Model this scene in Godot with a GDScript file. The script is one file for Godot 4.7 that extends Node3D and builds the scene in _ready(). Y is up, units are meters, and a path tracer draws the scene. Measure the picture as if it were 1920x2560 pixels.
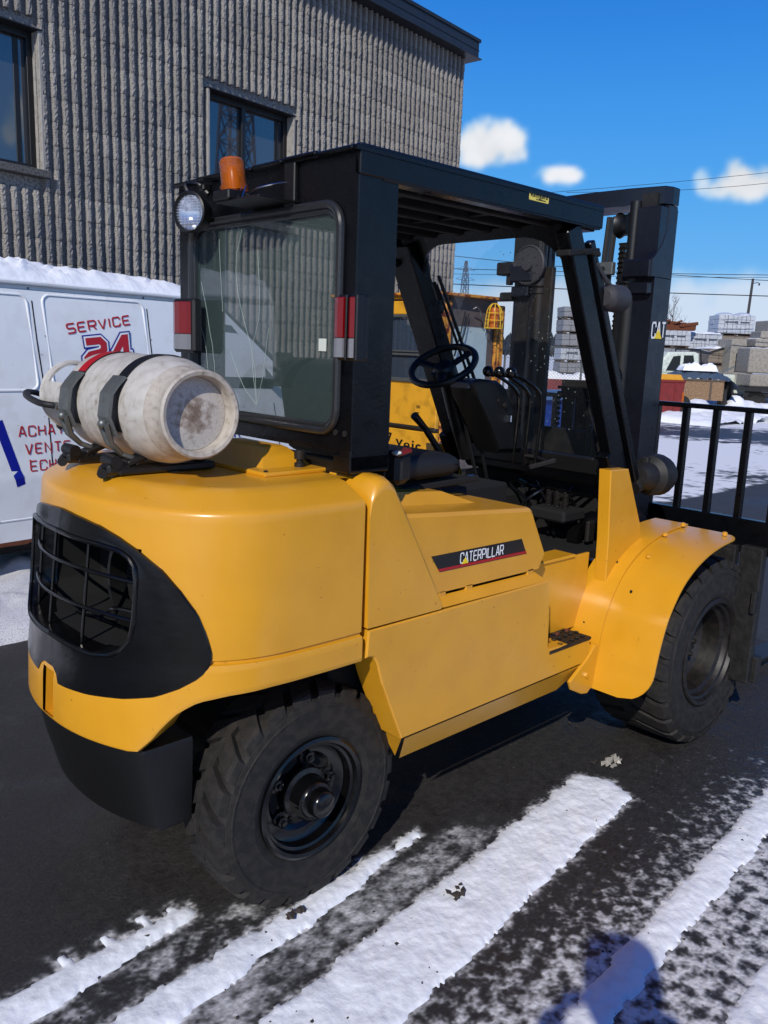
extends Node3D
# A yellow forklift in a snowy yard. x = forklift's forward, y = up, z = towards its right side; origin under its rear axle.

const WALL_TURN := 0.129678      # the hall and the van stand turned by 7.43 degrees against the forklift
var DW := Vector3(cos(WALL_TURN), 0, -sin(WALL_TURN))
var DN := Vector3(sin(WALL_TURN), 0, cos(WALL_TURN))
var M := {}
var used := {}
var rng := RandomNumberGenerator.new()
var truck: Node3D

class Soup:
	var v := PackedVector3Array()
	var uv := PackedVector2Array()
	func tri(a: Vector3, b: Vector3, c: Vector3):
		v.append(a); v.append(b); v.append(c)
	func quad(a: Vector3, b: Vector3, c: Vector3, d: Vector3):
		v.append(a); v.append(b); v.append(c); v.append(a); v.append(c); v.append(d)
	func box(c: Vector3, s: Vector3, bev := 0.003, ba := Basis()):
		var h := s * 0.5
		bev = minf(bev, minf(h.x, minf(h.y, h.z)) * 0.9)
		var P := func(sx, sy, sz, ax):
			var p := Vector3(sx * h.x, sy * h.y, sz * h.z)
			if ax != 0: p.x -= sx * bev
			if ax != 1: p.y -= sy * bev
			if ax != 2: p.z -= sz * bev
			return c + ba * p
		for ax in 3:
			for s1 in [-1, 1]:
				var q := []
				for k in [[-1, -1], [1, -1], [1, 1], [-1, 1]]:
					var t := [0, 0, 0]
					t[ax] = s1; t[(ax + 1) % 3] = k[0] * s1; t[(ax + 2) % 3] = k[1]
					q.append(P.call(t[0], t[1], t[2], ax))
				quad(q[0], q[1], q[2], q[3])
		if bev < 0.0004: return
		for ax in 3:
			var b1 := (ax + 1) % 3
			var b2 := (ax + 2) % 3
			for s1 in [-1, 1]:
				for s2 in [-1, 1]:
					var q := []
					for k in [[-1, b1], [1, b1], [1, b2], [-1, b2]]:
						var t := [0, 0, 0]
						t[ax] = k[0]; t[b1] = s1; t[b2] = s2
						q.append(P.call(t[0], t[1], t[2], k[1]))
					if s1 * s2 > 0: quad(q[3], q[2], q[1], q[0])
					else: quad(q[0], q[1], q[2], q[3])
		for sx in [-1, 1]:
			for sy in [-1, 1]:
				for sz in [-1, 1]:
					var a = P.call(sx, sy, sz, 0)
					var b = P.call(sx, sy, sz, 1)
					var d = P.call(sx, sy, sz, 2)
					if sx * sy * sz > 0: tri(a, b, d)
					else: tri(a, d, b)
	func bar(a: Vector3, b: Vector3, w: float, h: float, bev := 0.003, up := Vector3.UP):
		var x := (b - a).normalized()
		if absf(x.dot(up)) > 0.98: up = Vector3.RIGHT
		var z := x.cross(up).normalized()
		var y := z.cross(x)
		box((a + b) * 0.5, Vector3((b - a).length(), h, w), bev, Basis(x, y, z))
	func rings(R: Array, closed := true, cap0 := true, cap1 := true):
		var n: int = R[0].size()
		for i in R.size() - 1:
			for j in (n if closed else n - 1):
				var k := (j + 1) % n
				quad(R[i][j], R[i][k], R[i + 1][k], R[i + 1][j])
		if cap0: fan(R[0], true)
		if cap1: fan(R[-1], false)
	func fan(r, flip: bool):
		var c := Vector3.ZERO
		for p in r: c += p
		c /= r.size()
		for j in r.size():
			var k: int = (j + 1) % r.size()
			if flip: tri(c, r[k], r[j])
			else: tri(c, r[j], r[k])
	func tube(pts: Array, r: float, n := 8, closed := false, r2 := -1.0):
		var R := []
		var m := pts.size()
		var nrm := Vector3.ZERO
		for i in m:
			var t: Vector3
			if closed: t = (pts[(i + 1) % m] - pts[(i - 1 + m) % m]).normalized()
			else: t = (pts[mini(i + 1, m - 1)] - pts[maxi(i - 1, 0)]).normalized()
			if nrm == Vector3.ZERO: nrm = t.cross(Vector3(0.31, 0.83, 0.46)).normalized()
			nrm = (nrm - t * nrm.dot(t)).normalized()
			var bn := t.cross(nrm)
			var rr := r if r2 < 0 else lerpf(r, r2, float(i) / (m - 1))
			var ring := []
			for j in n:
				var an := TAU * j / n
				ring.append(pts[i] + (nrm * cos(an) + bn * sin(an)) * rr)
			R.append(ring)
		if closed: R.append(R[0])
		rings(R, true, not closed, not closed)
	func lathe(prof: Array, xf: Transform3D, n := 32, a0 := 0.0, a1 := TAU):
		# profile points (radius, height along xf's y)
		for i in prof.size() - 1:
			for j in n:
				var t0 := a0 + (a1 - a0) * j / n
				var t1 := a0 + (a1 - a0) * (j + 1) / n
				var p: Vector2 = prof[i]
				var q: Vector2 = prof[i + 1]
				var A := xf * Vector3(p.x * cos(t0), p.y, p.x * sin(t0))
				var B := xf * Vector3(p.x * cos(t1), p.y, p.x * sin(t1))
				var C := xf * Vector3(q.x * cos(t1), q.y, q.x * sin(t1))
				var D := xf * Vector3(q.x * cos(t0), q.y, q.x * sin(t0))
				if p.x > 1e-6: tri(B, A, D if q.x > 1e-6 else C)
				if q.x > 1e-6: tri(B, D, C)
	static func area(p: PackedVector2Array) -> float:
		var s := 0.0
		for i in p.size():
			s += p[i].cross(p[(i + 1) % p.size()])
		return s * 0.5
	static func inset(p: PackedVector2Array, d: float) -> PackedVector2Array:
		var o := PackedVector2Array()
		var n := p.size()
		for i in n:
			var e0 := (p[i] - p[(i - 1 + n) % n]).normalized()
			var e1 := (p[(i + 1) % n] - p[i]).normalized()
			var n0 := Vector2(-e0.y, e0.x)
			var n1 := Vector2(-e1.y, e1.x)
			var b := (n0 + n1)
			if b.length() < 0.05: b = n0
			b = b.normalized()
			o.append(p[i] + b * d / maxf(b.dot(n0), 0.35))
		return o
	func prism(poly, xf: Transform3D, depth: float, bev := 0.0, back := true):
		# polygon in xf's xy plane, from z = 0 to z = depth
		var p := PackedVector2Array(poly)
		if area(p) < 0: p.reverse()
		var top := p
		var d1 := depth
		if bev > 0:
			top = inset(p, bev); d1 = depth - bev
		var n := p.size()
		for i in n:
			var k := (i + 1) % n
			var a := xf * Vector3(p[i].x, p[i].y, 0)
			var b := xf * Vector3(p[k].x, p[k].y, 0)
			var a1 := xf * Vector3(p[i].x, p[i].y, d1)
			var b1 := xf * Vector3(p[k].x, p[k].y, d1)
			quad(a, b, b1, a1)
			if bev > 0: quad(a1, b1, xf * Vector3(top[k].x, top[k].y, depth), xf * Vector3(top[i].x, top[i].y, depth))
		var t := Geometry2D.triangulate_polygon(top)
		for i in range(0, t.size(), 3):
			var q := [top[t[i]], top[t[i + 1]], top[t[i + 2]]]
			if (q[1] - q[0]).cross(q[2] - q[0]) < 0: q = [q[0], q[2], q[1]]
			tri(xf * Vector3(q[0].x, q[0].y, depth), xf * Vector3(q[1].x, q[1].y, depth), xf * Vector3(q[2].x, q[2].y, depth))
		if not back: return
		t = Geometry2D.triangulate_polygon(p)
		for i in range(0, t.size(), 3):
			var q := [p[t[i]], p[t[i + 1]], p[t[i + 2]]]
			if (q[1] - q[0]).cross(q[2] - q[0]) > 0: q = [q[0], q[2], q[1]]
			tri(xf * Vector3(q[0].x, q[0].y, 0), xf * Vector3(q[1].x, q[1].y, 0), xf * Vector3(q[2].x, q[2].y, 0))
	func ball(c: Vector3, r: Vector3, n := 12):
		var pr := []
		for i in n + 1:
			var a := PI * i / n - PI / 2
			pr.append(Vector2(cos(a) if i > 0 and i < n else 0.0, sin(a)))
		lathe(pr, Transform3D(Basis.from_scale(r), c), n * 2)
	func mesh(crease := 35.0) -> ArrayMesh:
		var nf := v.size() / 3
		var fn := PackedVector3Array()
		fn.resize(nf)
		for i in nf:
			fn[i] = (v[i * 3 + 1] - v[i * 3]).cross(v[i * 3 + 2] - v[i * 3])
		var nn := PackedVector3Array()
		nn.resize(v.size())
		if crease <= 0.0:
			for i in v.size(): nn[i] = fn[i / 3].normalized()
		else:
			var cc := cos(deg_to_rad(crease))
			var at := {}
			for i in v.size():
				var k := Vector3i((v[i] * 8000.0).round())
				if at.has(k): at[k].append(i / 3)
				else: at[k] = [i / 3]
			var un := PackedVector3Array()
			un.resize(nf)
			for i in nf: un[i] = fn[i].normalized()
			for i in v.size():
				var f := i / 3
				var s := Vector3.ZERO
				for g in at[Vector3i((v[i] * 8000.0).round())]:
					if un[g].dot(un[f]) > cc: s += fn[g]
				nn[i] = s.normalized() if s.length() > 1e-14 else un[f]
		var ov := PackedVector3Array()
		var on := PackedVector3Array()
		ov.resize(v.size()); on.resize(v.size())
		var ou := PackedVector2Array()
		var has := uv.size() == v.size()
		if has: ou.resize(v.size())
		for i in nf:
			var o := i * 3
			ov[o] = v[o]; ov[o + 1] = v[o + 2]; ov[o + 2] = v[o + 1]
			on[o] = nn[o]; on[o + 1] = nn[o + 2]; on[o + 2] = nn[o + 1]
			if has:
				ou[o] = uv[o]; ou[o + 1] = uv[o + 2]; ou[o + 2] = uv[o + 1]
		var arr := []
		arr.resize(Mesh.ARRAY_MAX)
		arr[Mesh.ARRAY_VERTEX] = ov
		arr[Mesh.ARRAY_NORMAL] = on
		if has: arr[Mesh.ARRAY_TEX_UV] = ou
		var m := ArrayMesh.new()
		m.add_surface_from_arrays(Mesh.PRIMITIVE_TRIANGLES, arr)
		return m

func numbered(n: String) -> String:
	if not used.has(n):
		used[n] = 0
		return n
	used[n] += 1
	return "%s_%03d" % [n, used[n]]

func put(called: String, m: Mesh, mat: Material, parent: Node = self) -> MeshInstance3D:
	var o := MeshInstance3D.new()
	o.mesh = m
	o.material_override = mat
	if parent == self: o.name = numbered(called)
	else:
		var nm := called
		var k := 0
		while parent.has_node(NodePath(nm)):
			k += 1
			nm = "%s_%03d" % [called, k]
		o.name = nm
	parent.add_child(o, true)
	return o

func obj(called: String, s: Soup, mat: Material, parent: Node = self, crease := 35.0) -> MeshInstance3D:
	return put(called, s.mesh(crease), mat, parent)

func tag(o: Node, label: String, category: String, group := ""):
	o.set_meta("label", label)
	o.set_meta("category", category)
	if group: o.set_meta("group", group)
	return o

func thing(called: String, label: String, category: String, at := Vector3.ZERO, turn := 0.0, group := "") -> Node3D:
	var o := Node3D.new()
	o.name = numbered(called)
	add_child(o)
	o.position = at
	o.rotation.y = turn
	tag(o, label, category, group)
	return o

func struct(called: String, m: Mesh, mat: Material) -> MeshInstance3D:
	var o := put(called, m, mat)
	o.set_meta("kind", "structure")
	return o

func S() -> Soup: return Soup.new()
func V(x, y, z) -> Vector3: return Vector3(x, y, z)
func axis_x(at: Vector3, flip := false) -> Transform3D:   # a lathe's y along +x (or -x)
	return Transform3D(Basis(Vector3(0, 1, 0), Vector3(-1, 0, 0), Vector3(0, 0, 1)) if flip else Basis(Vector3(0, -1, 0), Vector3(1, 0, 0), Vector3(0, 0, 1)), at)
func axis_z(at: Vector3, flip := false) -> Transform3D:
	return Transform3D(Basis(Vector3(1, 0, 0), Vector3(0, 0, -1), Vector3(0, 1, 0)) if flip else Basis(Vector3(1, 0, 0), Vector3(0, 0, 1), Vector3(0, -1, 0)), at)
func face_z(at := Vector3.ZERO) -> Transform3D: return Transform3D(Basis(), at)     # prism: xy as they are, depth to +z
func face_back(at := Vector3.ZERO) -> Transform3D:                               # prism seen from behind the forklift: poly x = z, y = y, depth to -x
	return Transform3D(Basis(Vector3(0, 0, 1), Vector3(0, 1, 0), Vector3(-1, 0, 0)), at)
func flat_y(at := Vector3.ZERO) -> Transform3D:                                  # prism: poly x = x, y = -z, depth to +y
	return Transform3D(Basis(Vector3(1, 0, 0), Vector3(0, 0, -1), Vector3(0, 1, 0)), at)

func round_rect(x0, y0, x1, y1, r, n := 6) -> PackedVector2Array:
	var o := PackedVector2Array()
	for c in [[x1 - r, y0 + r, -PI / 2], [x1 - r, y1 - r, 0.0], [x0 + r, y1 - r, PI / 2], [x0 + r, y0 + r, PI]]:
		for i in n + 1:
			var a: float = c[2] + PI / 2 * i / n
			o.append(Vector2(c[0] + r * cos(a), c[1] + r * sin(a)))
	return o

func spline(p: Array, n: int) -> Array:      # Catmull-Rom through 2D or 3D points
	var o := []
	for i in p.size() - 1:
		var p0 = p[i - 1] if i > 0 else p[0] * 2.0 - p[1]
		var p3 = p[i + 2] if i + 2 < p.size() else p[i + 1] * 2.0 - p[i]
		for k in n:
			var t := float(k) / n
			o.append(0.5 * (2.0 * p[i] + (p[i + 1] - p0) * t + (2.0 * p0 - 5.0 * p[i] + 4.0 * p[i + 1] - p3) * t * t + (3.0 * p[i] - p0 - 3.0 * p[i + 1] + p3) * t * t * t))
	o.append(p[-1])
	return o

func cast(poly, c: Vector2, ang: float) -> Vector2:     # where a ray from c leaves a polygon
	var d := Vector2(cos(ang), sin(ang))
	var best := 0.0
	for i in poly.size():
		var a: Vector2 = poly[i] - c
		var e: Vector2 = poly[(i + 1) % poly.size()] - poly[i]
		var den := d.cross(e)
		if absf(den) < 1e-9: continue
		var t := a.cross(e) / den
		var u := a.cross(d) / den
		if t > 0 and u >= -1e-6 and u <= 1.000001: best = maxf(best, t)
	return c + d * best

func between(s: Soup, outer, inner, c: Vector2, f: Callable, n := 72, depth := 0.0):
	# a flat ring between two outlines; f(point, height) places it; depth adds the walls of the inner edge
	var A := []
	var B := []
	for i in n:
		A.append(cast(outer, c, TAU * i / n)); B.append(cast(inner, c, TAU * i / n))
	for i in n:
		var k := (i + 1) % n
		s.quad(f.call(A[i], 0.0), f.call(A[k], 0.0), f.call(B[k], 0.0), f.call(B[i], 0.0))
		if depth != 0.0:
			s.quad(f.call(B[i], 0.0), f.call(B[k], 0.0), f.call(B[k], depth), f.call(B[i], depth))
			s.quad(f.call(A[k], 0.0), f.call(A[i], 0.0), f.call(A[i], depth), f.call(A[k], depth))
			s.quad(f.call(A[k], depth), f.call(A[i], depth), f.call(B[i], depth), f.call(B[k], depth))

# ---- materials -------------------------------------------------------------------------------
func noise_tex(freq: float, ramp: Array, seed_n := 1, size := 512, oct := 5, normal := 0.0, type := FastNoiseLite.TYPE_SIMPLEX_SMOOTH) -> Texture2D:
	var f := FastNoiseLite.new()
	f.seed = seed_n; f.frequency = freq; f.fractal_octaves = oct; f.noise_type = type
	var im := f.get_seamless_image(size, size, false, false, 0.12)
	if normal > 0.0:
		im.convert(Image.FORMAT_RGBA8)
		im.bump_map_to_normal_map(normal)
		return ImageTexture.create_from_image(im)
	var b := im.get_data()
	var o := PackedByteArray()
	o.resize(size * size * 3)
	var lut := []
	for i in 256:
		var t := i / 255.0
		var c: Color = ramp[0][1]
		for k in ramp.size() - 1:
			if t >= ramp[k][0]: c = (ramp[k][1] as Color).lerp(ramp[k + 1][1], clampf((t - ramp[k][0]) / (ramp[k + 1][0] - ramp[k][0]), 0, 1))
		lut.append([int(c.r * 255), int(c.g * 255), int(c.b * 255)])
	for i in size * size:
		var l = lut[b[i]]
		o[i * 3] = l[0]; o[i * 3 + 1] = l[1]; o[i * 3 + 2] = l[2]
	return ImageTexture.create_from_image(Image.create_from_data(size, size, false, Image.FORMAT_RGB8, o))

func mat(c: Color, rough := 0.5, metal := 0.0, scale := 1.0, tex: Texture2D = null, nrm: Texture2D = null, ns := 0.3, rt: Texture2D = null) -> StandardMaterial3D:
	var m := StandardMaterial3D.new()
	m.albedo_color = c; m.roughness = rough; m.metallic = metal
	if tex or nrm or rt:
		m.uv1_triplanar = true
		m.uv1_scale = Vector3.ONE * scale
	if tex: m.albedo_texture = tex
	if nrm:
		m.normal_enabled = true; m.normal_texture = nrm; m.normal_scale = ns
	if rt:
		m.roughness_texture = rt; m.roughness_texture_channel = BaseMaterial3D.TEXTURE_CHANNEL_GRAYSCALE
	return m

func grey(a: float) -> Color: return Color(a, a, a)

# ---- the forklift ----------------------------------------------------------------------------
var hp := []         # half outline of the counterweight seen from above: (x, z) from its rearmost point to the seam
var hl := []         # its running length
func counter_outline():
	hp = spline([Vector2(-.522, 0), Vector2(-.518, .09), Vector2(-.502, .19), Vector2(-.471, .29), Vector2(-.426, .385), Vector2(-.362, .465), Vector2(-.28, .518), Vector2(-.19, .542), Vector2(-.05, .549), Vector2(.085, .55)], 12)
	hl = [0.0]
	for i in hp.size() - 1: hl.append(hl[-1] + hp[i].distance_to(hp[i + 1]))
func tab(x: float, xs: Array, ys: Array) -> float:
	if x <= xs[0]: return ys[0]
	for i in xs.size() - 1:
		if x <= xs[i + 1]: return lerpf(ys[i], ys[i + 1], (x - xs[i]) / (xs[i + 1] - xs[i]))
	return ys[-1]
func cw(u: float, y: float, out := 0.0) -> Vector3:       # a point on the counterweight's skin, out metres proud of it
	var a := clampf(absf(u), 0.0, hl[-1] - 1e-5)
	var lo := 0
	var hi: int = hl.size() - 1
	while hi - lo > 1:
		var m := (lo + hi) / 2
		if hl[m] <= a: lo = m
		else: hi = m
	var p: Vector2 = hp[lo].lerp(hp[hi], (a - hl[lo]) / (hl[hi] - hl[lo]))
	var t: Vector2 = (hp[hi] - hp[lo]).normalized()
	var dx := tab(y, [.3, .6, .72, .86, 1.235], [-.02, -.065, -.06, -.04, 0.0]) * clampf(-p.x / .52, 0, 1)
	var s := 1.0 if u >= 0 else -1.0
	return Vector3(p.x + dx - t.y * out, y, (p.y + t.x * out) * s)

func build_counterweight():
	counter_outline()
	var s := S()
	var us := []
	var n := 96
	for i in n + 1: us.append(lerpf(-hl[-1], hl[-1], float(i) / n))
	for e in [-.336, .336, -.036, .036]:
		var bi := 0
		for i in us.size():
			if absf(us[i] - e) < absf(us[bi] - e): bi = i
		us[bi] = e
	var yb := func(u): return tab(absf(u), [.36, .373, .403, .432, .469, .514, .58, .69, .957], [.60, .613, .643, .683, .723, .752, .765, .772, .772])
	var cols := []
	for u in us:
		var b: float = yb.call(u)
		var c := []
		c.append(cw(u, b + .012, -.16))
		c.append(cw(u, b, -.012))
		c.append(cw(u, b + .004, .004))
		c.append(cw(u, b + .012, .007))
		var m := 8
		for k in range(1, m + 1):
			var y := lerpf(b + .012, .838, float(k) / m)
			if k == 5: y = .745 if b < .7 else y
			c.append(cw(u, y, .007))
		c.append(cw(u, .850, .004))
		c.append(cw(u, .853, -.006))
		c.append(cw(u, .858, -.006))
		c.append(cw(u, .862, 0))
		for y in [.90, .97, 1.04, 1.134, 1.17, 1.21, 1.228]: c.append(cw(u, y, 0))
		c.append(cw(u, 1.237, -.004))
		c.append(cw(u, 1.245, -.014))
		c.append(cw(u, 1.274, -.072))
		c.append(cw(u, 1.283, -.092))
		c.append(cw(u, 1.286, -.115))
		cols.append(c)
	var rows: int = cols[0].size()
	for i in us.size() - 1:
		var um: float = (us[i] + us[i + 1]) / 2
		for j in rows - 1:
			var ym: float = (cols[i][j].y + cols[i][j + 1].y) / 2
			if absf(um) < .336 and ym > .834 and ym < 1.134 and j > 3: continue
			if absf(um) < .036 and ym < .746 and j > 2: continue
			s.quad(cols[i][j], cols[i + 1][j], cols[i + 1][j + 1], cols[i][j + 1])
	for i in us.size() - 1:         # flat top, closed towards the cab
		var a: Vector3 = cols[i][rows - 1]
		var b: Vector3 = cols[i + 1][rows - 1]
		if absf(a.z - b.z) < 1e-5 and a.x < .0 : continue
		s.quad(a, b, Vector3(.12, 1.286, b.z), Vector3(.12, 1.286, a.z))
	for side in [0, us.size() - 1]:      # front edge folding in at the seam
		var c: Array = cols[side]
		for j in rows - 1:
			var a: Vector3 = c[j]
			var b: Vector3 = c[j + 1]
			var d := Vector3(0.004, 0, -.05 * signf(a.z))
			if side == 0: s.quad(a, b, b + d, a + d)
			else: s.quad(b, a, a + d, b + d)
	obj("counterweight", s, M.yellow, truck, 30)
	# towing slot
	s = S()
	var f := func(u, y, o): return cw(u, y, o)
	for q in [[-1, -.036], [1, .036]]:
		s.quad(f.call(q[1], .60, .0), f.call(q[1], .752, 0), f.call(q[1], .752, -.1), f.call(q[1], .60, -.1))
	s.quad(f.call(-.036, .60, -.1), f.call(.036, .60, -.1), f.call(.036, .752, -.1), f.call(-.036, .752, -.1))
	s.quad(f.call(-.036, .752, -.1), f.call(.036, .752, -.1), f.call(.036, .752, .0), f.call(-.036, .752, .0))
	s.quad(f.call(.036, .602, -.1), f.call(-.036, .602, -.1), f.call(-.036, .602, .0), f.call(.036, .602, .0))
	obj("towing_slot", s, M.yellow, truck, 20)
	s = S()
	var c0: Vector3 = cw(.0, .6, -.045)
	s.lathe([Vector2(0, .605), Vector2(.016, .605), Vector2(.016, .735), Vector2(.03, .738), Vector2(.031, .765), Vector2(.022, .774), Vector2(0, .776)], Transform3D(Basis(), Vector3(c0.x, 0, 0)), 20)
	obj("towing_pin", s, M.yellow, truck)
	# black lower weight
	s = S()
	var R := []
	for lv in [[.345, -.045], [.352, -.034], [.48, -.018], [.585, -.012], [.599, -.018]]:
		var ring := []
		for i in 41:
			var u := lerpf(.37, -.37, i / 40.0)
			ring.append(cw(u, lv[0], lv[1]))
		ring.append(Vector3(-.34, lv[0], ring[40].z)); ring.append(Vector3(-.34, lv[0], ring[0].z))
		R.append(ring)
	s.rings(R)
	obj("lower_weight", s, M.black_satin, truck, 30)
	# black grille surround with its opening
	var half_c := [[0, 1.193], [.048, 1.191], [.122, 1.185], [.196, 1.176], [.262, 1.158], [.329, 1.131], [.403, 1.089], [.454, 1.040], [.499, .985], [.521, .935], [.536, .887], [.537, .857], [.518, .822], [.469, .790], [.41, .763], [.321, .743], [.203, .728], [.107, .721], [.062, .720], [.056, .742], [.03, .757]]
	var half_o := [[0, 1.130], [.1, 1.128], [.2, 1.127], [.27, 1.122], [.305, 1.106], [.322, 1.085], [.329, 1.05], [.329, .95], [.322, .905], [.295, .872], [.262, .853], [.2, .843], [.1, .845], [0, .848]]
	var full := func(h):
		var o := []
		for p in h: o.append(Vector2(p[0], p[1]))
		for i in range(h.size() - 1, -1, -1):
			if h[i][0] > 0: o.append(Vector2(-h[i][0], h[i][1]))
		return o
	var C: Array = full.call(half_c)
	var O: Array = full.call(half_o)
	s = S()
	var ctr := Vector2(0, .96)
	var an := 180
	var grid := []
	for i in an:
		var a := TAU * i / an
		var p := cast(C, ctr, a)
		var q := cast(O, ctr, a)
		var line := []
		for k in [[0.0, -.004], [0.0, .006], [.02, .0095], [.25, .010], [.5, .010], [.75, .010], [.9, .012], [.97, .012], [1.0, .006], [1.0, -.06]]:
			var w := p.lerp(q, k[0])
			line.append(cw(w.x, w.y, k[1]))
		grid.append(line)
	for i in an:
		var k := (i + 1) % an
		for j in grid[0].size() - 1: s.quad(grid[i][j], grid[i][j + 1], grid[k][j + 1], grid[k][j])
	obj("grille_surround", s, M.black_gloss, truck, 30)
	s = S()
	var loop := []
	for i in an:
		var q := cast(O, ctr, TAU * i / an).lerp(ctr, -.02)
		loop.append(cw(q.x, q.y, .013))
	s.tube(loop, .0065, 8, true)
	obj("guard_rim", s, M.black_gloss, truck)
	for y in [1.045, .945]:
		s = S()
		var pts := []
		for i in 25: pts.append(cw(lerpf(-.33, .33, i / 24.0), y - .004 * sin(i * .26), -.004))
		s.tube(pts, .0055, 8)
		obj("grille_bar", s, M.black_gloss, truck)
	for u in [-.27, -.07, .13]:
		s = S()
		s.tube([cw(u, 1.128, -.012), cw(u, 1.06, -.012), cw(u, .93, -.012), cw(u, .846, -.012)], .0045, 8)
		obj("grille_bar", s, M.black_gloss, truck)
	# radiator behind the guard
	s = S()
	s.box(V(-.26, .98, 0), V(.06, .34, .74), .004)
	for k in 24: s.box(V(-.292, .83 + k * .0125, 0), V(.006, .004, .5), .0)
	obj("radiator", s, M.black_matt, truck)
	s = S()
	for i in an:
		var q0 := cast(O, ctr, TAU * i / an)
		var q1 := cast(O, ctr, TAU * (i + 1) / an)
		var a0: Vector3 = cw(q0.x * 1.005, q0.y, -.05)
		var a1: Vector3 = cw(q1.x * 1.005, q1.y, -.05)
		s.quad(a0, a1, V(-.235, q1.y, a1.z * 1.02), V(-.235, q0.y, a0.z * 1.02))
	obj("grille_shroud", s, M.black_matt, truck)
	s = S()
	s.lathe([Vector2(.15, 0), Vector2(.155, .05), Vector2(.14, .05), Vector2(.135, 0)], axis_x(V(-.36, .98, .16), true), 28)
	obj("fan_shroud", s, M.black_satin, truck)
	s = S()
	s.tube(spline([V(-.44, .86, .0), V(-.45, .9, .08), V(-.46, .935, .16), V(-.42, .93, .24), V(-.4, .9, .28)], 5), .006, 6)
	s.tube(spline([V(-.45, .85, -.12), V(-.46, .88, .02), V(-.42, .86, .1)], 5), .005, 6)
	s.box(V(-.43, .9, .25), V(.05, .06, .04), .006)
	obj("radiator_hose", s, M.black_gloss, truck)

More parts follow.
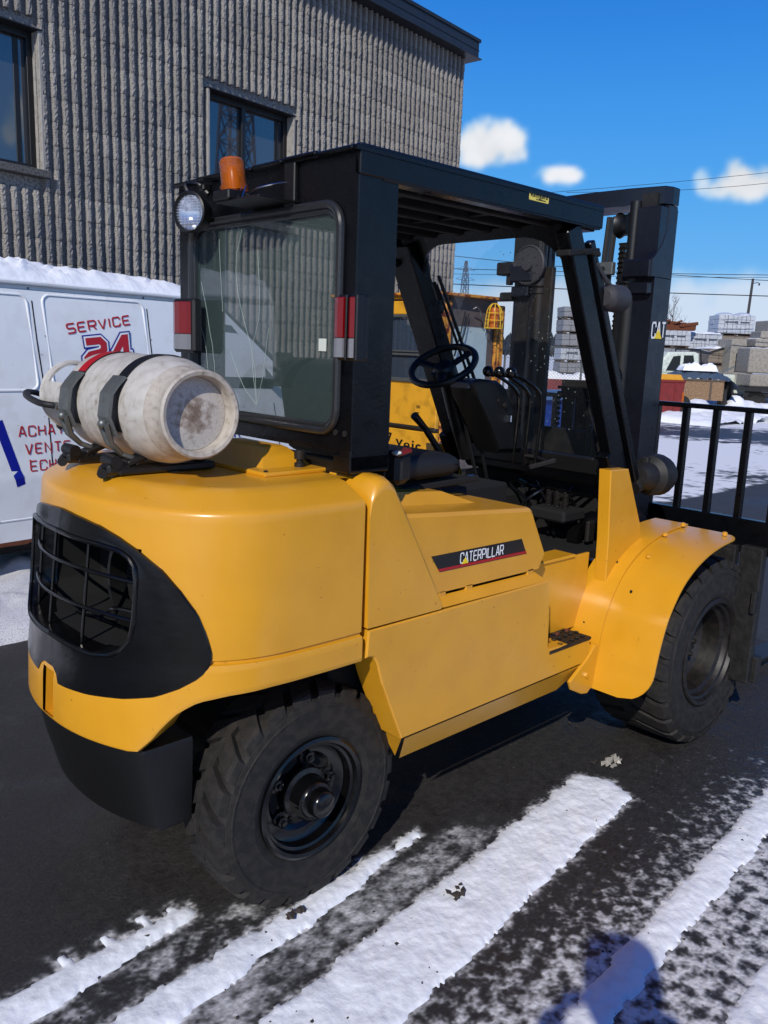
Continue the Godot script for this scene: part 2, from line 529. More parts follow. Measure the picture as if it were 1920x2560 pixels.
func build_body():
	var s := S()
	# raised columns beside the counterweight that carry the cab
	var col := [Vector2(.110, .866), Vector2(.104, 1.225), Vector2(.112, 1.262), Vector2(.13, 1.289), Vector2(.15, 1.301), Vector2(.178, 1.300), Vector2(.20, 1.284), Vector2(.222, 1.25), Vector2(.311, 1.086), Vector2(.424, .872), Vector2(.416, .866)]
	for sd in [1, -1]:
		s = S()
		var p := PackedVector2Array(col)
		p.reverse()
		var R := []
		for k in [[.34, 0.0], [.49, 0.0], [.52, .004], [.538, .013], [.548, .027], [.55, .040]]:
			var ring := []
			for q in p:
				var h: float = clampf((q.y - .95) / .25, 0, 1)
				ring.append(V(q.x, q.y - k[1] * h, k[0] * sd))
			if sd < 0: ring.reverse()
			R.append(ring)
		s.rings(R)
		obj("cab_column", s, M.yellow, truck, 40)
	# lower side panels
	var pan := [Vector2(.114, .858), Vector2(.975, .862), Vector2(.990, .842), Vector2(1.004, .72), Vector2(1.010, .61), Vector2(1.022, .596), Vector2(1.290, .576), Vector2(1.300, .484), Vector2(.267, .476), Vector2(.176, .679), Vector2(.152, .752), Vector2(.140, .77), Vector2(.125, .776), Vector2(.108, .776)]
	for sd in [1, -1]:
		s = S()
		var xf := face_z(V(0, 0, .44)) if sd > 0 else Transform3D(Basis(Vector3(-1, 0, 0), Vector3(0, 1, 0), Vector3(0, 0, -1)), V(0, 0, -.44))
		var pp := []
		for q in pan: pp.append(Vector2(q.x * sd, q.y))
		s.prism(pp, xf, .11, .005)
		# chamfered upper ledge and the flange that turns in below
		var z: float = sd
		var A := [V(.44, .889, .50 * z), V(.96, .887, .50 * z), V(.976, .862, .545 * z), V(.43, .866, .545 * z)]
		var B := [V(.282, .474, .548 * z), V(1.29, .482, .548 * z), V(1.16, .383, .50 * z), V(.312, .380, .50 * z)]
		var C := [V(.267, .476, .548 * z), V(.176, .679, .548 * z), V(.2, .70, .43 * z), V(.285, .50, .40 * z), V(.312, .380, .48 * z)]
		var Bq := [B[0], B[1], B[2], B[3]]
		if sd > 0:
			s.quad(A[3], A[2], A[1], A[0]); s.quad(Bq[3], Bq[2], Bq[1], Bq[0])
			s.quad(C[0], C[1], C[2], C[3]); s.tri(C[0], C[3], C[4])
		else:
			s.quad(A[0], A[1], A[2], A[3]); s.quad(Bq[0], Bq[1], Bq[2], Bq[3])
			s.quad(C[3], C[2], C[1], C[0]); s.tri(C[4], C[3], C[0])
		obj("side_panel", s, M.yellow, truck, 20)
	# engine hood
	s = S()
	var hood := [Vector2(.16, .897), Vector2(.16, 1.18), Vector2(.319, 1.171), Vector2(.905, 1.128), Vector2(.922, 1.118), Vector2(1.012, .945), Vector2(.982, .893)]
	var R := []
	for k in [[-.505, .014], [-.497, .003], [-.485, 0.0], [.485, 0.0], [.497, .003], [.505, .014]]:
		var pr := Soup.inset(PackedVector2Array(hood), -.0001)
		var ring := []
		for q in hood: ring.append(V(q.x - (k[1] * .5 if q.x > .8 else 0.0), q.y - (k[1] if q.y > 1.1 else -k[1] * .3), k[0]))
		ring.reverse()
		R.append(ring)
	s.rings(R)
	s.rings([[V(.18, 1.165, .40), V(.18, 1.165, -.40), V(.80, 1.125, -.38), V(.80, 1.125, .38)], [V(.2, 1.215, .33), V(.2, 1.215, -.33), V(.63, 1.185, -.33), V(.63, 1.185, .33)]].map(func(r): r.reverse(); return r), true, false, true)
	obj("engine_hood", s, M.yellow, truck, 25)
	for x in [.47, .6, .93]:
		s = S()
		s.box(V(x, .88, .49), V(.035, .05, .03), .003)
		obj("hood_hinge", s, M.yellow, truck)
	s = S()
	s.box(V(.9, .56, 0), V(1.6, .42, .8), .01)
	s.box(V(.6, .8, 0), V(1.0, .18, .84), .01)
	s.box(V(1.32, .72, 0), V(.66, .1, .74), .01)
	s.box(V(.1, .55, 0), V(.5, .16, .5), .01)
	obj("chassis", s, M.black_matt, truck)
	s = S()
	s.lathe([Vector2(0, -.47), Vector2(.06, -.47), Vector2(.075, -.3), Vector2(.09, 0), Vector2(.075, .3), Vector2(.06, .47), Vector2(0, .47)], axis_z(V(0, .335, 0)), 20)
	s.box(V(0, .42, 0), V(.16, .12, .5), .02)
	obj("steer_axle", s, M.black_matt, truck)
	s = S()
	s.lathe([Vector2(0, -.46), Vector2(.09, -.46), Vector2(.1, -.2), Vector2(.16, -.1), Vector2(.16, .1), Vector2(.1, .2), Vector2(.09, .46), Vector2(0, .46)], axis_z(V(1.98, .42, 0)), 20)
	obj("drive_axle", s, M.black_matt, truck)
	# access cover on the top, with its hump, filler cap and bolt
	s = S()
	s.box(V(.03, 1.292, -.01), V(.235, .014, .66), .003)
	s.rings([[V(-.045, 1.299, .25), V(.13, 1.299, .25), V(.13, 1.299, -.16), V(-.045, 1.299, -.16)], [V(-.02, 1.322, .21), V(.115, 1.322, .21), V(.115, 1.322, -.12), V(-.02, 1.322, -.12)], [V(-.002, 1.345, .17), V(.1, 1.345, .17), V(.1, 1.345, -.08), V(-.002, 1.345, -.08)], [V(.012, 1.351, .15), V(.09, 1.351, .15), V(.09, 1.351, -.06), V(.012, 1.351, -.06)]], true, false, true)
	obj("access_cover", s, M.yellow, truck, 50)
	s = S()
	s.lathe([Vector2(0, 0), Vector2(.016, 0), Vector2(.016, .012), Vector2(.010, .014), Vector2(.010, .022), Vector2(.0165, .024), Vector2(.0175, .046), Vector2(.014, .05), Vector2(0, .05)], Transform3D(Basis(), V(.075, 1.298, .265)), 20)
	obj("filler_cap", s, M.dark_metal, truck)
	s = S()
	s.lathe([Vector2(.006, 0), Vector2(.006, .005), Vector2(0, .006)], Transform3D(Basis(), V(-.075, 1.298, .305)), 10)
	obj("cover_bolt", s, M.black_satin, truck)
	s = S()
	s.box(V(.155, 1.3, 0), V(.05, .05, .9), .004)
	obj("cab_sill", s, M.black_satin, truck)
	# step
	s = S()
	s.box(V(1.155, .581, .492), V(.27, .012, .124), .002)
	for i in 7:
		for j in 3: s.lathe([Vector2(.008, 0), Vector2(.0105, .004), Vector2(.007, .0045)], Transform3D(Basis(), V(1.04 + i * .037 + (j % 2) * .018, .587, .447 + j * .042)), 10)
	obj("step_plate", s, M.black_dusty, truck)
	for x in [1.2, 1.265]:
		s = S()
		s.lathe([Vector2(.011, 0), Vector2(.011, .007), Vector2(0, .009)], Transform3D(Basis(), V(x, .587, .455)), 6)
		obj("step_bolt", s, M.rust, truck)
	s = S()
	s.box(V(1.2, .73, .425), V(.44, .30, .012), .002)
	s.box(V(1.14, .883, .39), V(.34, .012, .1), .003)
	obj("foot_well_panel", s, M.yellow, truck)
	s = S()
	s.box(V(1.08, 1.03, -.47), V(.42, .30, .03), .006)
	s.box(V(.98, .95, -.40), V(.2, .12, .12), .01)
	obj("far_side_panel", s, M.yellow, truck)
	# front fenders
	var P := spline([Vector2(1.322, .366), Vector2(1.333, .44), Vector2(1.349, .525), Vector2(1.371, .61), Vector2(1.403, .69), Vector2(1.446, .755), Vector2(1.505, .817), Vector2(1.585, .868), Vector2(1.68, .906), Vector2(1.78, .928), Vector2(1.88, .939), Vector2(1.985, .943)], 5)
	for sd in [1, -1]:
		s = S()
		var m: int = P.size()
		var lay := func(i, zz, up):
			var t: Vector2 = (P[mini(i + 1, m - 1)] - P[maxi(i - 1, 0)]).normalized()
			return Vector3(P[i].x - t.y * up, P[i].y + t.x * up, zz * sd)
		var q := func(a, b, c, d):
			if sd > 0: s.quad(a, b, c, d)
			else: s.quad(d, c, b, a)
		var ln := [0.0]
		for i in m - 1: ln.append(ln[-1] + P[i].distance_to(P[i + 1]))
		var LL: float = ln[-1]
		for strip in 2:
			var rowsA := []
			for i in m:
				var za := .40
				var zb := .556
				var up := .009
				if strip == 1:
					za = .540; up = .0
					zb = .80
					var r0 := .13
					if ln[i] < r0: zb = .80 - r0 + sqrt(maxf(0, r0 * r0 - pow(r0 - ln[i], 2)))
					if LL - ln[i] < .1: zb = minf(zb, .80 - .1 + sqrt(maxf(0, .01 - pow(.1 - (LL - ln[i]), 2))))
				var row := [lay.call(i, za, up - .006), lay.call(i, za, up)]
				for k in range(1, 5): row.append(lay.call(i, lerpf(za, zb, k / 4.0), up))
				row.append(lay.call(i, zb, up - .006))
				row.append(lay.call(i, za, up - .006))
				rowsA.append(row)
			for i in m - 1:
				for k in rowsA[0].size() - 1: q.call(rowsA[i][k], rowsA[i + 1][k], rowsA[i + 1][k + 1], rowsA[i][k + 1])
			for e in [0, m - 1]:
				var r: Array = rowsA[e]
				q.call(r[1], r[0], r[6], r[5])
		# inner rim lip and lower bracket
		for i in m - 8:
			q.call(lay.call(i, .40, -.03), lay.call(i + 1, .40, -.03), lay.call(i + 1, .40, .004), lay.call(i, .40, .004))
		var br := [Vector2(1.16, .432), Vector2(1.27, .50), Vector2(1.318, .545), Vector2(1.345, .545), Vector2(1.335, .42), Vector2(1.318, .372), Vector2(1.29, .352), Vector2(1.25, .360), Vector2(1.18, .395)]
		if sd > 0: s.prism(br, face_z(V(0, 0, .545)), .012, .003)
		obj("fender", s, M.yellow, truck, 30)
		if sd > 0:
			var fb := [[1.585, .868, .60], [1.76, .93, .57], [1.93, .95, .56], [1.93, .944, .745]]
			for b in fb:
				s = S()
				s.lathe([Vector2(.011, 0), Vector2(.011, .012), Vector2(.006, .015), Vector2(0, .015)], Transform3D(Basis(), V(b[0], b[1], b[2])), 8)
				obj("fender_bolt", s, M.yellow, truck)
			s = S()
			s.lathe([Vector2(.012, 0), Vector2(.012, .008), Vector2(0, .01)], axis_z(V(1.268, .435, .557)), 6)
			obj("bracket_bolt", s, M.yellow, truck)
			for b in [[1.366, .6, .47], [1.44, .75, .62], [1.42, .7, .75], [1.52, .83, .5]]:
				s = S()
				var dz: Vector3 = V(-.8, .55, 0).normalized()
				s.lathe([Vector2(.006, 0), Vector2(.005, .002), Vector2(0, .002)], Transform3D(Basis(dz.cross(Vector3.BACK), dz, Vector3.BACK), V(b[0] - .003, b[1] + .009, b[2])), 8)
				obj("drain_hole", s, M.black_matt, truck)
		# yellow foot of the cab's front post
		s = S()
		var post := [Vector2(1.411, 1.222), Vector2(1.543, 1.218), Vector2(1.676, .978), Vector2(1.70, .90), Vector2(1.52, .80), Vector2(1.445, .76), Vector2(1.438, .945)]
		var pp := []
		for v2 in post: pp.append(Vector2(v2.x * sd, v2.y))
		s.prism(pp, face_z(V(0, 0, .448)) if sd > 0 else Transform3D(Basis(Vector3(-1, 0, 0), Vector3(0, 1, 0), Vector3(0, 0, -1)), V(0, 0, -.448)), .052, .004)
		obj("post_foot", s, M.yellow, truck, 20)

func make_wheel(called: String, at: Vector3, r: float, w: float, rim: float, lugs: int, sd: float, rear: bool) -> Node3D:
	# outer face towards sd; at = centre of the outer sidewall plane on the axle
	var t := Node3D.new()
	var nm := called
	var k := 0
	while truck.has_node(nm):
		k += 1
		nm = "%s_%03d" % [called, k]
	t.name = nm
	truck.add_child(t)
	t.position = at
	var X := axis_z(Vector3.ZERO, sd < 0)          # the lathe's +y points outwards
	var s := S()
	var hw := w
	var rb := rim + .012
	s.lathe([Vector2(rim - .005, -hw + .04), Vector2(rb + .02, -hw + .012), Vector2(r * .72, -hw), Vector2(r * .88, -hw + .006), Vector2(r * .93, -hw + .022), Vector2(r * .945, -hw + .05), Vector2(r * .952, -hw * .5), Vector2(r * .945, -.05), Vector2(r * .93, -.018), Vector2(r * .90, -.006), Vector2(r * .86, -.002), Vector2(r * .855, .001), Vector2(r * .84, .001), Vector2(r * .835, -.001), Vector2(r * .72, .0), Vector2(rb + .035, -.003), Vector2(rb + .03, -.001), Vector2(rb + .024, -.002), Vector2(rb + .004, -.012), Vector2(rim, -.02), Vector2(rim - .006, -.03)], X, 72)
	# tread blocks: two staggered rows of shoulder lugs that bend towards the middle
	rng.seed = 71 + int(at.x * 10)
	for side in 2:
		for i in lugs:
			var a0 := TAU * (i + side * .5) / lugs
			var da := TAU / lugs * .38
			var lean := da * 1.7
			var P := func(fr, hh, rad):
				var aa: float = a0 + lean * fr
				var z: float = lerpf(-.012, -hw * .56, fr) if side == 0 else lerpf(-hw + .012, -hw * .44, fr)
				return [aa, z, rad]
			var R := []
			for st in [[-.05, .925], [0.02, .975], [.14, .995], [.6, 1.004], [1.0, 1.002]]:
				var c: Array = P.call(st[0], 0, st[1] * r)
				var ring := []
				for cc in [[-1.0, .90 * r], [1.0, .90 * r], [.90, c[2]], [-.90, c[2]]]:
					var aa: float = c[0] + cc[0] * da + rng.randf_range(-.004, .004)
					ring.append(X * Vector3(cos(aa) * cc[1], c[1], sin(aa) * cc[1]))
				if side == 0: ring.reverse()
				R.append(ring)
			s.rings(R)
	obj("tyre", s, M.rubber, t, 32)
	s = S()
	if rear:
		s.lathe([Vector2(rim + .012, -.02), Vector2(rim + .012, -.004), Vector2(rim + .004, .0), Vector2(rim - .006, -.004), Vector2(rim - .012, -.018), Vector2(rim - .020, -.022), Vector2(rim - .024, -.05), Vector2(rim - .035, -.058), Vector2(rim * .70, -.062), Vector2(rim * .62, -.075), Vector2(rim * .5, -.078), Vector2(0, -.078)].map(func(p): return p), X, 64)
	else:
		s.lathe([Vector2(rim + .014, -.022), Vector2(rim + .014, -.006), Vector2(rim + .006, -.001), Vector2(rim - .008, -.004), Vector2(rim - .014, -.02), Vector2(rim - .024, -.026), Vector2(rim - .03, -.045), Vector2(rim - .045, -.055), Vector2(rim - .055, -.13), Vector2(rim * .6, -.165), Vector2(rim * .3, -.17), Vector2(0, -.17)], X, 64)
	obj("rim", s, M.black_gloss if rear else M.rim_dirty, t, 30)
	if rear:
		for i in 5:
			var a := TAU * i / 5 + .5
			s = S()
			var pts := []
			for j in 20:
				var b := TAU * j / 20
				var rr := rim * .60 + cos(b) * rim * .13
				var aa := a + sin(b) * .34
				pts.append(X * Vector3(cos(aa) * rr, -.074, sin(aa) * rr))
			s.fan(pts, false)
			obj("rim_opening", s, M.hole, t)
		for i in 5:
			var a := TAU * i / 5 + 1.13
			s = S()
			var c := X * Vector3(cos(a) * rim * .60, -.078, sin(a) * rim * .60)
			s.lathe([Vector2(.030, 0), Vector2(.028, .012), Vector2(.017, .014), Vector2(.016, .026), Vector2(.009, .028), Vector2(.009, .036), Vector2(0, .038)], Transform3D(X.basis, c), 12)
			obj("wheel_nut", s, M.black_gloss, t)
		s = S()
		s.lathe([Vector2(rim * .46, -.08), Vector2(rim * .44, -.045), Vector2(rim * .36, -.04), Vector2(rim * .345, .0), Vector2(rim * .30, .012), Vector2(rim * .25, .014), Vector2(rim * .235, .04), Vector2(rim * .20, .05), Vector2(rim * .1, .056), Vector2(0, .057)], X, 32)
		obj("hub", s, M.black_gloss, t, 40)
	else:
		s = S()
		s.lathe([Vector2(rim * .42, -.168), Vector2(rim * .40, -.13), Vector2(rim * .3, -.125), Vector2(0, -.12)], X, 28)
		obj("hub", s, M.rim_dirty, t, 40)
		for i in 8:
			var a := TAU * i / 8
			s = S()
			s.lathe([Vector2(.012, 0), Vector2(.012, .012), Vector2(0, .014)], Transform3D(X.basis, X * Vector3(cos(a) * rim * .33, -.125, sin(a) * rim * .33)), 6)
			obj("wheel_nut", s, M.rim_dirty, t)
	return t

func slot_plane(a: Vector3, u: Vector3, v: Vector3) -> Callable:
	var n := u.cross(v).normalized()
	return func(p, h): return a + u * p.x + v * p.y + n * h

func build_cab():
	var s := S()
	# rear wall of the cab with its window opening; seen from behind, polygon x = z
	var F := func(p, h): return V(.10 + h, p.y, p.x)
	var outer := [Vector2(-.462, 1.356), Vector2(.462, 1.356), Vector2(.462, 2.165), Vector2(-.462, 2.165)]
	var hole := round_rect(-.372, 1.418, .398, 2.028, .06, 8)
	between(s, outer, hole, Vector2(0, 1.72), func(p, h): return V(.10 + h, p.y, p.x), 96, .03)
	obj("rear_wall", s, M.black_paint, truck, 20)
	s = S()
	var loop := []
	for p in round_rect(-.378, 1.412, .404, 2.034, .066, 8): loop.append(V(.095, p.y, p.x))
	s.tube(loop, .0125, 10, true)
	var l2 := []
	for p in round_rect(-.362, 1.428, .388, 2.018, .052, 8): l2.append(V(.1, p.y, p.x))
	s.tube(l2, .008, 8, true)
	obj("window_seal", s, M.seal, truck)
	s = S()
	s.box(V(.108, 1.72, .013), V(.005, .61, .768), 0)
	obj("rear_window", s, M.cab_glass, truck)
	s = S()                # scratches and cracks in the glass
	rng.seed = 5
	for c in [[[-.09, 2.0], [-.12, 1.9], [-.10, 1.78], [-.02, 1.6], [.0, 1.46]], [[-.33, 1.85], [-.28, 1.7], [-.25, 1.58], [-.24, 1.44]], [[-.35, 1.74], [-.30, 1.62], [-.28, 1.45]], [[.0, 1.93], [.01, 1.75], [-.03, 1.62], [.0, 1.46]], [[-.15, 1.62], [-.08, 1.52], [-.0, 1.46]], [[-.22, 1.98], [-.21, 1.86], [-.2, 1.75]], [[.06, 1.7], [.03, 1.55], [.0, 1.46]]]:
		var pts := []
		for p in spline(c.map(func(q): return Vector2(q[0], q[1])), 4): pts.append(V(.104, p.y + rng.randf_range(-.002, .002), p.x + rng.randf_range(-.002, .002)))
		s.tube(pts, .0007, 4)
	obj("glass_crack", s, M.scratch, truck)
	s = S()
	s.box(V(.103, 1.655, .325), V(.001, .035, .034), 0)
	obj("window_sticker", s, M.sticker_white, truck)
	# corner posts
	for sd in [1, -1]:
		s = S()
		s.box(V(.176, 1.71, .436 * sd), V(.15, .81, .054), .004)
		s.box(V(.176, 1.325, .425 * sd), V(.152, .05, .076), .003)
		obj("rear_post", s, M.black_paint, truck)
		for q in [[.1, 1.412, .44], [.1, 1.412, .40]]:
			s = S()
			s.lathe([Vector2(.009, 0), Vector2(.009, .005), Vector2(0, .006)], axis_x(V(.1, q[1], q[2] * sd), true), 8)
			obj("post_bolt", s, M.black_matt, truck)
	# roof
	s = S()
	s.prism([Vector2(.085, -.472), Vector2(1.25, -.472), Vector2(1.25, .472), Vector2(.085, .472)], flat_y(V(0, 2.158, 0)), .014, .003)
	for i in 6: s.box(V(.088, 2.1665 + .003 * sin(i * 2.1), -.39 + i * .155), V(.024, .012, .15), .004)
	obj("roof_cover", s, M.black_paint, truck, 20)
	for sd in [1, -1]:
		s = S()
		s.box(V(.68, 2.139, .458 * sd), V(1.16, .078, .022), .003)
		s.box(V(.72, 2.101, .444 * sd), V(1.06, .012, .046), .002)
		obj("roof_rail", s, M.black_paint, truck)
	s = S()
	s.box(V(1.235, 2.135, 0), V(.03, .078, .90), .003)
	s.box(V(1.2, 2.099, .40), V(.08, .02, .10), .003)
	obj("front_header", s, M.black_paint, truck)
	for k in 6:
		s = S()
		s.bar(V(.13, 2.118, -.35 + k * .14), V(1.22, 2.118, -.35 + k * .14), .03, .045, .003)
		obj("overhead_bar", s, M.black_dusty, truck)
	for x in [.42, .82]:
		s = S()
		s.bar(V(x, 2.124, -.44), V(x, 2.124, .44), .02, .04, .002)
		obj("cross_bar", s, M.black_dusty, truck)
	# sticker on the roof rail
	s = S()
	s.prism(round_rect(.822, 2.138, .927, 2.170, .003, 2), face_z(V(0, 0, .4685)), .001, 0, false)
	var stk := obj("roof_sticker", s, M.sticker_yellow, truck)
	lettering("Raingard", V(.8745, 2.1545, .470), Vector3.RIGHT, Vector3.UP, .0205, .09, M.ink_black, stk, true)
	lettering("by Industries inc", V(.885, 2.1435, .470), Vector3.RIGHT, Vector3.UP, .006, .05, M.ink_black, stk, true)
	# front posts, in the sloping plane of the windscreen
	var slope := Vector3(-.515, 1.0, 0).normalized()
	for sd in [1, -1]:
		s = S()
		s.bar(V(1.105, 2.09, (.428 if sd > 0 else .392) * sd), V(1.53, 1.265, (.428 if sd > 0 else .392) * sd), .055 if sd > 0 else .13, .085, .005, Vector3(1, .515, 0))
		s.bar(V(1.49, 1.29, .43 * sd), V(1.57, 1.15, .43 * sd), .05, .1, .004, Vector3(1, .515, 0))
		obj("front_post", s, M.black_paint, truck)
		s = S()
		s.bar(V(1.225, 2.055, .438 * sd), V(1.70, 1.155, .438 * sd), .034, .034, .004, Vector3(1, .515, 0))
		obj("grab_bar", s, M.black_paint, truck)
		s = S()
		s.bar(V(1.075, 2.0, .434 * sd), V(1.265, 2.025, .434 * sd), .06, .022, .004)
		for q in [1.165, 1.225, 1.25]: s.lathe([Vector2(.009, 0), Vector2(.009, .008), Vector2(0, .01)], axis_z(V(q, 2.012, .463 * sd), sd < 0), 8)
		obj("post_clamp", s, M.black_matt, truck)
	# windscreen with rounded corners between the posts
	s = S()
	var W := slot_plane(V(1.105, 2.09, 0), Vector3(0, 0, 1), slope)
	between(s, [Vector2(-.41, -1.04), Vector2(.41, -1.04), Vector2(.41, .02), Vector2(-.41, .02)], round_rect(-.335, -1.0, .39, -.022, .16, 8), Vector2(0, -.5), func(p, h): return W.call(p, h), 96, -.02)
	obj("windscreen_frame", s, M.black_paint, truck, 25)
	s = S()
	var g := [W.call(Vector2(-.39, -1.02), -.01), W.call(Vector2(.39, -1.02), -.01), W.call(Vector2(.39, 0), -.01), W.call(Vector2(-.39, 0), -.01)]
	s.quad(g[0], g[1], g[2], g[3])
	obj("windscreen", s, M.clear_glass, truck)
	s = S()
	rng.seed = 12
	for i in 130:
		var q := Vector2(rng.randf_range(-.36, .36), -.05 - .8 * pow(rng.randf(), 1.3))
		if rng.randf() < .6: q.x = rng.randfn(.18, .06)
		var c: Vector3 = W.call(q, -.014)
		s.ball(c, V(.0015, .0022, .0015) * rng.randf_range(.5, 1.3), 4)
	var spk := obj("dried_drops", s, M.scratch, truck)
	spk.set_meta("kind", "stuff")
	s = S()
	s.bar(V(1.56, 1.205, -.44), V(1.56, 1.205, .44), .04, .07, .006)
	s.box(V(1.62, 1.16, 0), V(.06, .09, .84), .02)
	obj("cowl_beam", s, M.black_satin, truck)
	s = S()
	s.tube([V(1.165, 1.955, -.235), V(1.30, 1.70, -.213), V(1.385, 1.54, -.2), V(1.50, 1.30, -.19)], .0075, 8)
	s.tube([V(1.178, 1.92, -.255), V(1.29, 1.70, -.232), V(1.375, 1.54, -.222)], .006, 8)
	s.bar(V(1.165, 1.93, -.262), V(1.2, 1.86, -.256), .014, .02, .003)
	obj("wiper", s, M.black_satin, truck)
	s = S()
	s.box(V(1.35, 1.855, -.405), V(.07, .10, .05), .02)
	s.tube([V(1.36, 1.9, -.41), V(1.33, 1.92, -.43)], .006)
	obj("side_mirror", s, M.black_satin, truck)
	s = S()
	s.box(V(1.20, 2.045, -.395), V(.10, .10, .05), .008)
	s.box(V(1.215, 1.985, -.40), V(.08, .045, .05), .01)
	s.tube(spline([V(1.16, 2.09, -.37), V(1.2, 2.06, -.355), V(1.23, 2.0, -.36), V(1.26, 1.93, -.38)], 5), .006)
	obj("fuse_box", s, M.dusty_grey, truck)
	s = S()
	s.tube([V(1.262, 1.985, .452), V(1.33, 1.925, .46), V(1.36, 1.91, .46)], .008)
	s.lathe([Vector2(0, -.06), Vector2(.03, -.058), Vector2(.046, -.04), Vector2(.05, -.01), Vector2(.052, .045), Vector2(.05, .052), Vector2(0, .05)], axis_x(V(1.385, 1.868, .455)), 24)
	obj("front_lamp", s, M.dusty_grey, truck)
	# steering wheel and its column
	var nrm := Vector3(-.56, .82, .10).normalized()
	var ex := nrm.cross(Vector3(0, 0, 1)).normalized()
	var ez := ex.cross(nrm).normalized()
	var c := V(1.155, 1.592, -.175)
	s = S()
	var ring := []
	for i in 48: ring.append(c + (ex * cos(TAU * i / 48) + ez * sin(TAU * i / 48)) * .138)
	s.tube(ring, .0145, 10, true)
	obj("steering_wheel", s, M.black_satin, truck)
	var st: Node = truck.get_node("steering_wheel")
	for i in 3:
		s = S()
		var a := TAU * i / 3 + .5
		s.bar(c - nrm * .02, c + (ex * cos(a) + ez * sin(a)) * .136, .034, .014, .004, nrm)
		obj("wheel_spoke", s, M.black_satin, st)
	s = S()
	s.lathe([Vector2(.05, -.045), Vector2(.048, -.012), Vector2(.036, .004), Vector2(0, .008)], Transform3D(Basis(ex, nrm, ex.cross(nrm)), c), 24)
	obj("wheel_hub", s, M.black_satin, st)
	s = S()
	s.tube([c + ex * -.12 + ez * .06, c + ex * -.12 + ez * .06 + nrm * .05], .012, 8)
	obj("spinner_knob", s, M.black_satin, st)
	s = S()
	s.tube([c - nrm * .03, c + V(.09, -.2, 0), V(1.34, 1.2, -.175)], .032, 14)
	s.tube([c + V(.05, -.06, .03), c + V(.08, -.09, .12)], .008)
	s.tube([V(1.2, 1.5, -.14), V(1.25, 1.36, -.12), V(1.33, 1.1, -.10)], .008)
	s.tube([V(1.22, 1.5, -.11), V(1.29, 1.36, -.09), V(1.37, 1.08, -.07)], .008)
	obj("steering_column", s, M.black_satin, truck)
	# dashboard pod
	s = S()
	var R := []
	for k in [[-.10, .03], [-.085, 0.0], [.02, 0.0], [.038, .03]]:
		var rr := []
		for q in [Vector2(1.10, 1.53), Vector2(1.16, 1.548), Vector2(1.27, 1.540), Vector2(1.315, 1.518), Vector2(1.40, 1.39), Vector2(1.47, 1.28), Vector2(1.46, 1.235), Vector2(1.30, 1.24), Vector2(1.22, 1.36), Vector2(1.12, 1.485)]:
			var m := Vector2(1.29, 1.4)
			rr.append(V(lerpf(q.x, m.x, k[1] * 4), lerpf(q.y, m.y, k[1] * 4), k[0]))
		R.append(rr)
	s.rings(R)
	obj("dashboard", s, M.black_satin, truck, 40)
	var dash: Node = truck.get_node("dashboard")
	s = S()
	s.bar(V(1.10, 1.520, -.03), V(1.15, 1.532, -.03), .10, .03, .004, V(-.2, 1, 0))
	obj("instrument_panel", s, M.screen_blue, dash)
	s = S()
	s.lathe([Vector2(.012, 0), Vector2(.011, .012), Vector2(0, .014)], axis_z(V(1.31, 1.44, .036)), 14)
	obj("ignition_switch", s, M.dark_metal, dash)
	s = S()
	s.box(V(1.34, 1.385, .046), V(.006, .03, .02), .002)
	obj("ignition_key", s, M.chrome, dash)
	s = S()
	s.lathe([Vector2(.01, 0), Vector2(.009, .006), Vector2(0, .007)], axis_z(V(1.27, 1.46, .036)), 14)
	obj("dash_button", s, M.dark_metal, dash)
	# three hydraulic levers with ball knobs
	for k in 3:
		var z := .03 + k * .058
		s = S()
		s.tube(spline([V(1.215, 1.573, z), V(1.29, 1.545, z + .01), V(1.355, 1.508, z + .02), V(1.385, 1.46, z + .023), V(1.392, 1.35, z + .015), V(1.40, 1.19, z + .0)], 5), .0075, 8)
		obj("hydraulic_lever", s, M.black_gloss, truck)
		var lv: Node = truck.get_child(truck.get_child_count() - 1)
		s = S()
		s.ball(V(1.2, 1.578, z), V(.0225, .0225, .0225), 10)
		s.lathe([Vector2(.012, -.0), Vector2(.01, .03)], Transform3D(Basis(V(.3, 1, 0).normalized(), V(1, -.3, 0).normalized(), V(0, 0, -1)), V(1.21, 1.573, z)), 10)
		obj("lever_knob", s, M.black_gloss, lv)
		s = S()
		var hel := []
		for i in 84: hel.append(V(1.47 + cos(i * .75) * .012, 1.02 + i * .00085, .18 + k * .042 + sin(i * .75) * .012))
		s.tube(hel, .0026, 5)
		obj("return_spring", s, M.dark_metal, truck)
	s = S()
	s.tube([V(.92, 1.398, -.1), V(.985, 1.345, -.1)], .017, 10, false, .013)
	s.bar(V(.985, 1.345, -.1), V(1.14, 1.18, -.1), .02, .024, .004)
	obj("hand_brake", s, M.black_satin, truck)
	# seat
	s = S()
	R = []
	for k in [[.44, .05, .03], [.46, .012, .0], [.53, 0.0, 0], [.67, 0.0, 0], [.765, .004, 0], [.81, .02, .01], [.825, .05, .03]]:
		var rr := []
		for q in round_rect(-.2 + k[2], 1.20 + k[1] * .5, .26 - k[2], 1.288 - k[1], .035, 4): rr.append(V(k[0], q.y + .012 * sin((k[0] - .4) * 5.0), q.x))
		rr.reverse()
		R.append(rr)
	s.rings(R)
	obj("seat_cushion", s, M.vinyl, truck, 50)
	s = S()
	R = []
	for k in [[1.29, .04, 0.0], [1.30, .01, 0], [1.40, 0, -.012], [1.5, 0, -.03], [1.59, .02, -.045], [1.61, .06, -.05]]:
		var rr := []
		for q in round_rect(-.2 + k[1], .36, .26 - k[1], .46, .03, 4): rr.append(V(q.y + k[2], k[0], q.x))
		rr.reverse()
		R.append(rr)
	s.rings(R, true, true, true)
	obj("seat_back", s, M.vinyl, truck, 50)
	s = S()
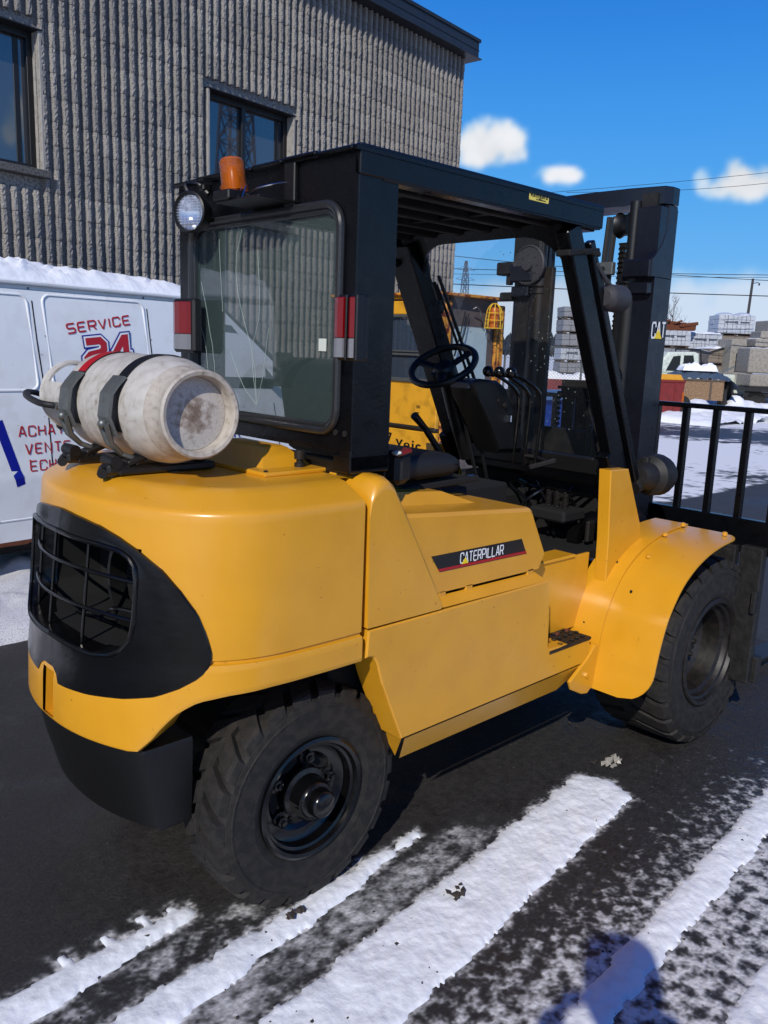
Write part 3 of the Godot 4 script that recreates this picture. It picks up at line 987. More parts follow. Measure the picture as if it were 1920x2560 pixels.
	s.box(V(.62, 1.185, .03), V(.46, .03, .38), .006)
	s.box(V(.98, 1.06, -.1), V(.5, .16, .5), .01)
	s.bar(V(.5, 1.185, .26), V(.9, 1.2, .26), .02, .02, .004)
	obj("seat_rail", s, M.black_matt, truck)
	s = S()
	s.box(V(.40, 1.285, .345), V(.09, .11, .07), .02, Basis(Vector3.UP, .3))
	obj("seat_pouch", s, M.black_dusty, truck)
	s = S()
	s.bar(V(.36, 1.33, .37), V(.41, 1.345, .385), .05, .012, .003)
	obj("belt_buckle", s, M.red_plastic, truck)
	s = S()
	s.bar(V(.345, 1.335, .385), V(.365, 1.34, .392), .03, .01, .003)
	obj("paper_tag", s, M.sticker_white, truck)
	# floor, pedals and the machinery seen in the foot well
	s = S()
	s.box(V(1.5, .86, 0), V(.5, .04, .82), .006)
	s.box(V(1.72, 1.0, 0), V(.05, .40, .82), .006)
	s.box(V(1.45, .97, -.2), V(.4, .16, .3), .02)
	s.box(V(1.48, 1.0, .22), V(.16, .05, .18), .01)
	obj("cab_floor", s, M.black_matt, truck)
	s = S()
	rng.seed = 9
	for i in 9:
		var x := rng.randf_range(1.4, 1.68)
		var z := rng.randf_range(-.1, .38)
		s.tube(spline([V(x, .9, z), V(x + .02, 1.0, z + rng.randf_range(-.08, .08)), V(x + rng.randf_range(-.05, .1), 1.08, z + rng.randf_range(-.1, .1)), V(1.7, 1.05, z)], 4), rng.randf_range(.006, .012), 7)
	s.lathe([Vector2(0, -.06), Vector2(.035, -.06), Vector2(.05, -.03), Vector2(.05, .03), Vector2(.03, .05), Vector2(0, .05)], axis_z(V(1.60, .96, .34)), 16)
	s.lathe([Vector2(.02, -.03), Vector2(.06, -.03), Vector2(.06, .02), Vector2(.02, .02)], axis_z(V(1.55, .90, .30)), 16)
	obj("hydraulic_hose", s, M.black_gloss, truck)
	s = S()
	s.box(V(1.52, .94, .36), V(.05, .09, .02), .006)
	s.box(V(1.44, 1.22, .12), V(.10, .015, .07), .004, Basis(Vector3.BACK, -.3))
	s.bar(V(1.37, 1.19, .14), V(1.47, 1.22, .2), .02, .02, .004)
	obj("pedal", s, M.dark_metal, truck)
	# tail lamps
	for sd in [1, -1]:
		var t := Node3D.new()
		t.name = "tail_lamp" if sd > 0 else "tail_lamp_001"
		truck.add_child(t)
		s = S()
		if sd > 0:
			s.box(V(.066, 1.702, .497), V(.036, .172, .096), .006)
			s.box(V(.045, 1.702, .5015), V(.02, .170, .007), .002)
			s.box(V(.048, 1.702, .543), V(.03, .172, .012), .003)
			s.box(V(.092, 1.702, .46), V(.02, .10, .05), .004)
		else:
			s.box(V(.064, 1.702, -.354), V(.036, .178, .136), .008)
			s.box(V(.092, 1.702, -.40), V(.02, .10, .05), .004)
		obj("lamp_housing", s, M.black_satin, t)
		for part in [["red_lens", 1.676, 1.780, M.lens_red], ["clear_lens", 1.624, 1.674, M.lens_clear]]:
			var y0: float = part[1]
			var y1: float = part[2]
			var shapes := [[[.052, .452], [.036, .456], [.030, .474], [.034, .493], [.052, .497]], [[.052, .506], [.040, .508], [.034, .520], [.040, .535], [.052, .537]]]
			if sd < 0: shapes = [[[.05, -.404], [.034, -.396], [.022, -.366], [.022, -.336], [.034, -.308], [.05, -.300]]]
			for sh in shapes:
				s = S()
				s.prism(sh.map(func(p): return Vector2(p[0], -p[1])), flat_y(V(0, y0, 0)), y1 - y0, .002)
				obj(part[0], s, part[3], t, 20)
	# work lamp
	var wl := Node3D.new()
	wl.name = "work_lamp"
	truck.add_child(wl)
	var wx := Transform3D(Basis(), V(.02, 2.052, -.242)) * Transform3D(Basis(Vector3(0, 1, .0), deg_to_rad(18)).scaled(V(.84, .84, .84)), Vector3.ZERO) * axis_x(Vector3.ZERO, true)
	s = S()
	s.lathe([Vector2(0, -.075), Vector2(.03, -.073), Vector2(.055, -.05), Vector2(.066, -.02), Vector2(.0755, .012), Vector2(.0765, .022), Vector2(.071, .026), Vector2(.067, .018), Vector2(.062, .008)], wx, 40)
	obj("lamp_bowl", s, M.black_satin, wl)
	s = S()
	s.lathe([Vector2(.064, .004), Vector2(.05, -.015), Vector2(.03, -.03), Vector2(0, -.036)], wx, 32)
	obj("lamp_reflector", s, M.chrome, wl)
	s = S()
	s.lathe([Vector2(.064, .012), Vector2(.05, .019), Vector2(.025, .023), Vector2(0, .0245)], wx, 32)
	obj("lamp_lens", s, M.lamp_glass, wl)
	s = S()
	for k in 11:
		var y := -.05 + k * .01
		var h := sqrt(maxf(0, .061 * .061 - y * y))
		s.bar(wx * V(y, .0215 - y * y * 2.2, -h), wx * V(y, .0215 - y * y * 2.2, h), .002, .002, 0)
	for k in 5:
		var y := -.04 + k * .02
		var h := sqrt(maxf(0, .061 * .061 - y * y))
		s.bar(wx * V(-h, .021 - y * y * 2, y), wx * V(h, .021 - y * y * 2, y), .0015, .002, 0)
	obj("lens_ribs", s, M.lamp_glass, wl)
	s = S()
	s.bar(V(.07, 2.14, -.275), V(.1, 2.14, -.275), .03, .02, .004)
	s.tube(spline([V(.03, 2.11, -.275), V(.03, 2.145, -.3), V(.07, 2.15, -.29), V(.09, 2.12, -.26)], 5), .008, 8)
	obj("lamp_bracket", s, M.black_satin, wl)
	# amber beacon
	var b := Node3D.new()
	b.name = "beacon"
	truck.add_child(b)
	s = S()
	var pr := [Vector2(.047, 0)]
	for k in 22:
		var y := .004 + k * .0054
		pr.append(Vector2(.0445 if k < 4 else .0405, y)); pr.append(Vector2(.0465 if k < 4 else .0388, y + .0027))
	pr.append(Vector2(.036, .126)); pr.append(Vector2(0, .13))
	s.lathe(pr, Transform3D(Basis(Vector3.RIGHT, -.2) * Basis.from_scale(V(.88, .74, .88)), V(-.01, 2.078, .045)), 32)
	obj("beacon_lens", s, M.amber, b, 30)
	s = S()
	s.lathe([Vector2(.012, 0), Vector2(.018, .02), Vector2(.018, .055), Vector2(.012, .07), Vector2(0, .072)], Transform3D(Basis(Vector3.RIGHT, -.2), V(-.01, 2.08, .045)), 16)
	obj("beacon_bulb", s, M.amber_core, b)
	s = S()
	s.box(V(.03, 2.052, .1), V(.14, .006, .22), .002)
	s.box(V(-.01, 2.068, .035), V(.085, .028, .085), .004)
	s.box(V(.092, 2.10, .18), V(.016, .12, .05), .003)
	obj("beacon_shelf", s, M.black_satin, b)
	s = S()
	s.tube(spline([V(.03, 2.06, .06), V(.02, 2.085, .1), V(.05, 2.10, .15), V(.09, 2.11, .17)], 5), .0025, 6)
	for z in [.078, .1]: s.bar(V(-.02, 2.06, z), V(.0, 2.095, z - .01), .003, .003, 0)
	obj("beacon_wire", s, M.chrome, b)

func build_mast():
	var s := S()
	for sd in [1, -1]:
		s = S()
		var z: float = .366 * sd
		s.prism([Vector2(1.836, 0), Vector2(1.975, 0), Vector2(1.975, .105), Vector2(1.952, .105), Vector2(1.945, .03), Vector2(1.866, .03), Vector2(1.859, .105), Vector2(1.836, .105)].map(func(p): return Vector2(p.x, -z + p.y * sd)), flat_y(V(0, .12, 0)), 2.13 + .02, .003)
		obj("outer_rail", s, M.mast_paint, truck, 20)
		s = S()
		s.prism([Vector2(1.862, 0), Vector2(2.0, 0), Vector2(2.0, .07), Vector2(1.98, .07), Vector2(1.97, .025), Vector2(1.9, .025), Vector2(1.89, .07), Vector2(1.862, .07)].map(func(p): return Vector2(p.x, -.33 * sd + p.y * sd)), flat_y(V(0, .14, 0)), 2.19, .003)
		obj("inner_rail", s, M.black_dusty, truck, 20)
		# brackets that tie the rail to the lift cylinder
		s = S()
		s.prism([Vector2(1.80, 1.985), Vector2(1.968, 1.985), Vector2(1.968, 2.28), Vector2(1.90, 2.28), Vector2(1.895, 2.18), Vector2(1.865, 2.12), Vector2(1.82, 2.075), Vector2(1.80, 2.06)], face_z(V(0, 0, .335 if sd > 0 else -.369)), .034, .003)
		s.box(V(1.83, 2.02, .30 * sd), V(.08, .075, .13), .006)
		s.box(V(1.83, 1.94, .31 * sd), V(.06, .05, .10), .006)
		obj("rail_bracket", s, M.mast_paint, truck, 20)
		s = S()
		s.lathe([Vector2(0, .3), Vector2(.045, .3), Vector2(.0455, 1.93), Vector2(.052, 1.932), Vector2(.052, 1.955), Vector2(.046, 1.96), Vector2(.05, 1.965), Vector2(.05, 2.0), Vector2(.026, 2.005), Vector2(.024, 2.30), Vector2(0, 2.3)], Transform3D(Basis(), V(1.86, 0, .235 * sd)), 24)
		obj("lift_cylinder", s, M.black_satin, truck)
		# leaf chain
		s = S()
		for k in (56 if sd > 0 else 3):
			var y := 1.0 + k * .0205
			s.box(V(1.90 + (.004 if k % 2 else -.002), y, .165 * sd), V(.026, .0175, .030 if k % 2 else .02), .003)
			s.tube([V(1.9, y + .01, .145 * sd), V(1.9, y + .01, .185 * sd)], .005, 6)
		obj("lift_chain", s, M.chain, truck)
		s = S()
		s.lathe([Vector2(.02, -.03), Vector2(.055, -.03), Vector2(.045, -.012), Vector2(.045, .012), Vector2(.055, .03), Vector2(.02, .03)], axis_z(V(1.90, 2.215, .17 * sd)), 24)
		obj("chain_sheave", s, M.black_satin, truck)
	s = S()
	s.prism([Vector2(1.86, .35), Vector2(1.90, .368), Vector2(1.95, .368), Vector2(1.975, .34), Vector2(2.005, .1), Vector2(2.005, -.1), Vector2(1.975, -.34), Vector2(1.95, -.368), Vector2(1.90, -.368), Vector2(1.86, -.35), Vector2(1.83, -.2), Vector2(1.82, 0), Vector2(1.83, .2)].map(func(p): return Vector2(p.x, -p.y)), flat_y(V(.02, 2.285, 0)), .07, .004)
	obj("mast_crosshead", s, M.mast_paint, truck, 15)
	for y in [.5, 1.25]:
		s = S()
		s.box(V(1.95, y, 0), V(.05, .12, .70), .006)
		obj("mast_crossmember", s, M.black_dusty, truck)
	# hose pair with its clamp
	for z in [.125, .095]:
		s = S()
		s.tube(spline([V(1.87, 1.0, z), V(1.865, 1.5, z), V(1.865, 2.0, z + .002), V(1.88, 2.25, z + .004)], 6), .0125, 8)
		obj("mast_hose", s, M.rubber_hose, truck)
	s = S()
	s.box(V(1.85, 2.03, .11), V(.03, .055, .10), .004)
	obj("hose_clamp", s, M.dull_steel, truck)
	s = S()
	s.lathe([Vector2(.010, 0), Vector2(.009, .006), Vector2(0, .007)], axis_x(V(1.835, 2.03, .115), true), 12)
	obj("clamp_bolt", s, M.dark_metal, truck)
	# round guide pulley and stops on the far rail
	s = S()
	s.lathe([Vector2(.088, -.012), Vector2(.09, .004), Vector2(.084, .008), Vector2(.08, .003), Vector2(.055, .003), Vector2(.03, .006), Vector2(.026, .02), Vector2(0, .022)], axis_x(V(1.80, 2.058, -.262), true), 40)
	for i in 8: s.lathe([Vector2(.006, .003), Vector2(.006, .007), Vector2(0, .008)], axis_x(V(1.80, 2.058 + .05 * sin(TAU * i / 8), -.262 + .05 * cos(TAU * i / 8)), true), 6)
	obj("guide_pulley", s, M.dusty_grey, truck)
	s = S()
	s.box(V(1.84, 2.05, -.415), V(.06, .06, .10), .006)
	s.box(V(1.84, 2.0, -.40), V(.03, .05, .025), .003)
	s.box(V(1.84, 1.92, -.40), V(.05, .04, .08), .006)
	s.box(V(1.85, 2.15, -.30), V(.05, .2, .16), .01)
	s.box(V(1.85, 1.55, -.25), V(.03, 1.0, .2), .004)
	obj("rail_stop", s, M.black_dusty, truck)
	# emblem on the side of the right rail
	var pl := V(1.905, 1.7725, .3675)
	stroke_text("CAT", pl, Vector3(1, .04, 0).normalized(), Vector3.UP, .070, .118, .29, M.paint_white, truck, "emblem_letters", .10)
	s = S()
	var tp := Transform3D(Basis(), V(1.905, 1.737, .3685))
	s.prism([Vector2(-.031, 0), Vector2(.031, 0), Vector2(0, .042)], tp, .001, 0, false)
	obj("emblem_triangle", s, M.sticker_yellow2, truck)
	s = S()
	s.prism([Vector2(-.034, -.002), Vector2(.034, -.002), Vector2(0, .046)], Transform3D(Basis(), V(1.905, 1.737, .368)), .0008, 0, false)
	obj("emblem_edge", s, M.black_satin, truck)
	# lamp boot on the right of the mast, a hub-like tilt pivot
	s = S()
	s.lathe([Vector2(0, -.09), Vector2(.04, -.088), Vector2(.055, -.06), Vector2(.06, -.02), Vector2(.085, .0), Vector2(.09, .06), Vector2(.08, .09), Vector2(0, .1)], axis_x(V(1.80, 1.165, .452)), 24)
	s.box(V(1.78, 1.225, .44), V(.03, .04, .03), .005)
	s.tube([V(1.7, 1.12, .44), V(1.78, 1.15, .45)], .03, 10)
	obj("head_lamp", s, M.black_dusty, truck)
	# carriage and load backrest
	s = S()
	s.box(V(2.12, 1.2, -.20), V(.03, .62, .06), .004)
	s.box(V(2.12, 1.2, .0), V(.03, .62, .05), .004)
	s.box(V(2.12, 1.2, -.108), V(.02, .62, .10), .004)
	s.box(V(2.12, 1.49, -.1), V(.04, .09, .28), .006)
	for k in 22: s.box(V(2.1, .95 + k * .026, -.245), V(.02, .014, .02), .004)
	obj("carriage", s, M.black_dusty, truck)
	var bx := 2.25
	s = S()
	s.box(V(bx, 1.448, 0), V(.04, .022, 1.72), .003)
	obj("backrest_rail", s, M.black_paint, truck)
	for k in 12:
		var z := -.835 + k * .1455 + .032
		s = S()
		s.box(V(bx, 1.2, z), V(.03, .48, .030), .003)
		obj("backrest_bar", s, M.black_paint, truck)
	s = S()
	s.box(V(bx, .895, 0), V(.04, .15, 1.72), .004)
	obj("carriage_bar", s, M.black_paint, truck)
	s = S()
	s.box(V(bx, .30, 0), V(.05, .12, 1.66), .004)
	for z in [.66, -.66]: s.box(V(bx - .03, .55, z), V(.04, .6, .05), .004)
	s.box(V(bx - .04, .80, .52), V(.05, .07, .34), .004)
	obj("lower_carriage_bar", s, M.black_dusty, truck)
	for z in [.5, -.5]:
		s = S()
		s.prism([Vector2(bx + .03, .9), Vector2(bx + .075, .9), Vector2(bx + .08, .14), Vector2(bx + .12, .105), Vector2(bx + 1.1, .075), Vector2(bx + 1.1, .06), Vector2(bx + .08, .06), Vector2(bx + .03, .1)], face_z(V(0, 0, z - .06)), .12, .003)
		obj("fork", s, M.dark_metal, truck, 25)
	s = S()
	s.box(V(2.21, .55, .76), V(.05, .62, .10), .004)
	s.box(V(2.18, .62, .80), V(.03, .10, .02), .003)
	obj("side_shift_plate", s, M.black_dusty, truck)

func build_decal():
	var s := S()
	s.prism([Vector2(.407, 1.0255), Vector2(.863, 1.0225), Vector2(.896, .965), Vector2(.449, .969)], face_z(V(0, 0, .5055)), .001, 0, false)
	var d := obj("hood_decal", s, M.decal_black, truck)
	s = S()
	s.prism([Vector2(.4405, .9798), Vector2(.8905, .9758), Vector2(.896, .9672), Vector2(.447, .9712)], face_z(V(0, 0, .5067)), .0006, 0, false)
	obj("red_stripe", s, M.decal_red, d)
	stroke_text("CATERPILLAR", V(.652, .9995, .5068), Vector3(1, -.008, 0).normalized(), Vector3.UP, .0365, .222, .27, M.paint_white, d, "brand_letters", .10)
	s = S()
	s.prism([Vector2(-.0165, 0), Vector2(.0165, 0), Vector2(0, .021)], Transform3D(Basis(), V(.5665, .980, .5082)), .0006, 0, false)
	obj("yellow_triangle", s, M.sticker_yellow2, d)

# ---- lettering -------------------------------------------------------------------------------
const GLYPH := {
	"A": [[[0, 0], [.42, 1], [.58, 1], [1, 0]], [[.17, .33], [.83, .33]]],
	"C": [[[1, .70], [1, .86], [.86, 1], [.14, 1], [0, .86], [0, .14], [.14, 0], [.86, 0], [1, .14], [1, .30]]],
	"D": [[[0, 0], [0, 1], [.78, 1], [1, .8], [1, .2], [.78, 0], [0, 0]]],
	"E": [[[1, 1], [.14, 1], [0, .86], [0, .14], [.14, 0], [1, 0]], [[0, .5], [.85, .5]]],
	"H": [[[0, 0], [0, 1]], [[1, 0], [1, 1]], [[0, .5], [1, .5]]],
	"I": [[[.5, 0], [.5, 1]]],
	"L": [[[0, 1], [0, 0], [1, 0]]],
	"N": [[[0, 0], [0, 1], [1, 0], [1, 1]]],
	"O": [[[.14, 0], [.86, 0], [1, .14], [1, .86], [.86, 1], [.14, 1], [0, .86], [0, .14], [.14, 0]]],
	"P": [[[0, 0], [0, 1], [.84, 1], [1, .86], [1, .58], [.84, .44], [0, .44]]],
	"R": [[[0, 0], [0, 1], [.84, 1], [1, .86], [1, .6], [.84, .46], [0, .46]], [[.55, .46], [1, 0]]],
	"S": [[[1, 1], [.12, 1], [0, .88], [0, .62], [.12, .5], [.88, .5], [1, .38], [1, .12], [.88, 0], [0, 0]]],
	"T": [[[0, 1], [1, 1]], [[.5, 1], [.5, 0]]],
	"U": [[[0, 1], [0, .14], [.14, 0], [.86, 0], [1, .14], [1, 1]]],
	"V": [[[0, 1], [.45, 0], [.55, 0], [1, 1]]],
	"G": [[[1, .8], [.86, 1], [.14, 1], [0, .86], [0, .14], [.14, 0], [.86, 0], [1, .14], [1, .5], [.55, .5]]],
	"2": [[[0, 1], [.8, 1], [1, .84], [1, .64], [.84, .52], [.2, .46], [0, .32], [0, 0], [1, 0]]],
	"4": [[[.72, 0], [.72, 1], [.62, 1], [0, .34], [0, .26], [1.05, .26]]],
	"7": [[[0, 1], [1, 1], [1, .9], [.45, 0]]],
	".": [[[0, 0], [.12, 0]]],
	"'": [[[0, 1.12], [.25, 1.3]]],
}

# a flat stroke of even width with mitred corners; each piece lies a hair above the one before, so none share a plane
func ribbon(s: Soup, pts: PackedVector2Array, hw: float, ext: float, xf: Transform3D, z0: float):
	var n := pts.size()
	var closed := pts[0].distance_to(pts[n - 1]) < 1e-6
	if not closed and ext > 0:
		pts[0] -= (pts[1] - pts[0]).normalized() * ext
		pts[n - 1] += (pts[n - 1] - pts[n - 2]).normalized() * ext
	var L := []
	var R := []
	for i in n:
		var d0: Vector2
		var d1: Vector2
		if closed:
			d0 = (pts[i] - pts[(i - 1 + n - 1) % (n - 1)] if i > 0 else pts[0] - pts[n - 2]).normalized()
			d1 = (pts[1] - pts[0] if i == n - 1 or i == 0 else pts[i + 1] - pts[i]).normalized()
		else:
			d0 = (pts[i] - pts[i - 1]).normalized() if i > 0 else (pts[1] - pts[0]).normalized()
			d1 = (pts[i + 1] - pts[i]).normalized() if i < n - 1 else d0
		var m := (d0.orthogonal() + d1.orthogonal()).normalized()
		var k := hw / maxf(m.dot(d0.orthogonal()), .45)
		L.append(pts[i] + m * k); R.append(pts[i] - m * k)
	for i in n - 1:
		lap += 1
		var z := z0 + (lap % 11) * .00006
		s.quad(xf * Vector3(L[i].x, L[i].y, z), xf * Vector3(L[i + 1].x, L[i + 1].y, z), xf * Vector3(R[i + 1].x, R[i + 1].y, z), xf * Vector3(R[i].x, R[i].y, z))
var lap := 0

# letters drawn with strokes of even width: width of the whole word, stroke as a share of a letter's width
func stroke_text(word: String, at: Vector3, ex: Vector3, ey: Vector3, h: float, w: float, stroke: float, m: Material, parent: Node, called: String, gap := .25, grow := 0.0, slant := 0.0, lift := 0.0, rise := .0012):
	var s := S()
	var n := word.length()
	var uw := {}
	var total := 0.0
	for i in n:
		var k: float = .12 if word[i] in ".I'" else 1.0
		total += k + (gap + stroke if i < n - 1 else 0.0)
	total += stroke
	var lw := w / total
	var t := lw * stroke
	var x := -w / 2 + t / 2
	var ez := ex.cross(ey).normalized()
	for i in n:
		var k: float = .12 if word[i] in ".I'" else 1.0
		for line in GLYPH[word[i]]:
			var pts := PackedVector2Array()
			for p in line:
				var px: float = (p[0] if k == 1.0 else (p[0] - .5 if word[i] == "I" else p[0]) + (.06 if word[i] == "I" else 0.0))
				var yy: float = p[1] * (h - t) - (h - t) / 2
				pts.append(Vector2(x + px * lw + yy * slant, yy))
			ribbon(s, pts, t / 2 + grow, grow, Transform3D(Basis(ex, ey, ez), at + ez * lift), rise)
		x += (k + gap + stroke) * lw
	return obj(called, s, m, parent, 0)

func lettering(word: String, at: Vector3, ex: Vector3, ey: Vector3, h: float, w: float, m: Material, parent: Node, bold := false):
	var t := TextMesh.new()
	var f := SystemFont.new()
	f.font_names = PackedStringArray(["Droid Sans"])
	if bold: f.font_weight = 700
	t.font = f
	t.text = word
	t.font_size = 48
	t.pixel_size = .01
	t.depth = .02
	var bb := t.get_aabb()
	var o := put("lettering", t, m, parent)
	var ez := ex.cross(ey).normalized()
	var sx := w / maxf(bb.size.x, .001)
	var sy := h / maxf(bb.size.y, .001)
	o.transform = Transform3D(Basis(ex * sx, ey * sy, ez * .03), at - ex * sx * bb.get_center().x - ey * sy * bb.get_center().y)
	return o

func build_tank():
	var t := thing("propane_tank", "scuffed white propane cylinder strapped across the top of the yellow counterweight", "gas cylinder", V(-.272, 1.288, -.05))
	var O := V(0, .175, 0)
	var X := axis_z(O)
	var s := S()
	var r := .147
	s.lathe([Vector2(0, -.285), Vector2(.05, -.28), Vector2(.1, -.262), Vector2(.132, -.232), Vector2(.144, -.195), Vector2(r, -.15), Vector2(r, -.052), Vector2(r + .0025, -.048), Vector2(r + .0025, -.040), Vector2(r, -.036), Vector2(r, .17), Vector2(.1445, .205), Vector2(.135, .245), Vector2(.122, .272), Vector2(.1, .292), Vector2(.094, .298), Vector2(.07, .304), Vector2(0, .309)], X, 72)
	obj("tank_shell", s, M.tank_white, t, 40)
	s = S()
	s.lathe([Vector2(.126, .262), Vector2(.124, .275), Vector2(.117, .284), Vector2(.112, .30), Vector2(.112, .325), Vector2(.117, .333), Vector2(.1175, .341), Vector2(.112, .346), Vector2(.103, .344), Vector2(.099, .337), Vector2(.098, .300)], X, 64)
	obj("foot_ring", s, M.tank_ring, t)
	# the dished end carries a brown stain in its middle
	var im := Image.create(128, 128, false, Image.FORMAT_RGB8)
	var dn := FastNoiseLite.new()
	dn.seed = 61; dn.frequency = .05; dn.fractal_octaves = 5
	for j in 128:
		for i in 128:
			var q := clampf(1.15 - Vector2(i - 60, j - 66).length() / 34.0 + dn.get_noise_2d(i, j) * .9, 0, 1) * (.55 + .9 * absf(dn.get_noise_2d(i * 4 + 300, j * 4)))
			var sp := clampf(dn.get_noise_2d(i * 3, j * 3 + 500) * 1.4 - .1, 0, 1)
			im.set_pixel(i, j, Color(.74, .71, .68).lerp(Color(.33, .25, .19), clampf(q, 0, .85)).lerp(Color(.52, .48, .44), sp * .6))
	s = S()
	for i in 48:
		for k in 6:
			var pr := [Vector2(.097 * k / 6, .0), Vector2(.097 * (k + 1) / 6, .0)]
			var pt := func(r2, a): return X * Vector3(cos(a) * r2, .3095 + .002 - r2 * r2 * .9, sin(a) * r2)
			var a0 := TAU * i / 48
			var a1 := TAU * (i + 1) / 48
			s.quad(pt.call(pr[0].x, a1), pt.call(pr[0].x, a0), pt.call(pr[1].x, a0), pt.call(pr[1].x, a1))
			for w in [[0, a1], [0, a0], [1, a0], [0, a1], [1, a0], [1, a1]]: s.uv.append(Vector2(.5, .5) + Vector2.from_angle(w[1]) * pr[w[0]].x * 5.0)
	var dm := mat(Color.WHITE, .6)
	dm.albedo_texture = ImageTexture.create_from_image(im)
	obj("dished_end", s, dm, t, 60)
	# guard collar with its two openings
	s = S()
	for seg in [[-.62, 1.0, -.455, -.25], [1.0, 2.2, -.455, -.41], [1.0, 2.2, -.31, -.25], [2.2, 3.6, -.455, -.25], [3.6, 5.66, -.455, -.42]]:
		var n := int((seg[1] - seg[0]) * 9)
		s.lathe([Vector2(.108, seg[2]), Vector2(.108, seg[3]), Vector2(.101, seg[3]), Vector2(.101, seg[2]), Vector2(.108, seg[2])], X, n, seg[0], seg[1])
	var rim := []
	for i in 48: rim.append(X * Vector3(cos(TAU * i / 48) * .105, -.455, sin(TAU * i / 48) * .105))
	s.tube(rim, .0085, 8, true)
	obj("collar", s, M.tank_white, t, 40)
	s = S()
	s.lathe([Vector2(.028, -.33), Vector2(.028, -.29), Vector2(.02, -.28)], X, 16)
	s.lathe([Vector2(0, -.0), Vector2(.012, 0), Vector2(.013, .02), Vector2(.017, .022), Vector2(.017, .04), Vector2(.012, .042), Vector2(.011, .07), Vector2(0, .07)], Transform3D(Basis(V(.8, .6, 0), V(-.6, .8, 0), V(0, 0, 1)), O + V(-.02, 0, -.31)), 14)
	obj("valve", s, M.brass, t)
	# hose from the valve, looping out behind
	s = S()
	s.lathe([Vector2(0, 0), Vector2(.012, 0), Vector2(.014, .03), Vector2(.012, .05), Vector2(0, .05)], Transform3D(Basis(V(0, 0, 1), V(-1, 0, 0), V(0, -1, 0)), O + V(-.065, -.025, -.33)), 12)
	obj("hose_fitting", s, M.dull_steel, t)
	s = S()
	s.tube(spline([O + V(-.11, -.025, -.335), O + V(-.135, -.02, -.40), O + V(-.10, -.012, -.60), O + V(-.03, -.01, -.78), O + V(.03, -.02, -.84), O + V(.055, -.035, -.80), O + V(.04, -.055, -.66), O + V(.0, -.075, -.47), O + V(-.02, -.09, -.30), O + V(.0, -.13, -.12)], 8), .0105, 10)
	obj("gas_hose", s, M.rubber_hose, t)
	# straps with buckles and the clamps on the counterweight
	for z in [.145, -.115]:
		s = S()
		s.lathe([Vector2(.1475, z - .024), Vector2(.1505, z - .024), Vector2(.1505, z + .024), Vector2(.1475, z + .024)], X, 48, 2.75, 6.0)
		obj("strap", s, M.black_satin, t)
		var bk := func(a, rr, dz): return X * Vector3(cos(a) * rr, z + dz, sin(a) * rr)
		s = S()
		var R := []
		for k in [[3.75, .152], [3.55, .160], [3.4, .168], [3.05, .172], [2.75, .166], [2.7, .156]]:
			R.append([bk.call(k[0], k[1], -.033), bk.call(k[0], k[1] + .008, -.033), bk.call(k[0], k[1] + .008, .033), bk.call(k[0], k[1], .033)])
		s.rings(R)
		obj("buckle", s, M.dull_steel, t, 20)
		s = S()
		s.tube([bk.call(2.95, .182, -.02), bk.call(2.65, .184, -.012), bk.call(2.4, .175, 0), bk.call(2.25, .165, .005), bk.call(2.1, .172, .005)], .008, 8)
		s.tube([bk.call(2.95, .182, .02), bk.call(2.65, .184, .012), bk.call(2.4, .175, 0)], .008, 8)
		s.ball(bk.call(2.95, .184, 0), V(.013, .013, .013), 8)
		obj("buckle_hook", s, M.dull_steel, t)
		s = S()
		s.box(V(0, .012, z), V(.30, .022, .055), .005)
		s.box(V(-.145, .018, z), V(.07, .03, .05), .008)
		s.tube([V(-.16, .04, z - .03), V(-.16, .04, z + .035)], .017, 12)
		s.tube([V(-.16, .012, z - .045), V(-.19, .008, z + .01)], .014, 10)
		s.bar(V(-.12, .03, z), V(-.05, .055, z), .05, .016, .004)
		s.bar(V(.12, .03, z), V(.05, .055, z), .05, .016, .004)
		obj("tank_clamp", s, M.black_satin, t)
	s = S()
	s.lathe([Vector2(.1506, -.138), Vector2(.1512, -.138), Vector2(.1512, -.092), Vector2(.1506, -.092)], X, 10, 3.8, 4.6)
	obj("hazard_label", s, M.decal_red, t)

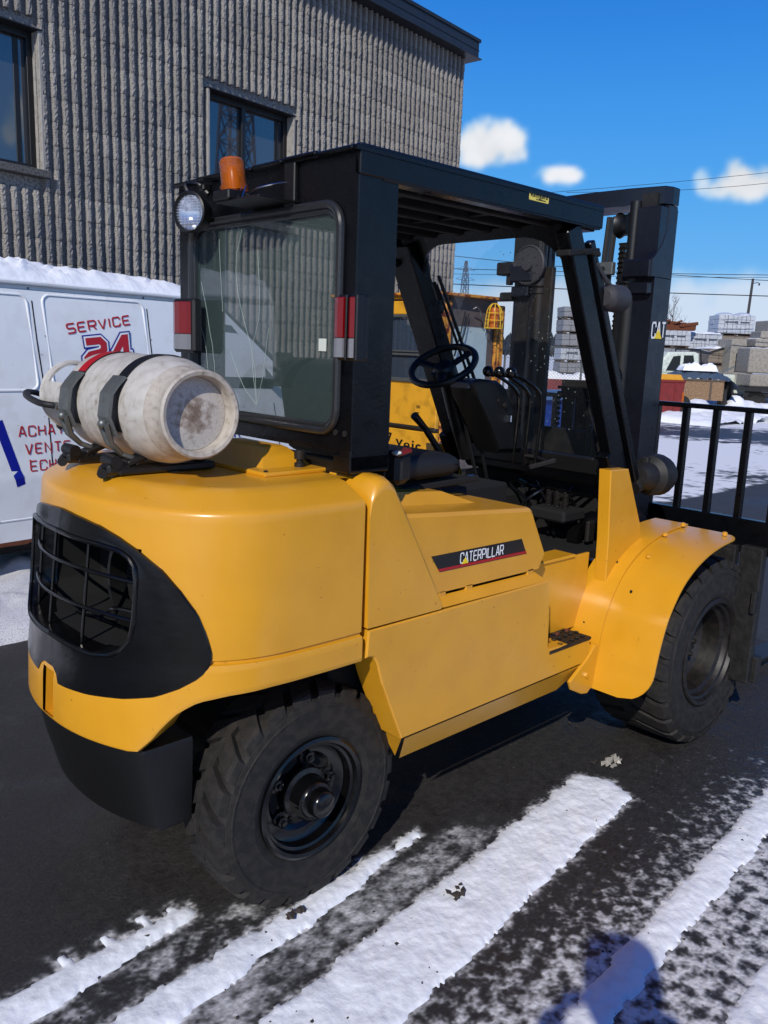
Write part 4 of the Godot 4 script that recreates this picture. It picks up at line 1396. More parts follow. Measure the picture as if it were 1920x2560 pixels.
# ---- white service van ------------------------------------------------------------------------
const VAN_N := -2.833
func vp(s: float, y: float, n := 0.0) -> Vector3: return V(s, y, n)     # in the van's own frame: x along it, z outwards
func van_side(y: float) -> float:      # how far the side stands out at a height
	return tab(y, [.38, .50, .72, .80, .84, 1.15, 1.6, 1.915, 1.922, 1.944, 1.95, 1.965], [-.05, -.022, .0, .012, .004, -.004, -.030, -.066, -.094, -.094, -.060, -.078])
func build_van():
	var t := thing("service_van", "white service van with red and blue French lettering and snow on its roof", "van", DN * VAN_N, WALL_TURN)
	var s := S()
	# body: cross-sections from the rear to the nose
	var R := []
	for st in [[-1.55, 2.0, .95], [-1.5, 2.045, 1.0], [-.8, 2.06, 1.0], [1.0, 2.06, 1.0], [2.1, 2.05, 1.0], [2.35, 2.0, 1.0], [2.7, 1.73, 1.0], [3.05, 1.46, 1.0], [3.3, 1.28, 1.0], [3.7, 1.2, 1.0], [4.15, 1.10, .98], [4.32, 1.0, .93], [4.36, .8, .9]]:
		var ring := []
		var top: float = st[1]
		var half := []
		for y in [.40, .47, .56, .72, .78, .82, .86, 1.0, 1.15, 1.28, 1.38, 1.5, 1.62, 1.75, 1.86, 1.914, 1.923, 1.943, 1.951]:
			var yy := minf(y, top - .085)
			half.append(Vector2(van_side(yy) - (1.0 - st[2]) * 1.0, yy))
		half.append(Vector2(van_side(minf(1.96, top - .08)) - .03, top - .06))
		half.append(Vector2(-.26, top - .02))
		half.append(Vector2(-.6, top))
		for p in half: ring.append(V(st[0], p.y, p.x))
		for i in range(half.size() - 1, -1, -1): ring.append(V(st[0], half[i].y, -2.0 - half[i].x))
		ring.reverse()
		R.append(ring)
	s.rings(R)
	obj("body", s, M.van_white, t, 28)
	var patch := func(poly: Array, n: float, called: String, m: Material):
		var q := S()
		var p := PackedVector2Array()
		for k in poly: p.append(Vector2(k[0], k[1]))
		var idx := Geometry2D.triangulate_polygon(p)
		var f := func(v2: Vector2): return V(v2.x, v2.y, van_side(v2.y) + n)
		for i in range(0, idx.size(), 3):
			var a := p[idx[i]]
			var b := p[idx[i + 1]]
			var c := p[idx[i + 2]]
			if (b - a).cross(c - a) < 0: q.tri(f.call(a), f.call(c), f.call(b))
			else: q.tri(f.call(a), f.call(b), f.call(c))
		return obj(called, q, m, t, 0)
	var line := func(pts: Array, r: float, n: float, called: String, m: Material):
		var q := S()
		var o := []
		for k in pts: o.append(V(k[0], k[1], van_side(k[1]) + n))
		q.tube(o, r, 8)
		return obj(called, q, m, t)
	var seam := func(pts: Array, w: float, called: String, m: Material):
		var q := S()
		for i in pts.size() - 1:
			for k in 4:
				var a: Vector2 = pts[i].lerp(pts[i + 1], k / 4.0)
				var b: Vector2 = pts[i].lerp(pts[i + 1], (k + 1) / 4.0)
				var d := (b - a).normalized().orthogonal() * w / 2
				var A := V(a.x, a.y, van_side(a.y))
				var B := V(b.x, b.y, van_side(b.y))
				var D := V(d.x, d.y, 0)
				q.quad(A - D + V(0, 0, .0015), A + D + V(0, 0, .0015), B + D + V(0, 0, .0015), B - D + V(0, 0, .0015))
		return obj(called, q, m, t, 0)
	# side doors: gaps, embossed panels, gutter
	for x in [[.918, .98], [1.728, 1.79], [.06, .10]]:
		seam.call([Vector2(x[0], 1.935), Vector2(x[0] + .012, 1.6), Vector2(x[0] + .05, 1.2), Vector2(x[1], .80), Vector2(x[1] + .0, .47)], .008, "door_gap", M.black_matt)
	seam.call([Vector2(2.86, 1.2), Vector2(2.93, .80), Vector2(2.93, .47)], .008, "door_gap", M.black_matt)
	var q0 := S()
	q0.tube([vp(-1.5, 1.958, -.058), vp(1.0, 1.958, -.058), vp(2.3, 1.95, -.062)], .014, 8)
	obj("rain_gutter", q0, M.van_white, t)
	for pn in [[.985, 1.335, 1.70, 1.895], [.12, 1.325, .885, 1.885]]:
		var pts := []
		for p in round_rect(pn[0], pn[1], pn[2], pn[3], .05, 5): pts.append(V(p.x + (1.9 - p.y) * .06, p.y, van_side(p.y) - .001))
		var q := S()
		q.tube(pts, .0085, 8, true)
		obj("embossed_panel", q, M.van_white, t)
	line.call([[-1.5, .545], [2.9, .535]], .006, -.002, "lower_crease", M.van_white)
	# windows of the cab
	patch.call([[2.02, 1.33], [2.86, 1.31], [2.86, 1.40], [2.46, 1.78], [2.02, 1.80]], .002, "door_window", M.van_glass)
	var q1 := S()
	q1.quad(vp(2.42, 1.93, -.16), vp(2.42, 1.93, -1.84), vp(3.26, 1.315, -1.90), vp(3.26, 1.315, -.10))
	for i in q1.v.size(): q1.v[i] += V(.02, .012, 0)
	obj("windscreen", q1, M.van_glass, t, 0)
	var q2 := S()
	q2.box(vp(2.80, 1.47, .16), V(.09, .25, .20), .03)
	q2.box(vp(2.82, 1.36, .06), V(.06, .05, .16), .01)
	obj("wing_mirror", q2, M.black_satin, t)
	q2 = S()
	q2.box(vp(1.055, 1.185, van_side(1.18) + .012), V(.085, .20, .03), .014)
	q2.box(vp(1.055, 1.2, van_side(1.2) + .03), V(.05, .12, .02), .008)
	obj("door_handle", q2, M.black_satin, t)
	# front wheel arch and wheels
	var arch := []
	for i in 17: arch.append(V(3.48 + cos(PI * i / 16) * .43, .47 + sin(PI * i / 16) * .46, .012))
	q2 = S()
	q2.tube(arch, .022, 8)
	obj("wheel_arch", q2, M.van_white, t)
	for w in [[3.48, -.12], [-.55, -.12], [3.48, -1.88], [-.55, -1.88]]:
		var sd := 1.0 if w[1] > -1 else -1.0
		var wn := Node3D.new()
		wn.name = "wheel" if not t.has_node("wheel") else "wheel_%03d" % [["wheel", "wheel_001", "wheel_002", "wheel_003"].filter(func(nm): return t.has_node(nm)).size()]
		t.add_child(wn)
		wn.position = V(w[0], .36, w[1] + (.13 if sd > 0 else -.13))
		var X := axis_z(Vector3.ZERO, sd < 0)
		q2 = S()
		q2.lathe([Vector2(.2, -.2), Vector2(.3, -.2), Vector2(.35, -.18), Vector2(.36, -.1), Vector2(.35, -.02), Vector2(.3, 0), Vector2(.21, -.01)], X, 36)
		obj("tyre", q2, M.rubber, wn)
		q2 = S()
		q2.lathe([Vector2(.21, -.01), Vector2(.19, -.03), Vector2(.15, -.05), Vector2(.06, -.02), Vector2(0, -.015)], X, 28)
		obj("rim", q2, M.dull_steel, wn)
	q2 = S()
	q2.box(vp(1.2, .34, -1.0), V(4.6, .14, 1.5), .03)
	obj("underbody", q2, M.black_matt, t)
	q2 = S()
	rng.seed = 33
	for i in 46:
		var x := -1.2 + i * .09
		q2.box(vp(x, .392 + rng.randf_range(-.006, .006), -.06), V(.1, .03 + rng.randf() * .012, .03), .006)
	obj("rusty_sill", q2, M.rust, t)
	q2 = S()
	for w in [3.48, -.55]: q2.lathe([Vector2(.42, -.25), Vector2(.425, .02), Vector2(0, .021)], axis_z(vp(w, .46, -.01)), 28, PI, TAU)
	obj("wheel_well", q2, M.black_matt, t)
	# lettering
	var sp := func(word, x, y, h, w, stroke, m, called, gap, tilt, slant, grow := 0.0, lift := 0.0):
		var lean := (van_side(y + .05) - van_side(y - .05)) / .1
		var ex := Vector3(1, tilt, lean * tilt).normalized()
		var ey := (Vector3(0, 1, lean) - ex * ex.dot(Vector3(0, 1, lean))).normalized()
		stroke_text(word, V(x, y, van_side(y) + .0025 + lift), ex, ey, h, w, stroke, m, t, called, gap, grow, slant)
	sp.call("SERVICE", 1.36, 1.737, .066, .47, .20, M.van_red, "service_letters", .26, .17, .05)
	sp.call("24", 1.415, 1.565, .20, .37, .36, M.van_blue, "outline_24", .22, .12, .08, .020)
	sp.call("24", 1.415, 1.565, .20, .37, .36, M.van_white, "inline_24", .22, .12, .08, .011, .0016)
	sp.call("24", 1.415, 1.565, .20, .37, .36, M.van_red, "digits_24", .22, .12, .08, 0.0, .0032)
	sp.call("ACHAT", .918, 1.082, .068, .30, .20, M.van_red, "sale_letters", .30, .02, .0)
	sp.call("VENTE", .955, .975, .068, .30, .20, M.van_red, "sale_letters", .30, .02, .0)
	sp.call("ECHANGE", 1.04, .87, .068, .42, .20, M.van_red, "sale_letters", .30, .02, .0)
	sp.call("'", .835, .862, .068, .02, .6, M.van_red, "sale_letters", .3, .02, 0)
	sp.call("INC.", .52, 1.178, .050, .22, .22, M.van_red, "company_letters", .30, .0, .1)
	sp.call("PRODUCTEUR", 2.12, .985, .085, .78, .24, M.van_blue, "maker_letters", .32, .0, .0)
	seam.call([Vector2(.651, 1.147), Vector2(.692, 1.01), Vector2(.733, .88), Vector2(.745, .84), Vector2(.752, .818), Vector2(.758, .80), Vector2(.771, .753)], .056, "blue_bar", M.van_blue)
	patch.call([[.2, 1.148], [.622, 1.148], [.612, 1.118], [.19, 1.118]], .003, "blue_bar", M.van_blue)
	# snow left on the roof
	var q := S()
	var nz := FastNoiseLite.new()
	nz.seed = 8; nz.frequency = 2.2
	var nx := 110
	var ny := 30
	var H := []
	for i in nx + 1:
		var row := []
		for j in ny + 1:
			var x := lerpf(-1.5, 2.38, float(i) / nx)
			var z := lerpf(-.07, -1.6, pow(float(j) / ny, 1.4))
			var base := tab(-z, [.07, .12, .26, .6, 2], [1.965, 1.99, 2.035, 2.055, 2.06]) - maxf(0, x - 2.1) * .15
			var edge := minf(1.0, (-z - .07) / .16)
			var th := .085 + .055 * nz.get_noise_2d(x * 2, z * 2) + .03 * nz.get_noise_2d(x * 7, z * 7)
			th *= tab(x, [-1.5, .2, .5, 1.0, 1.6, 2.0, 2.38], [1.0, 1.3, 1.0, .75, .5, .45, .1])
			row.append(V(x, base + maxf(.0, th) * sqrt(maxf(edge, 0.0)) - .004, z))
		H.append(row)
	for i in nx:
		for j in ny: q.quad(H[i][j], H[i + 1][j], H[i + 1][j + 1], H[i][j + 1])
	var sn := obj("roof_snow", q, M.snow)
	sn.transform = Transform3D(Basis(Vector3.UP, WALL_TURN), DN * VAN_N)
	tag(sn, "layer of old snow lying along the roof of the white van", "snow")

# ---- hall of ribbed concrete blocks --------------------------------------------------------------
const WALL_N := -5.2315
func build_hall():
	var t := thing("industrial_building", "grey hall of ribbed split-face concrete blocks with a dark roof fascia", "building", DN * WALL_N, WALL_TURN)
	# own frame: x along the wall, z outwards; rib faces at z = 0, groove floors at z = -.04
	var x1 := 8.72
	var top := 5.70
	var wins := [[-.2, 2.335, 3.07, 4.20], [4.175, 5.375, 2.98, 4.195]]
	var s := S()
	# backing wall with the openings left out
	var xs := [-7.0, wins[0][0], wins[0][1], wins[1][0], wins[1][1], x1 - .03]
	for i in xs.size() - 1:
		var ys := [[0.0, top]]
		for w in wins:
			if absf(xs[i] - w[0]) < .01: ys = [[0.0, w[2]], [w[3], top]]
		for y in ys: s.box(V((xs[i] + xs[i + 1]) / 2, (y[0] + y[1]) / 2, -.14), V(xs[i + 1] - xs[i], y[1] - y[0], .16), 0)
	s.box(V(x1 - .14, top / 2, -6.2), V(.2, top, 12.0), 0)
	s.box(V(-6.9, top / 2, -6.2), V(.2, top, 12.0), 0)
	s.box(V(.9, top / 2, -12.1), V(15.6, top, .2), 0)
	s.box(V(.9, top - .12, -6.1), V(15.4, .12, 11.8), 0)
	s.box(V(.9, .02, -6.1), V(15.4, .04, 11.8), 0)
	obj("wall_core", s, M.block_groove, t, 0)
	# rib blocks: a rib of 0.1 m pitch, one block 0.4 x 0.2 carries four
	var variants := []
	for k in 7: variants.append(block_mesh(4, 100 + k))
	var single := []
	for k in 4: single.append(block_mesh(1, 200 + k))
	var mats := [M.block_a, M.block_b, M.block_c]
	rng.seed = 21
	var cells := []
	var rows := int(top / .2) + 1
	for r in rows:
		var y := top - .2 * (r + 1)
		if y < .0: continue
		var off := .2 if r % 2 else 0.0
		var x := x1 - .4
		var first := true
		while x > -3.2:
			var w := 4
			var hit := false
			for wn in wins:
				if x + .4 > wn[0] + .02 and x < wn[1] - .02 and y + .2 > wn[2] + .02 and y < wn[3] - .02: hit = true
			if hit:
				for k in 4:
					var xx := x + k * .1
					var inside := false
					for wn in wins:
						if xx + .1 > wn[0] + .02 and xx < wn[1] - .02 and y + .2 > wn[2] + .02 and y < wn[3] - .02: inside = true
					if not inside: cells.append([xx, y, 1])
			else: cells.append([x, y, 4])
			x -= .4
			if first and off > 0:
				x += .2
				cells.remove_at(cells.size() - 1)
				cells.append([x1 - .1, y, 1]); cells.append([x1 - .2, y, 1])
				x = x1 - .6
			first = false
	var eye := V(-1.2, 1.65, 8.4)
	var score := func(c): return (V(c[0], c[1], 0) - V(2.2, 3.3, 0)).length() + (0.0 if c[1] > 1.9 and c[0] > 1.2 and c[0] < 8.8 else 8.0)
	cells.sort_custom(func(a, b): return score.call(a) < score.call(b))
	var buckets := {}
	for i in cells.size():
		var c: Array = cells[i]
		var mi := rng.randi() % (7 if c[2] == 4 else 4)
		var ma := rng.randi() % 3
		var at := V(c[0] + rng.randf_range(-.0015, .0015), c[1] + rng.randf_range(-.001, .001), rng.randf_range(-.003, .003))
		if i < 295:
			var o := MeshInstance3D.new()
			o.mesh = variants[mi] if c[2] == 4 else single[mi]
			o.material_override = mats[ma]
			o.name = "rib_block" if i == 0 else "rib_block_%03d" % i
			t.add_child(o, true)
			o.position = at
		else:
			var key := "%d_%d_%d" % [c[2], mi, ma]
			if not buckets.has(key): buckets[key] = []
			buckets[key].append(at)
	var far := Node3D.new()
	far.name = "more_rib_blocks"
	t.add_child(far)
	far.set_meta("kind", "stuff")
	for key in buckets:
		var b: PackedStringArray = key.split("_")
		var mm := MultiMesh.new()
		mm.transform_format = MultiMesh.TRANSFORM_3D
		mm.mesh = variants[int(b[1])] if b[0] == "4" else single[int(b[1])]
		mm.instance_count = buckets[key].size()
		for i in buckets[key].size(): mm.set_instance_transform(i, Transform3D(Basis(), buckets[key][i]))
		var o := MultiMeshInstance3D.new()
		o.multimesh = mm
		o.material_override = mats[int(b[2])]
		o.name = "rib_blocks"
		o.set_meta("kind", "stuff")
		far.add_child(o, true)
	# dark roof fascia
	s = S()
	s.box(V(.88, 5.80, -5.9), V(15.9, .21, 12.06), .006)
	s.box(V(.88, 5.925, -5.9), V(15.94, .045, 12.10), .006)
	s.box(V(.88, 5.80, -5.9), V(15.92, .006, 12.075), .0)
	s.box(V(.88, 5.69, -5.9), V(15.97, .014, 12.13), .003)
	obj("roof_fascia", s, M.fascia, t, 20)
	# windows
	for wi in 2:
		var w: Array = wins[wi]
		var wn := Node3D.new()
		wn.name = "window" if wi == 0 else "window_001"
		t.add_child(wn)
		s = S()
		var d := -.15
		var fw := .055
		s.box(V((w[0] + w[1]) / 2, w[3] - fw / 2, d), V(w[1] - w[0], fw, .08), .003)
		s.box(V((w[0] + w[1]) / 2, w[2] + fw / 2, d), V(w[1] - w[0], fw, .08), .003)
		for x in [w[0] + fw / 2, w[1] - fw / 2, (w[0] + w[1]) / 2 - .05]: s.box(V(x, (w[2] + w[3]) / 2, d), V(fw, w[3] - w[2], .078), .003)
		s.box(V(w[1] - .13, (w[2] + w[3]) / 2, d - .02), V(.05, w[3] - w[2] - .1, .03), .003)
		obj("frame", s, M.window_frame, wn, 20)
		for k in 2:
			s = S()
			var xa: float = w[0] + fw if k == 0 else (w[0] + w[1]) / 2 - .02
			var xb: float = (w[0] + w[1]) / 2 - .08 if k == 0 else w[1] - fw
			s.box(V((xa + xb) / 2, (w[2] + w[3]) / 2, d - .01 - k * .004), V(xb - xa, w[3] - w[2] - .1, .006), 0)
			obj("pane", s, M.building_glass, wn, 0)
		s = S()
		s.box(V((w[0] + w[1]) / 2, w[3] + .004, -.085), V(w[1] - w[0] + .06, .012, .19), .002)
		obj("lintel_plate", s, M.fascia, wn, 20)
		s = S()
		if wi == 0: s.box(V((w[0] + w[1]) / 2, w[2] - .03, -.05), V(w[1] - w[0] + .09, .065, .19), .006)
		else: s.box(V((w[0] + w[1]) / 2, w[2] - .03, -.05), V(w[1] - w[0] + .02, .065, .19), .006)
		obj("sill", s, M.sill, wn, 20)
		for x in [w[0] - .012, w[1] + .012]:
			s = S()
			s.box(V(x, (w[2] + w[3]) / 2, -.07), V(.03, w[3] - w[2], .135), .006)
			obj("jamb", s, M.block_smooth, wn, 20)

func block_mesh(ribs: int, seed_n: int) -> ArrayMesh:
	# one split-face block: trapezoid ribs with rough fronts, smooth sawn flanks and groove floors between them
	var s := S()
	var g := RandomNumberGenerator.new()
	g.seed = seed_n
	var cols := []       # x, z, roughness
	cols.append([.0022, -.052, 0.0])
	for r in ribs:
		var x := r * .1
		for p in [[.022, -.052, 0.0], [.0315, -.007, .25], [.035, -.001, .6], [.047, .0, 1.0], [.060, .0, 1.0], [.068, -.004, .7], [.078, -.052, 0.0]]: cols.append([x + p[0], p[1], p[2]])
	cols.append([ribs * .1 - .0022, -.052, 0.0])
	var n := 10
	var G := []
	for j in n + 1:
		var y := .0022 + .1956 * j / n
		var row := []
		for c in cols:
			var e := .0045 if (j == 0 or j == n) else 0.0
			row.append(V(c[0] + g.randf_range(-.0022, .0022) * c[2], y, c[1] + g.randf_range(-.0068, .0044) * c[2] - e))
		G.append(row)
	for j in n:
		for k in cols.size() - 1: s.quad(G[j][k], G[j][k + 1], G[j + 1][k + 1], G[j + 1][k])
	for j in [0, n]:
		for k in cols.size() - 1:
			var a: Vector3 = G[j][k]
			var b: Vector3 = G[j][k + 1]
			var c := V(b.x, b.y, -.058)
			var d2 := V(a.x, a.y, -.058)
			if j == 0: s.quad(d2, c, b, a)
			else: s.quad(a, b, c, d2)
	return s.mesh(20)

const FACE := -0.754          # things in the far yard stand about square to the forklift's diagonal (43 degrees)
func yard(called: String, label: String, cat: String, x: float, z: float, y := 0.0, turn := 0.0, group := "") -> Node3D:
	return thing(called, label, cat, V(x, y, z), FACE + turn, group)

# a pallet load: wooden pallets and courses of grey blocks, wrapped in film or bare
func block_stack(t: Node3D, w: float, tiers: Array, seed_n: int, m: Array):
	rng.seed = seed_n
	var y := 0.0
	for k in tiers.size():
		var h: float = tiers[k][0]
		var kind: int = tiers[k][1]
		var s := S()
		for j in 3: s.box(V(-w * .42 + j * w * .42, y + .045, 0), V(.12, .09, w * .9), .004)
		s.box(V(0, y + .10, 0), V(w, .022, w * .92), .003)
		s.box(V(0, y + .012, 0), V(w * .96, .02, w * .9), .003)
		obj("pallet", s, M.old_wood, t, 20)
		y += .112
		var hh := h - .112
		var nr := maxi(1, int(round(hh / .2)))
		var nc := 4
		for r in nr:
			s = S()
			for c in nc:
				for d in 2:
					s.box(V(-w / 2 + w / nc * (c + .5) + rng.randf_range(-.008, .008), y + hh / nr * (r + .5), w * .22 * (1 if d else -1) + rng.randf_range(-.01, .01)), V(w / nc - .012, hh / nr - .010, w * .43), .008)
			obj("block_course", s, m[kind], t, 20)
		if kind == 1:
			s = S()
			for q in 2: s.box(V(-w * .2 + q * w * .42, y + hh * .62, w * .452), V(w * .24, .05, .004), 0)
			s.box(V(-w * .02, y + hh * .62, w * .452), V(w * .1, .09, .004), 0)
			obj("printed_band", s, M.print_grey, t, 0)
			s = S()
			for q in 4: s.box(V(-w / 2 + w * (.16 + q * .23), y + hh * .5, w * .452), V(.008, hh, .004), 0)
			obj("strap", s, M.black_matt, t, 0)
		y += hh
	return y

func snow_cap(t: Node3D, w: float, d: float, y: float, h: float, seed_n: int, called := "snow_cap"):
	var nz := FastNoiseLite.new()
	nz.seed = seed_n; nz.frequency = 1.4 / w
	var s := S()
	var n := 14
	var H := []
	for i in n + 1:
		var row := []
		for j in n + 1:
			var a := i * 2.0 / n - 1
			var b := j * 2.0 / n - 1
			var e := clampf((1 - maxf(absf(a), absf(b))) * 4, 0, 1)
			row.append(V(a * w / 2, y + (h * (.6 + .6 * nz.get_noise_2d(a * w, b * w)) * sqrt(e)) - .01, b * d / 2))
		H.append(row)
	for i in n:
		for j in n: s.quad(H[i][j + 1], H[i + 1][j + 1], H[i + 1][j], H[i][j])
	return obj(called, s, M.snow, t, 60)

func build_yard():
	var s := S()
	var lm := [M.pal_grey, M.pal_wrap, M.pal_brown]
	var t := yard("block_pallet_stack", "tall seven-tier stack of grey block pallets behind the chain-link fence", "pallet stack", 27.2, -17.2, 0, .05, "pallet stacks in the yard")
	block_stack(t, 1.25, [[.45, 0], [.45, 1], [.5, 0], [.55, 1], [.55, 0], [.55, 0], [.5, 0]], 1, lm)
	t = yard("block_pallet_stack", "grey wrapped pallet stack right beside the mast, rusty scrap on top", "pallet stack", 32.7, -16.1, 0, -.04, "pallet stacks in the yard")
	block_stack(t, 1.5, [[.7, 0], [.7, 1], [.75, 0], [.74, 1]], 2, lm)
	t = yard("scrap_iron", "rust-brown scrap beam lying on top of a wrapped pallet stack", "scrap metal", 32.8, -16.0, 2.89, .0)
	s = S()
	s.bar(V(-.8, .12, 0), V(.9, .14, .1), .3, .22, .02)
	s.bar(V(-.5, .25, .05), V(.6, .32, -.1), .12, .12, .02)
	s.bar(V(-.35, .3, 0), V(-.55, .74, 0), .14, .1, .02)
	s.bar(V(-.7, .5, .1), V(-.3, .74, 0), .06, .05, .01)
	s.bar(V(-.9, .3, .2), V(-.2, .45, .2), .09, .07, .01)
	s.bar(V(.2, .22, .2), V(1.0, .34, .15), .2, .14, .02)
	s.bar(V(.0, .3, .1), V(.35, .44, .1), .1, .08, .02)
	s.bar(V(-.6, .42, .0), V(.2, .34, .0), .08, .1, .02)
	s.box(V(.75, .2, 0), V(.4, .3, .35), .03)
	obj("beam", s, M.rust, t)
	s = S()
	for k in 3: s.box(V(-.6 + k * .3, .01, .05), V(.16, .06, .4), .01)
	obj("timber", s, M.old_wood, t)
	t = yard("block_pallet_stack", "lower wrapped pallet stack with printed bands behind the pickup bed", "pallet stack", 34.7, -15.7, 0, .06, "pallet stacks in the yard")
	block_stack(t, 1.5, [[.7, 0], [.68, 1], [.68, 0], [.78, 1]], 3, lm)
	snow_cap(t, 1.5, 1.4, 2.84, .12, 4)
	t = yard("block_pallet_stack", "tall pallet stack with clear film ballooning at its top, under the pole", "pallet stack", 36.85, -15.3, 0, -.05, "pallet stacks in the yard")
	block_stack(t, 1.62, [[.7, 2], [.7, 2], [.7, 2], [.72, 2], [.92, 1]], 5, lm)
	s = S()
	s.ball(V(-.35, 3.74, 0), V(.4, .14, .6), 8)
	s.ball(V(.45, 3.74, 0), V(.35, .16, .6), 8)
	obj("plastic_film", s, M.film, t)
	t = yard("slab_pallet_stack", "brownish stack of paving slabs with torn white plastic sheet on its right side", "pallet stack", 30.3, -12.6, 0, .10, "pallet stacks in the yard")
	block_stack(t, 1.6, [[.5, 2], [.5, 2], [.5, 2], [.62, 2]], 6, lm)
	s = S()
	var sheet := []
	for i in 9:
		var row := []
		for j in 9:
			var a := i / 8.0
			var b := j / 8.0
			row.append(V(lerpf(-.85, .95, a), 2.16 - maxf(0, a - .72) * 2.6 * (.6 + .4 * b) + .05 * sin(a * 9 + b * 5) - maxf(0, .3 - a) * .3, lerpf(-.75, .85, b)))
		sheet.append(row)
	for i in 8:
		for j in 8: s.quad(sheet[i][j + 1], sheet[i + 1][j + 1], sheet[i + 1][j], sheet[i][j])
	s.ball(V(.98, 1.72, .55), V(.10, .32, .12), 8)
	obj("plastic_sheet", s, M.snow, t)
	snow_cap(t, 1.5, 1.4, 2.14, .12, 9)
	var cb := "cast concrete blocks piled at the yard's edge"
	for q in [[29.5, -10.55, 1.30, .88, 1.6, "large plain concrete block lying across the middle of the right pile", 0.0], [30.7, -11.0, 2.24, .30, 1.5, "thick concrete slab on the right pile, the second from the top", .06], [30.8, -10.9, 2.56, .26, 1.25, "short concrete slab topmost at the front of the right pile", -.08], [33.0, -11.7, 2.56, .75, 1.2, "brown-stained concrete block standing behind the slabs of the right pile", .05], [28.45, -9.95, .86, .42, 1.7, "pale concrete block lowest in the right pile, resting on the dark trailer deck", .03], [28.75, -11.3, .92, .38, .8, "small concrete block standing apart at the left foot of the right pile", .3], [29.9, -12.0, .0, 2.5, .6, "narrow upright concrete pier between slab stack and right pile", .1], [31.0, -11.9, 2.0, .5, .7, "grey concrete cube at the upper left of the right pile", .2]]:
		var b := yard("concrete_block", q[5], "concrete block", q[0], q[1], q[2], q[6], cb)
		s = S()
		s.box(V(0, q[3] / 2, 0), V(q[4], q[3], 1.1), .03)
		obj("block_body", s, M.concrete, b, 20)
		if q[2] > 1.2 and q[2] < 2.5: snow_cap(b, q[4] * .96, 1.0, q[3], .05, int(q[0] * 10))
	t = yard("trailer_deck", "dark steel trailer deck under the pile of concrete blocks", "trailer", 27.9, -9.7, 0, .02)
	s = S()
	s.box(V(.3, .78, 0), V(2.6, .14, 1.3), .02)
	s.box(V(.3, .6, .5), V(2.6, .2, .1), .02)
	obj("deck", s, M.black_dusty, t)
	for x in [-.6, .9]:
		s = S()
		s.lathe([Vector2(.2, -.1), Vector2(.36, -.1), Vector2(.38, 0), Vector2(.36, .1), Vector2(.2, .1), Vector2(0, .05)], axis_z(V(x, .38, .45)), 24)
		obj("wheel", s, M.rubber, t)
	# pickup
	t = yard("pickup_truck", "white pickup truck parked in front of the pallet stacks", "pickup", 27.0, -12.9, 0, .18)
	s = S()
	var sec := func(pts: Array, z0: float, z1: float, called: String, m: Material, bev := .03):
		var q := S()
		var pp := []
		for p in pts: pp.append(Vector2(p[0], p[1]))
		q.prism(pp, face_z(V(0, 0, z0)), z1 - z0, bev)
		return obj(called, q, m, t, 30)
	sec.call([[-2.9, .55], [2.6, .55], [2.6, 1.22], [.72, 1.22], [.70, 1.18], [-1.1, 1.2], [-2.7, 1.1], [-2.9, .95]], -.98, .98, "body", M.pickup_white)
	sec.call([[-1.15, 1.18], [-.55, 1.92], [.45, 1.96], [.62, 1.9], [.72, 1.2]], -.86, .90, "cab", M.pickup_white, .06)
	sec.call([[-.62, 1.28], [-.38, 1.78], [-.10, 1.82], [-.10, 1.27]], .89, .908, "door_window", M.van_glass, .003)
	sec.call([[.02, 1.27], [.02, 1.83], [.38, 1.84], [.52, 1.26]], .89, .908, "door_window", M.van_glass, .003)
	s = S()
	s.tube([V(.80, 1.2, .85), V(.66, 2.05, .85)], .025)
	s.tube([V(.80, 1.2, -.85), V(.66, 2.05, -.85)], .025)
	s.tube([V(.66, 2.05, .85), V(.66, 2.05, -.85)], .025)
	obj("rack", s, M.black_satin, t)
	s = S()
	s.box(V(.46, 1.06, .985), V(.1, .08, .03), .02)
	obj("door_handle", s, M.black_satin, t)
	for x in [-1.9, 1.75]:
		for sd in [1, -1]:
			s = S()
			s.lathe([Vector2(.2, -.13), Vector2(.36, -.13), Vector2(.4, -.06), Vector2(.4, .06), Vector2(.36, .13), Vector2(.2, .11), Vector2(0, .09)], axis_z(V(x, .4, .86 * sd), sd < 0), 24)
			obj("wheel", s, M.rubber, t)
	# red dump bodies, tan trailer, tarpaulin, tyre
	t = yard("red_salt_spreader", "red steel spreader box with a yellow lid beside the mast", "salt spreader", 20.9, -9.9, 0, .0)
	s = S()
	s.prism([Vector2(-.9, .15), Vector2(.5, .15), Vector2(.56, 1.08), Vector2(-.9, 1.08)], face_z(V(0, 0, -.5)), 1.0, .02)
	for x in [-.5, -.1, .3]: s.box(V(x, .6, .505), V(.06, .86, .04), .01)
	s.box(V(-.18, 1.06, .51), V(1.5, .06, .04), .01)
	obj("box_body", s, M.red_rust, t, 25)
	s = S()
	s.prism([Vector2(-.9, 1.085), Vector2(.54, 1.085), Vector2(.44, 1.25), Vector2(-.9, 1.25)], face_z(V(0, 0, -.45)), .9, .02)
	obj("lid", s, M.yellow, t)
	s = S()
	s.box(V(.53, .62, .47), V(.06, .3, .1), .01)
	obj("marker_lamp", s, M.amber, t)
	s = S()
	s.lathe([Vector2(.1, -.08), Vector2(.26, -.08), Vector2(.3, 0), Vector2(.26, .08), Vector2(0, .08)], axis_z(V(.56, .38, .3)), 20)
	obj("wheel", s, M.rubber, t)
	t = yard("red_bin", "faded red steel bin seen through the windscreen behind the fence", "bin", 17.3, -10.9, 0, .1)
	s = S()
	s.prism([Vector2(-1.0, .1), Vector2(.9, .1), Vector2(1.0, 1.05), Vector2(-1.1, 1.05)], face_z(V(0, 0, -.6)), 1.2, .02)
	for x in [-.6, 0, .6]: s.box(V(x, .55, .61), V(.07, .9, .05), .01)
	obj("bin_body", s, M.red_rust, t, 20)
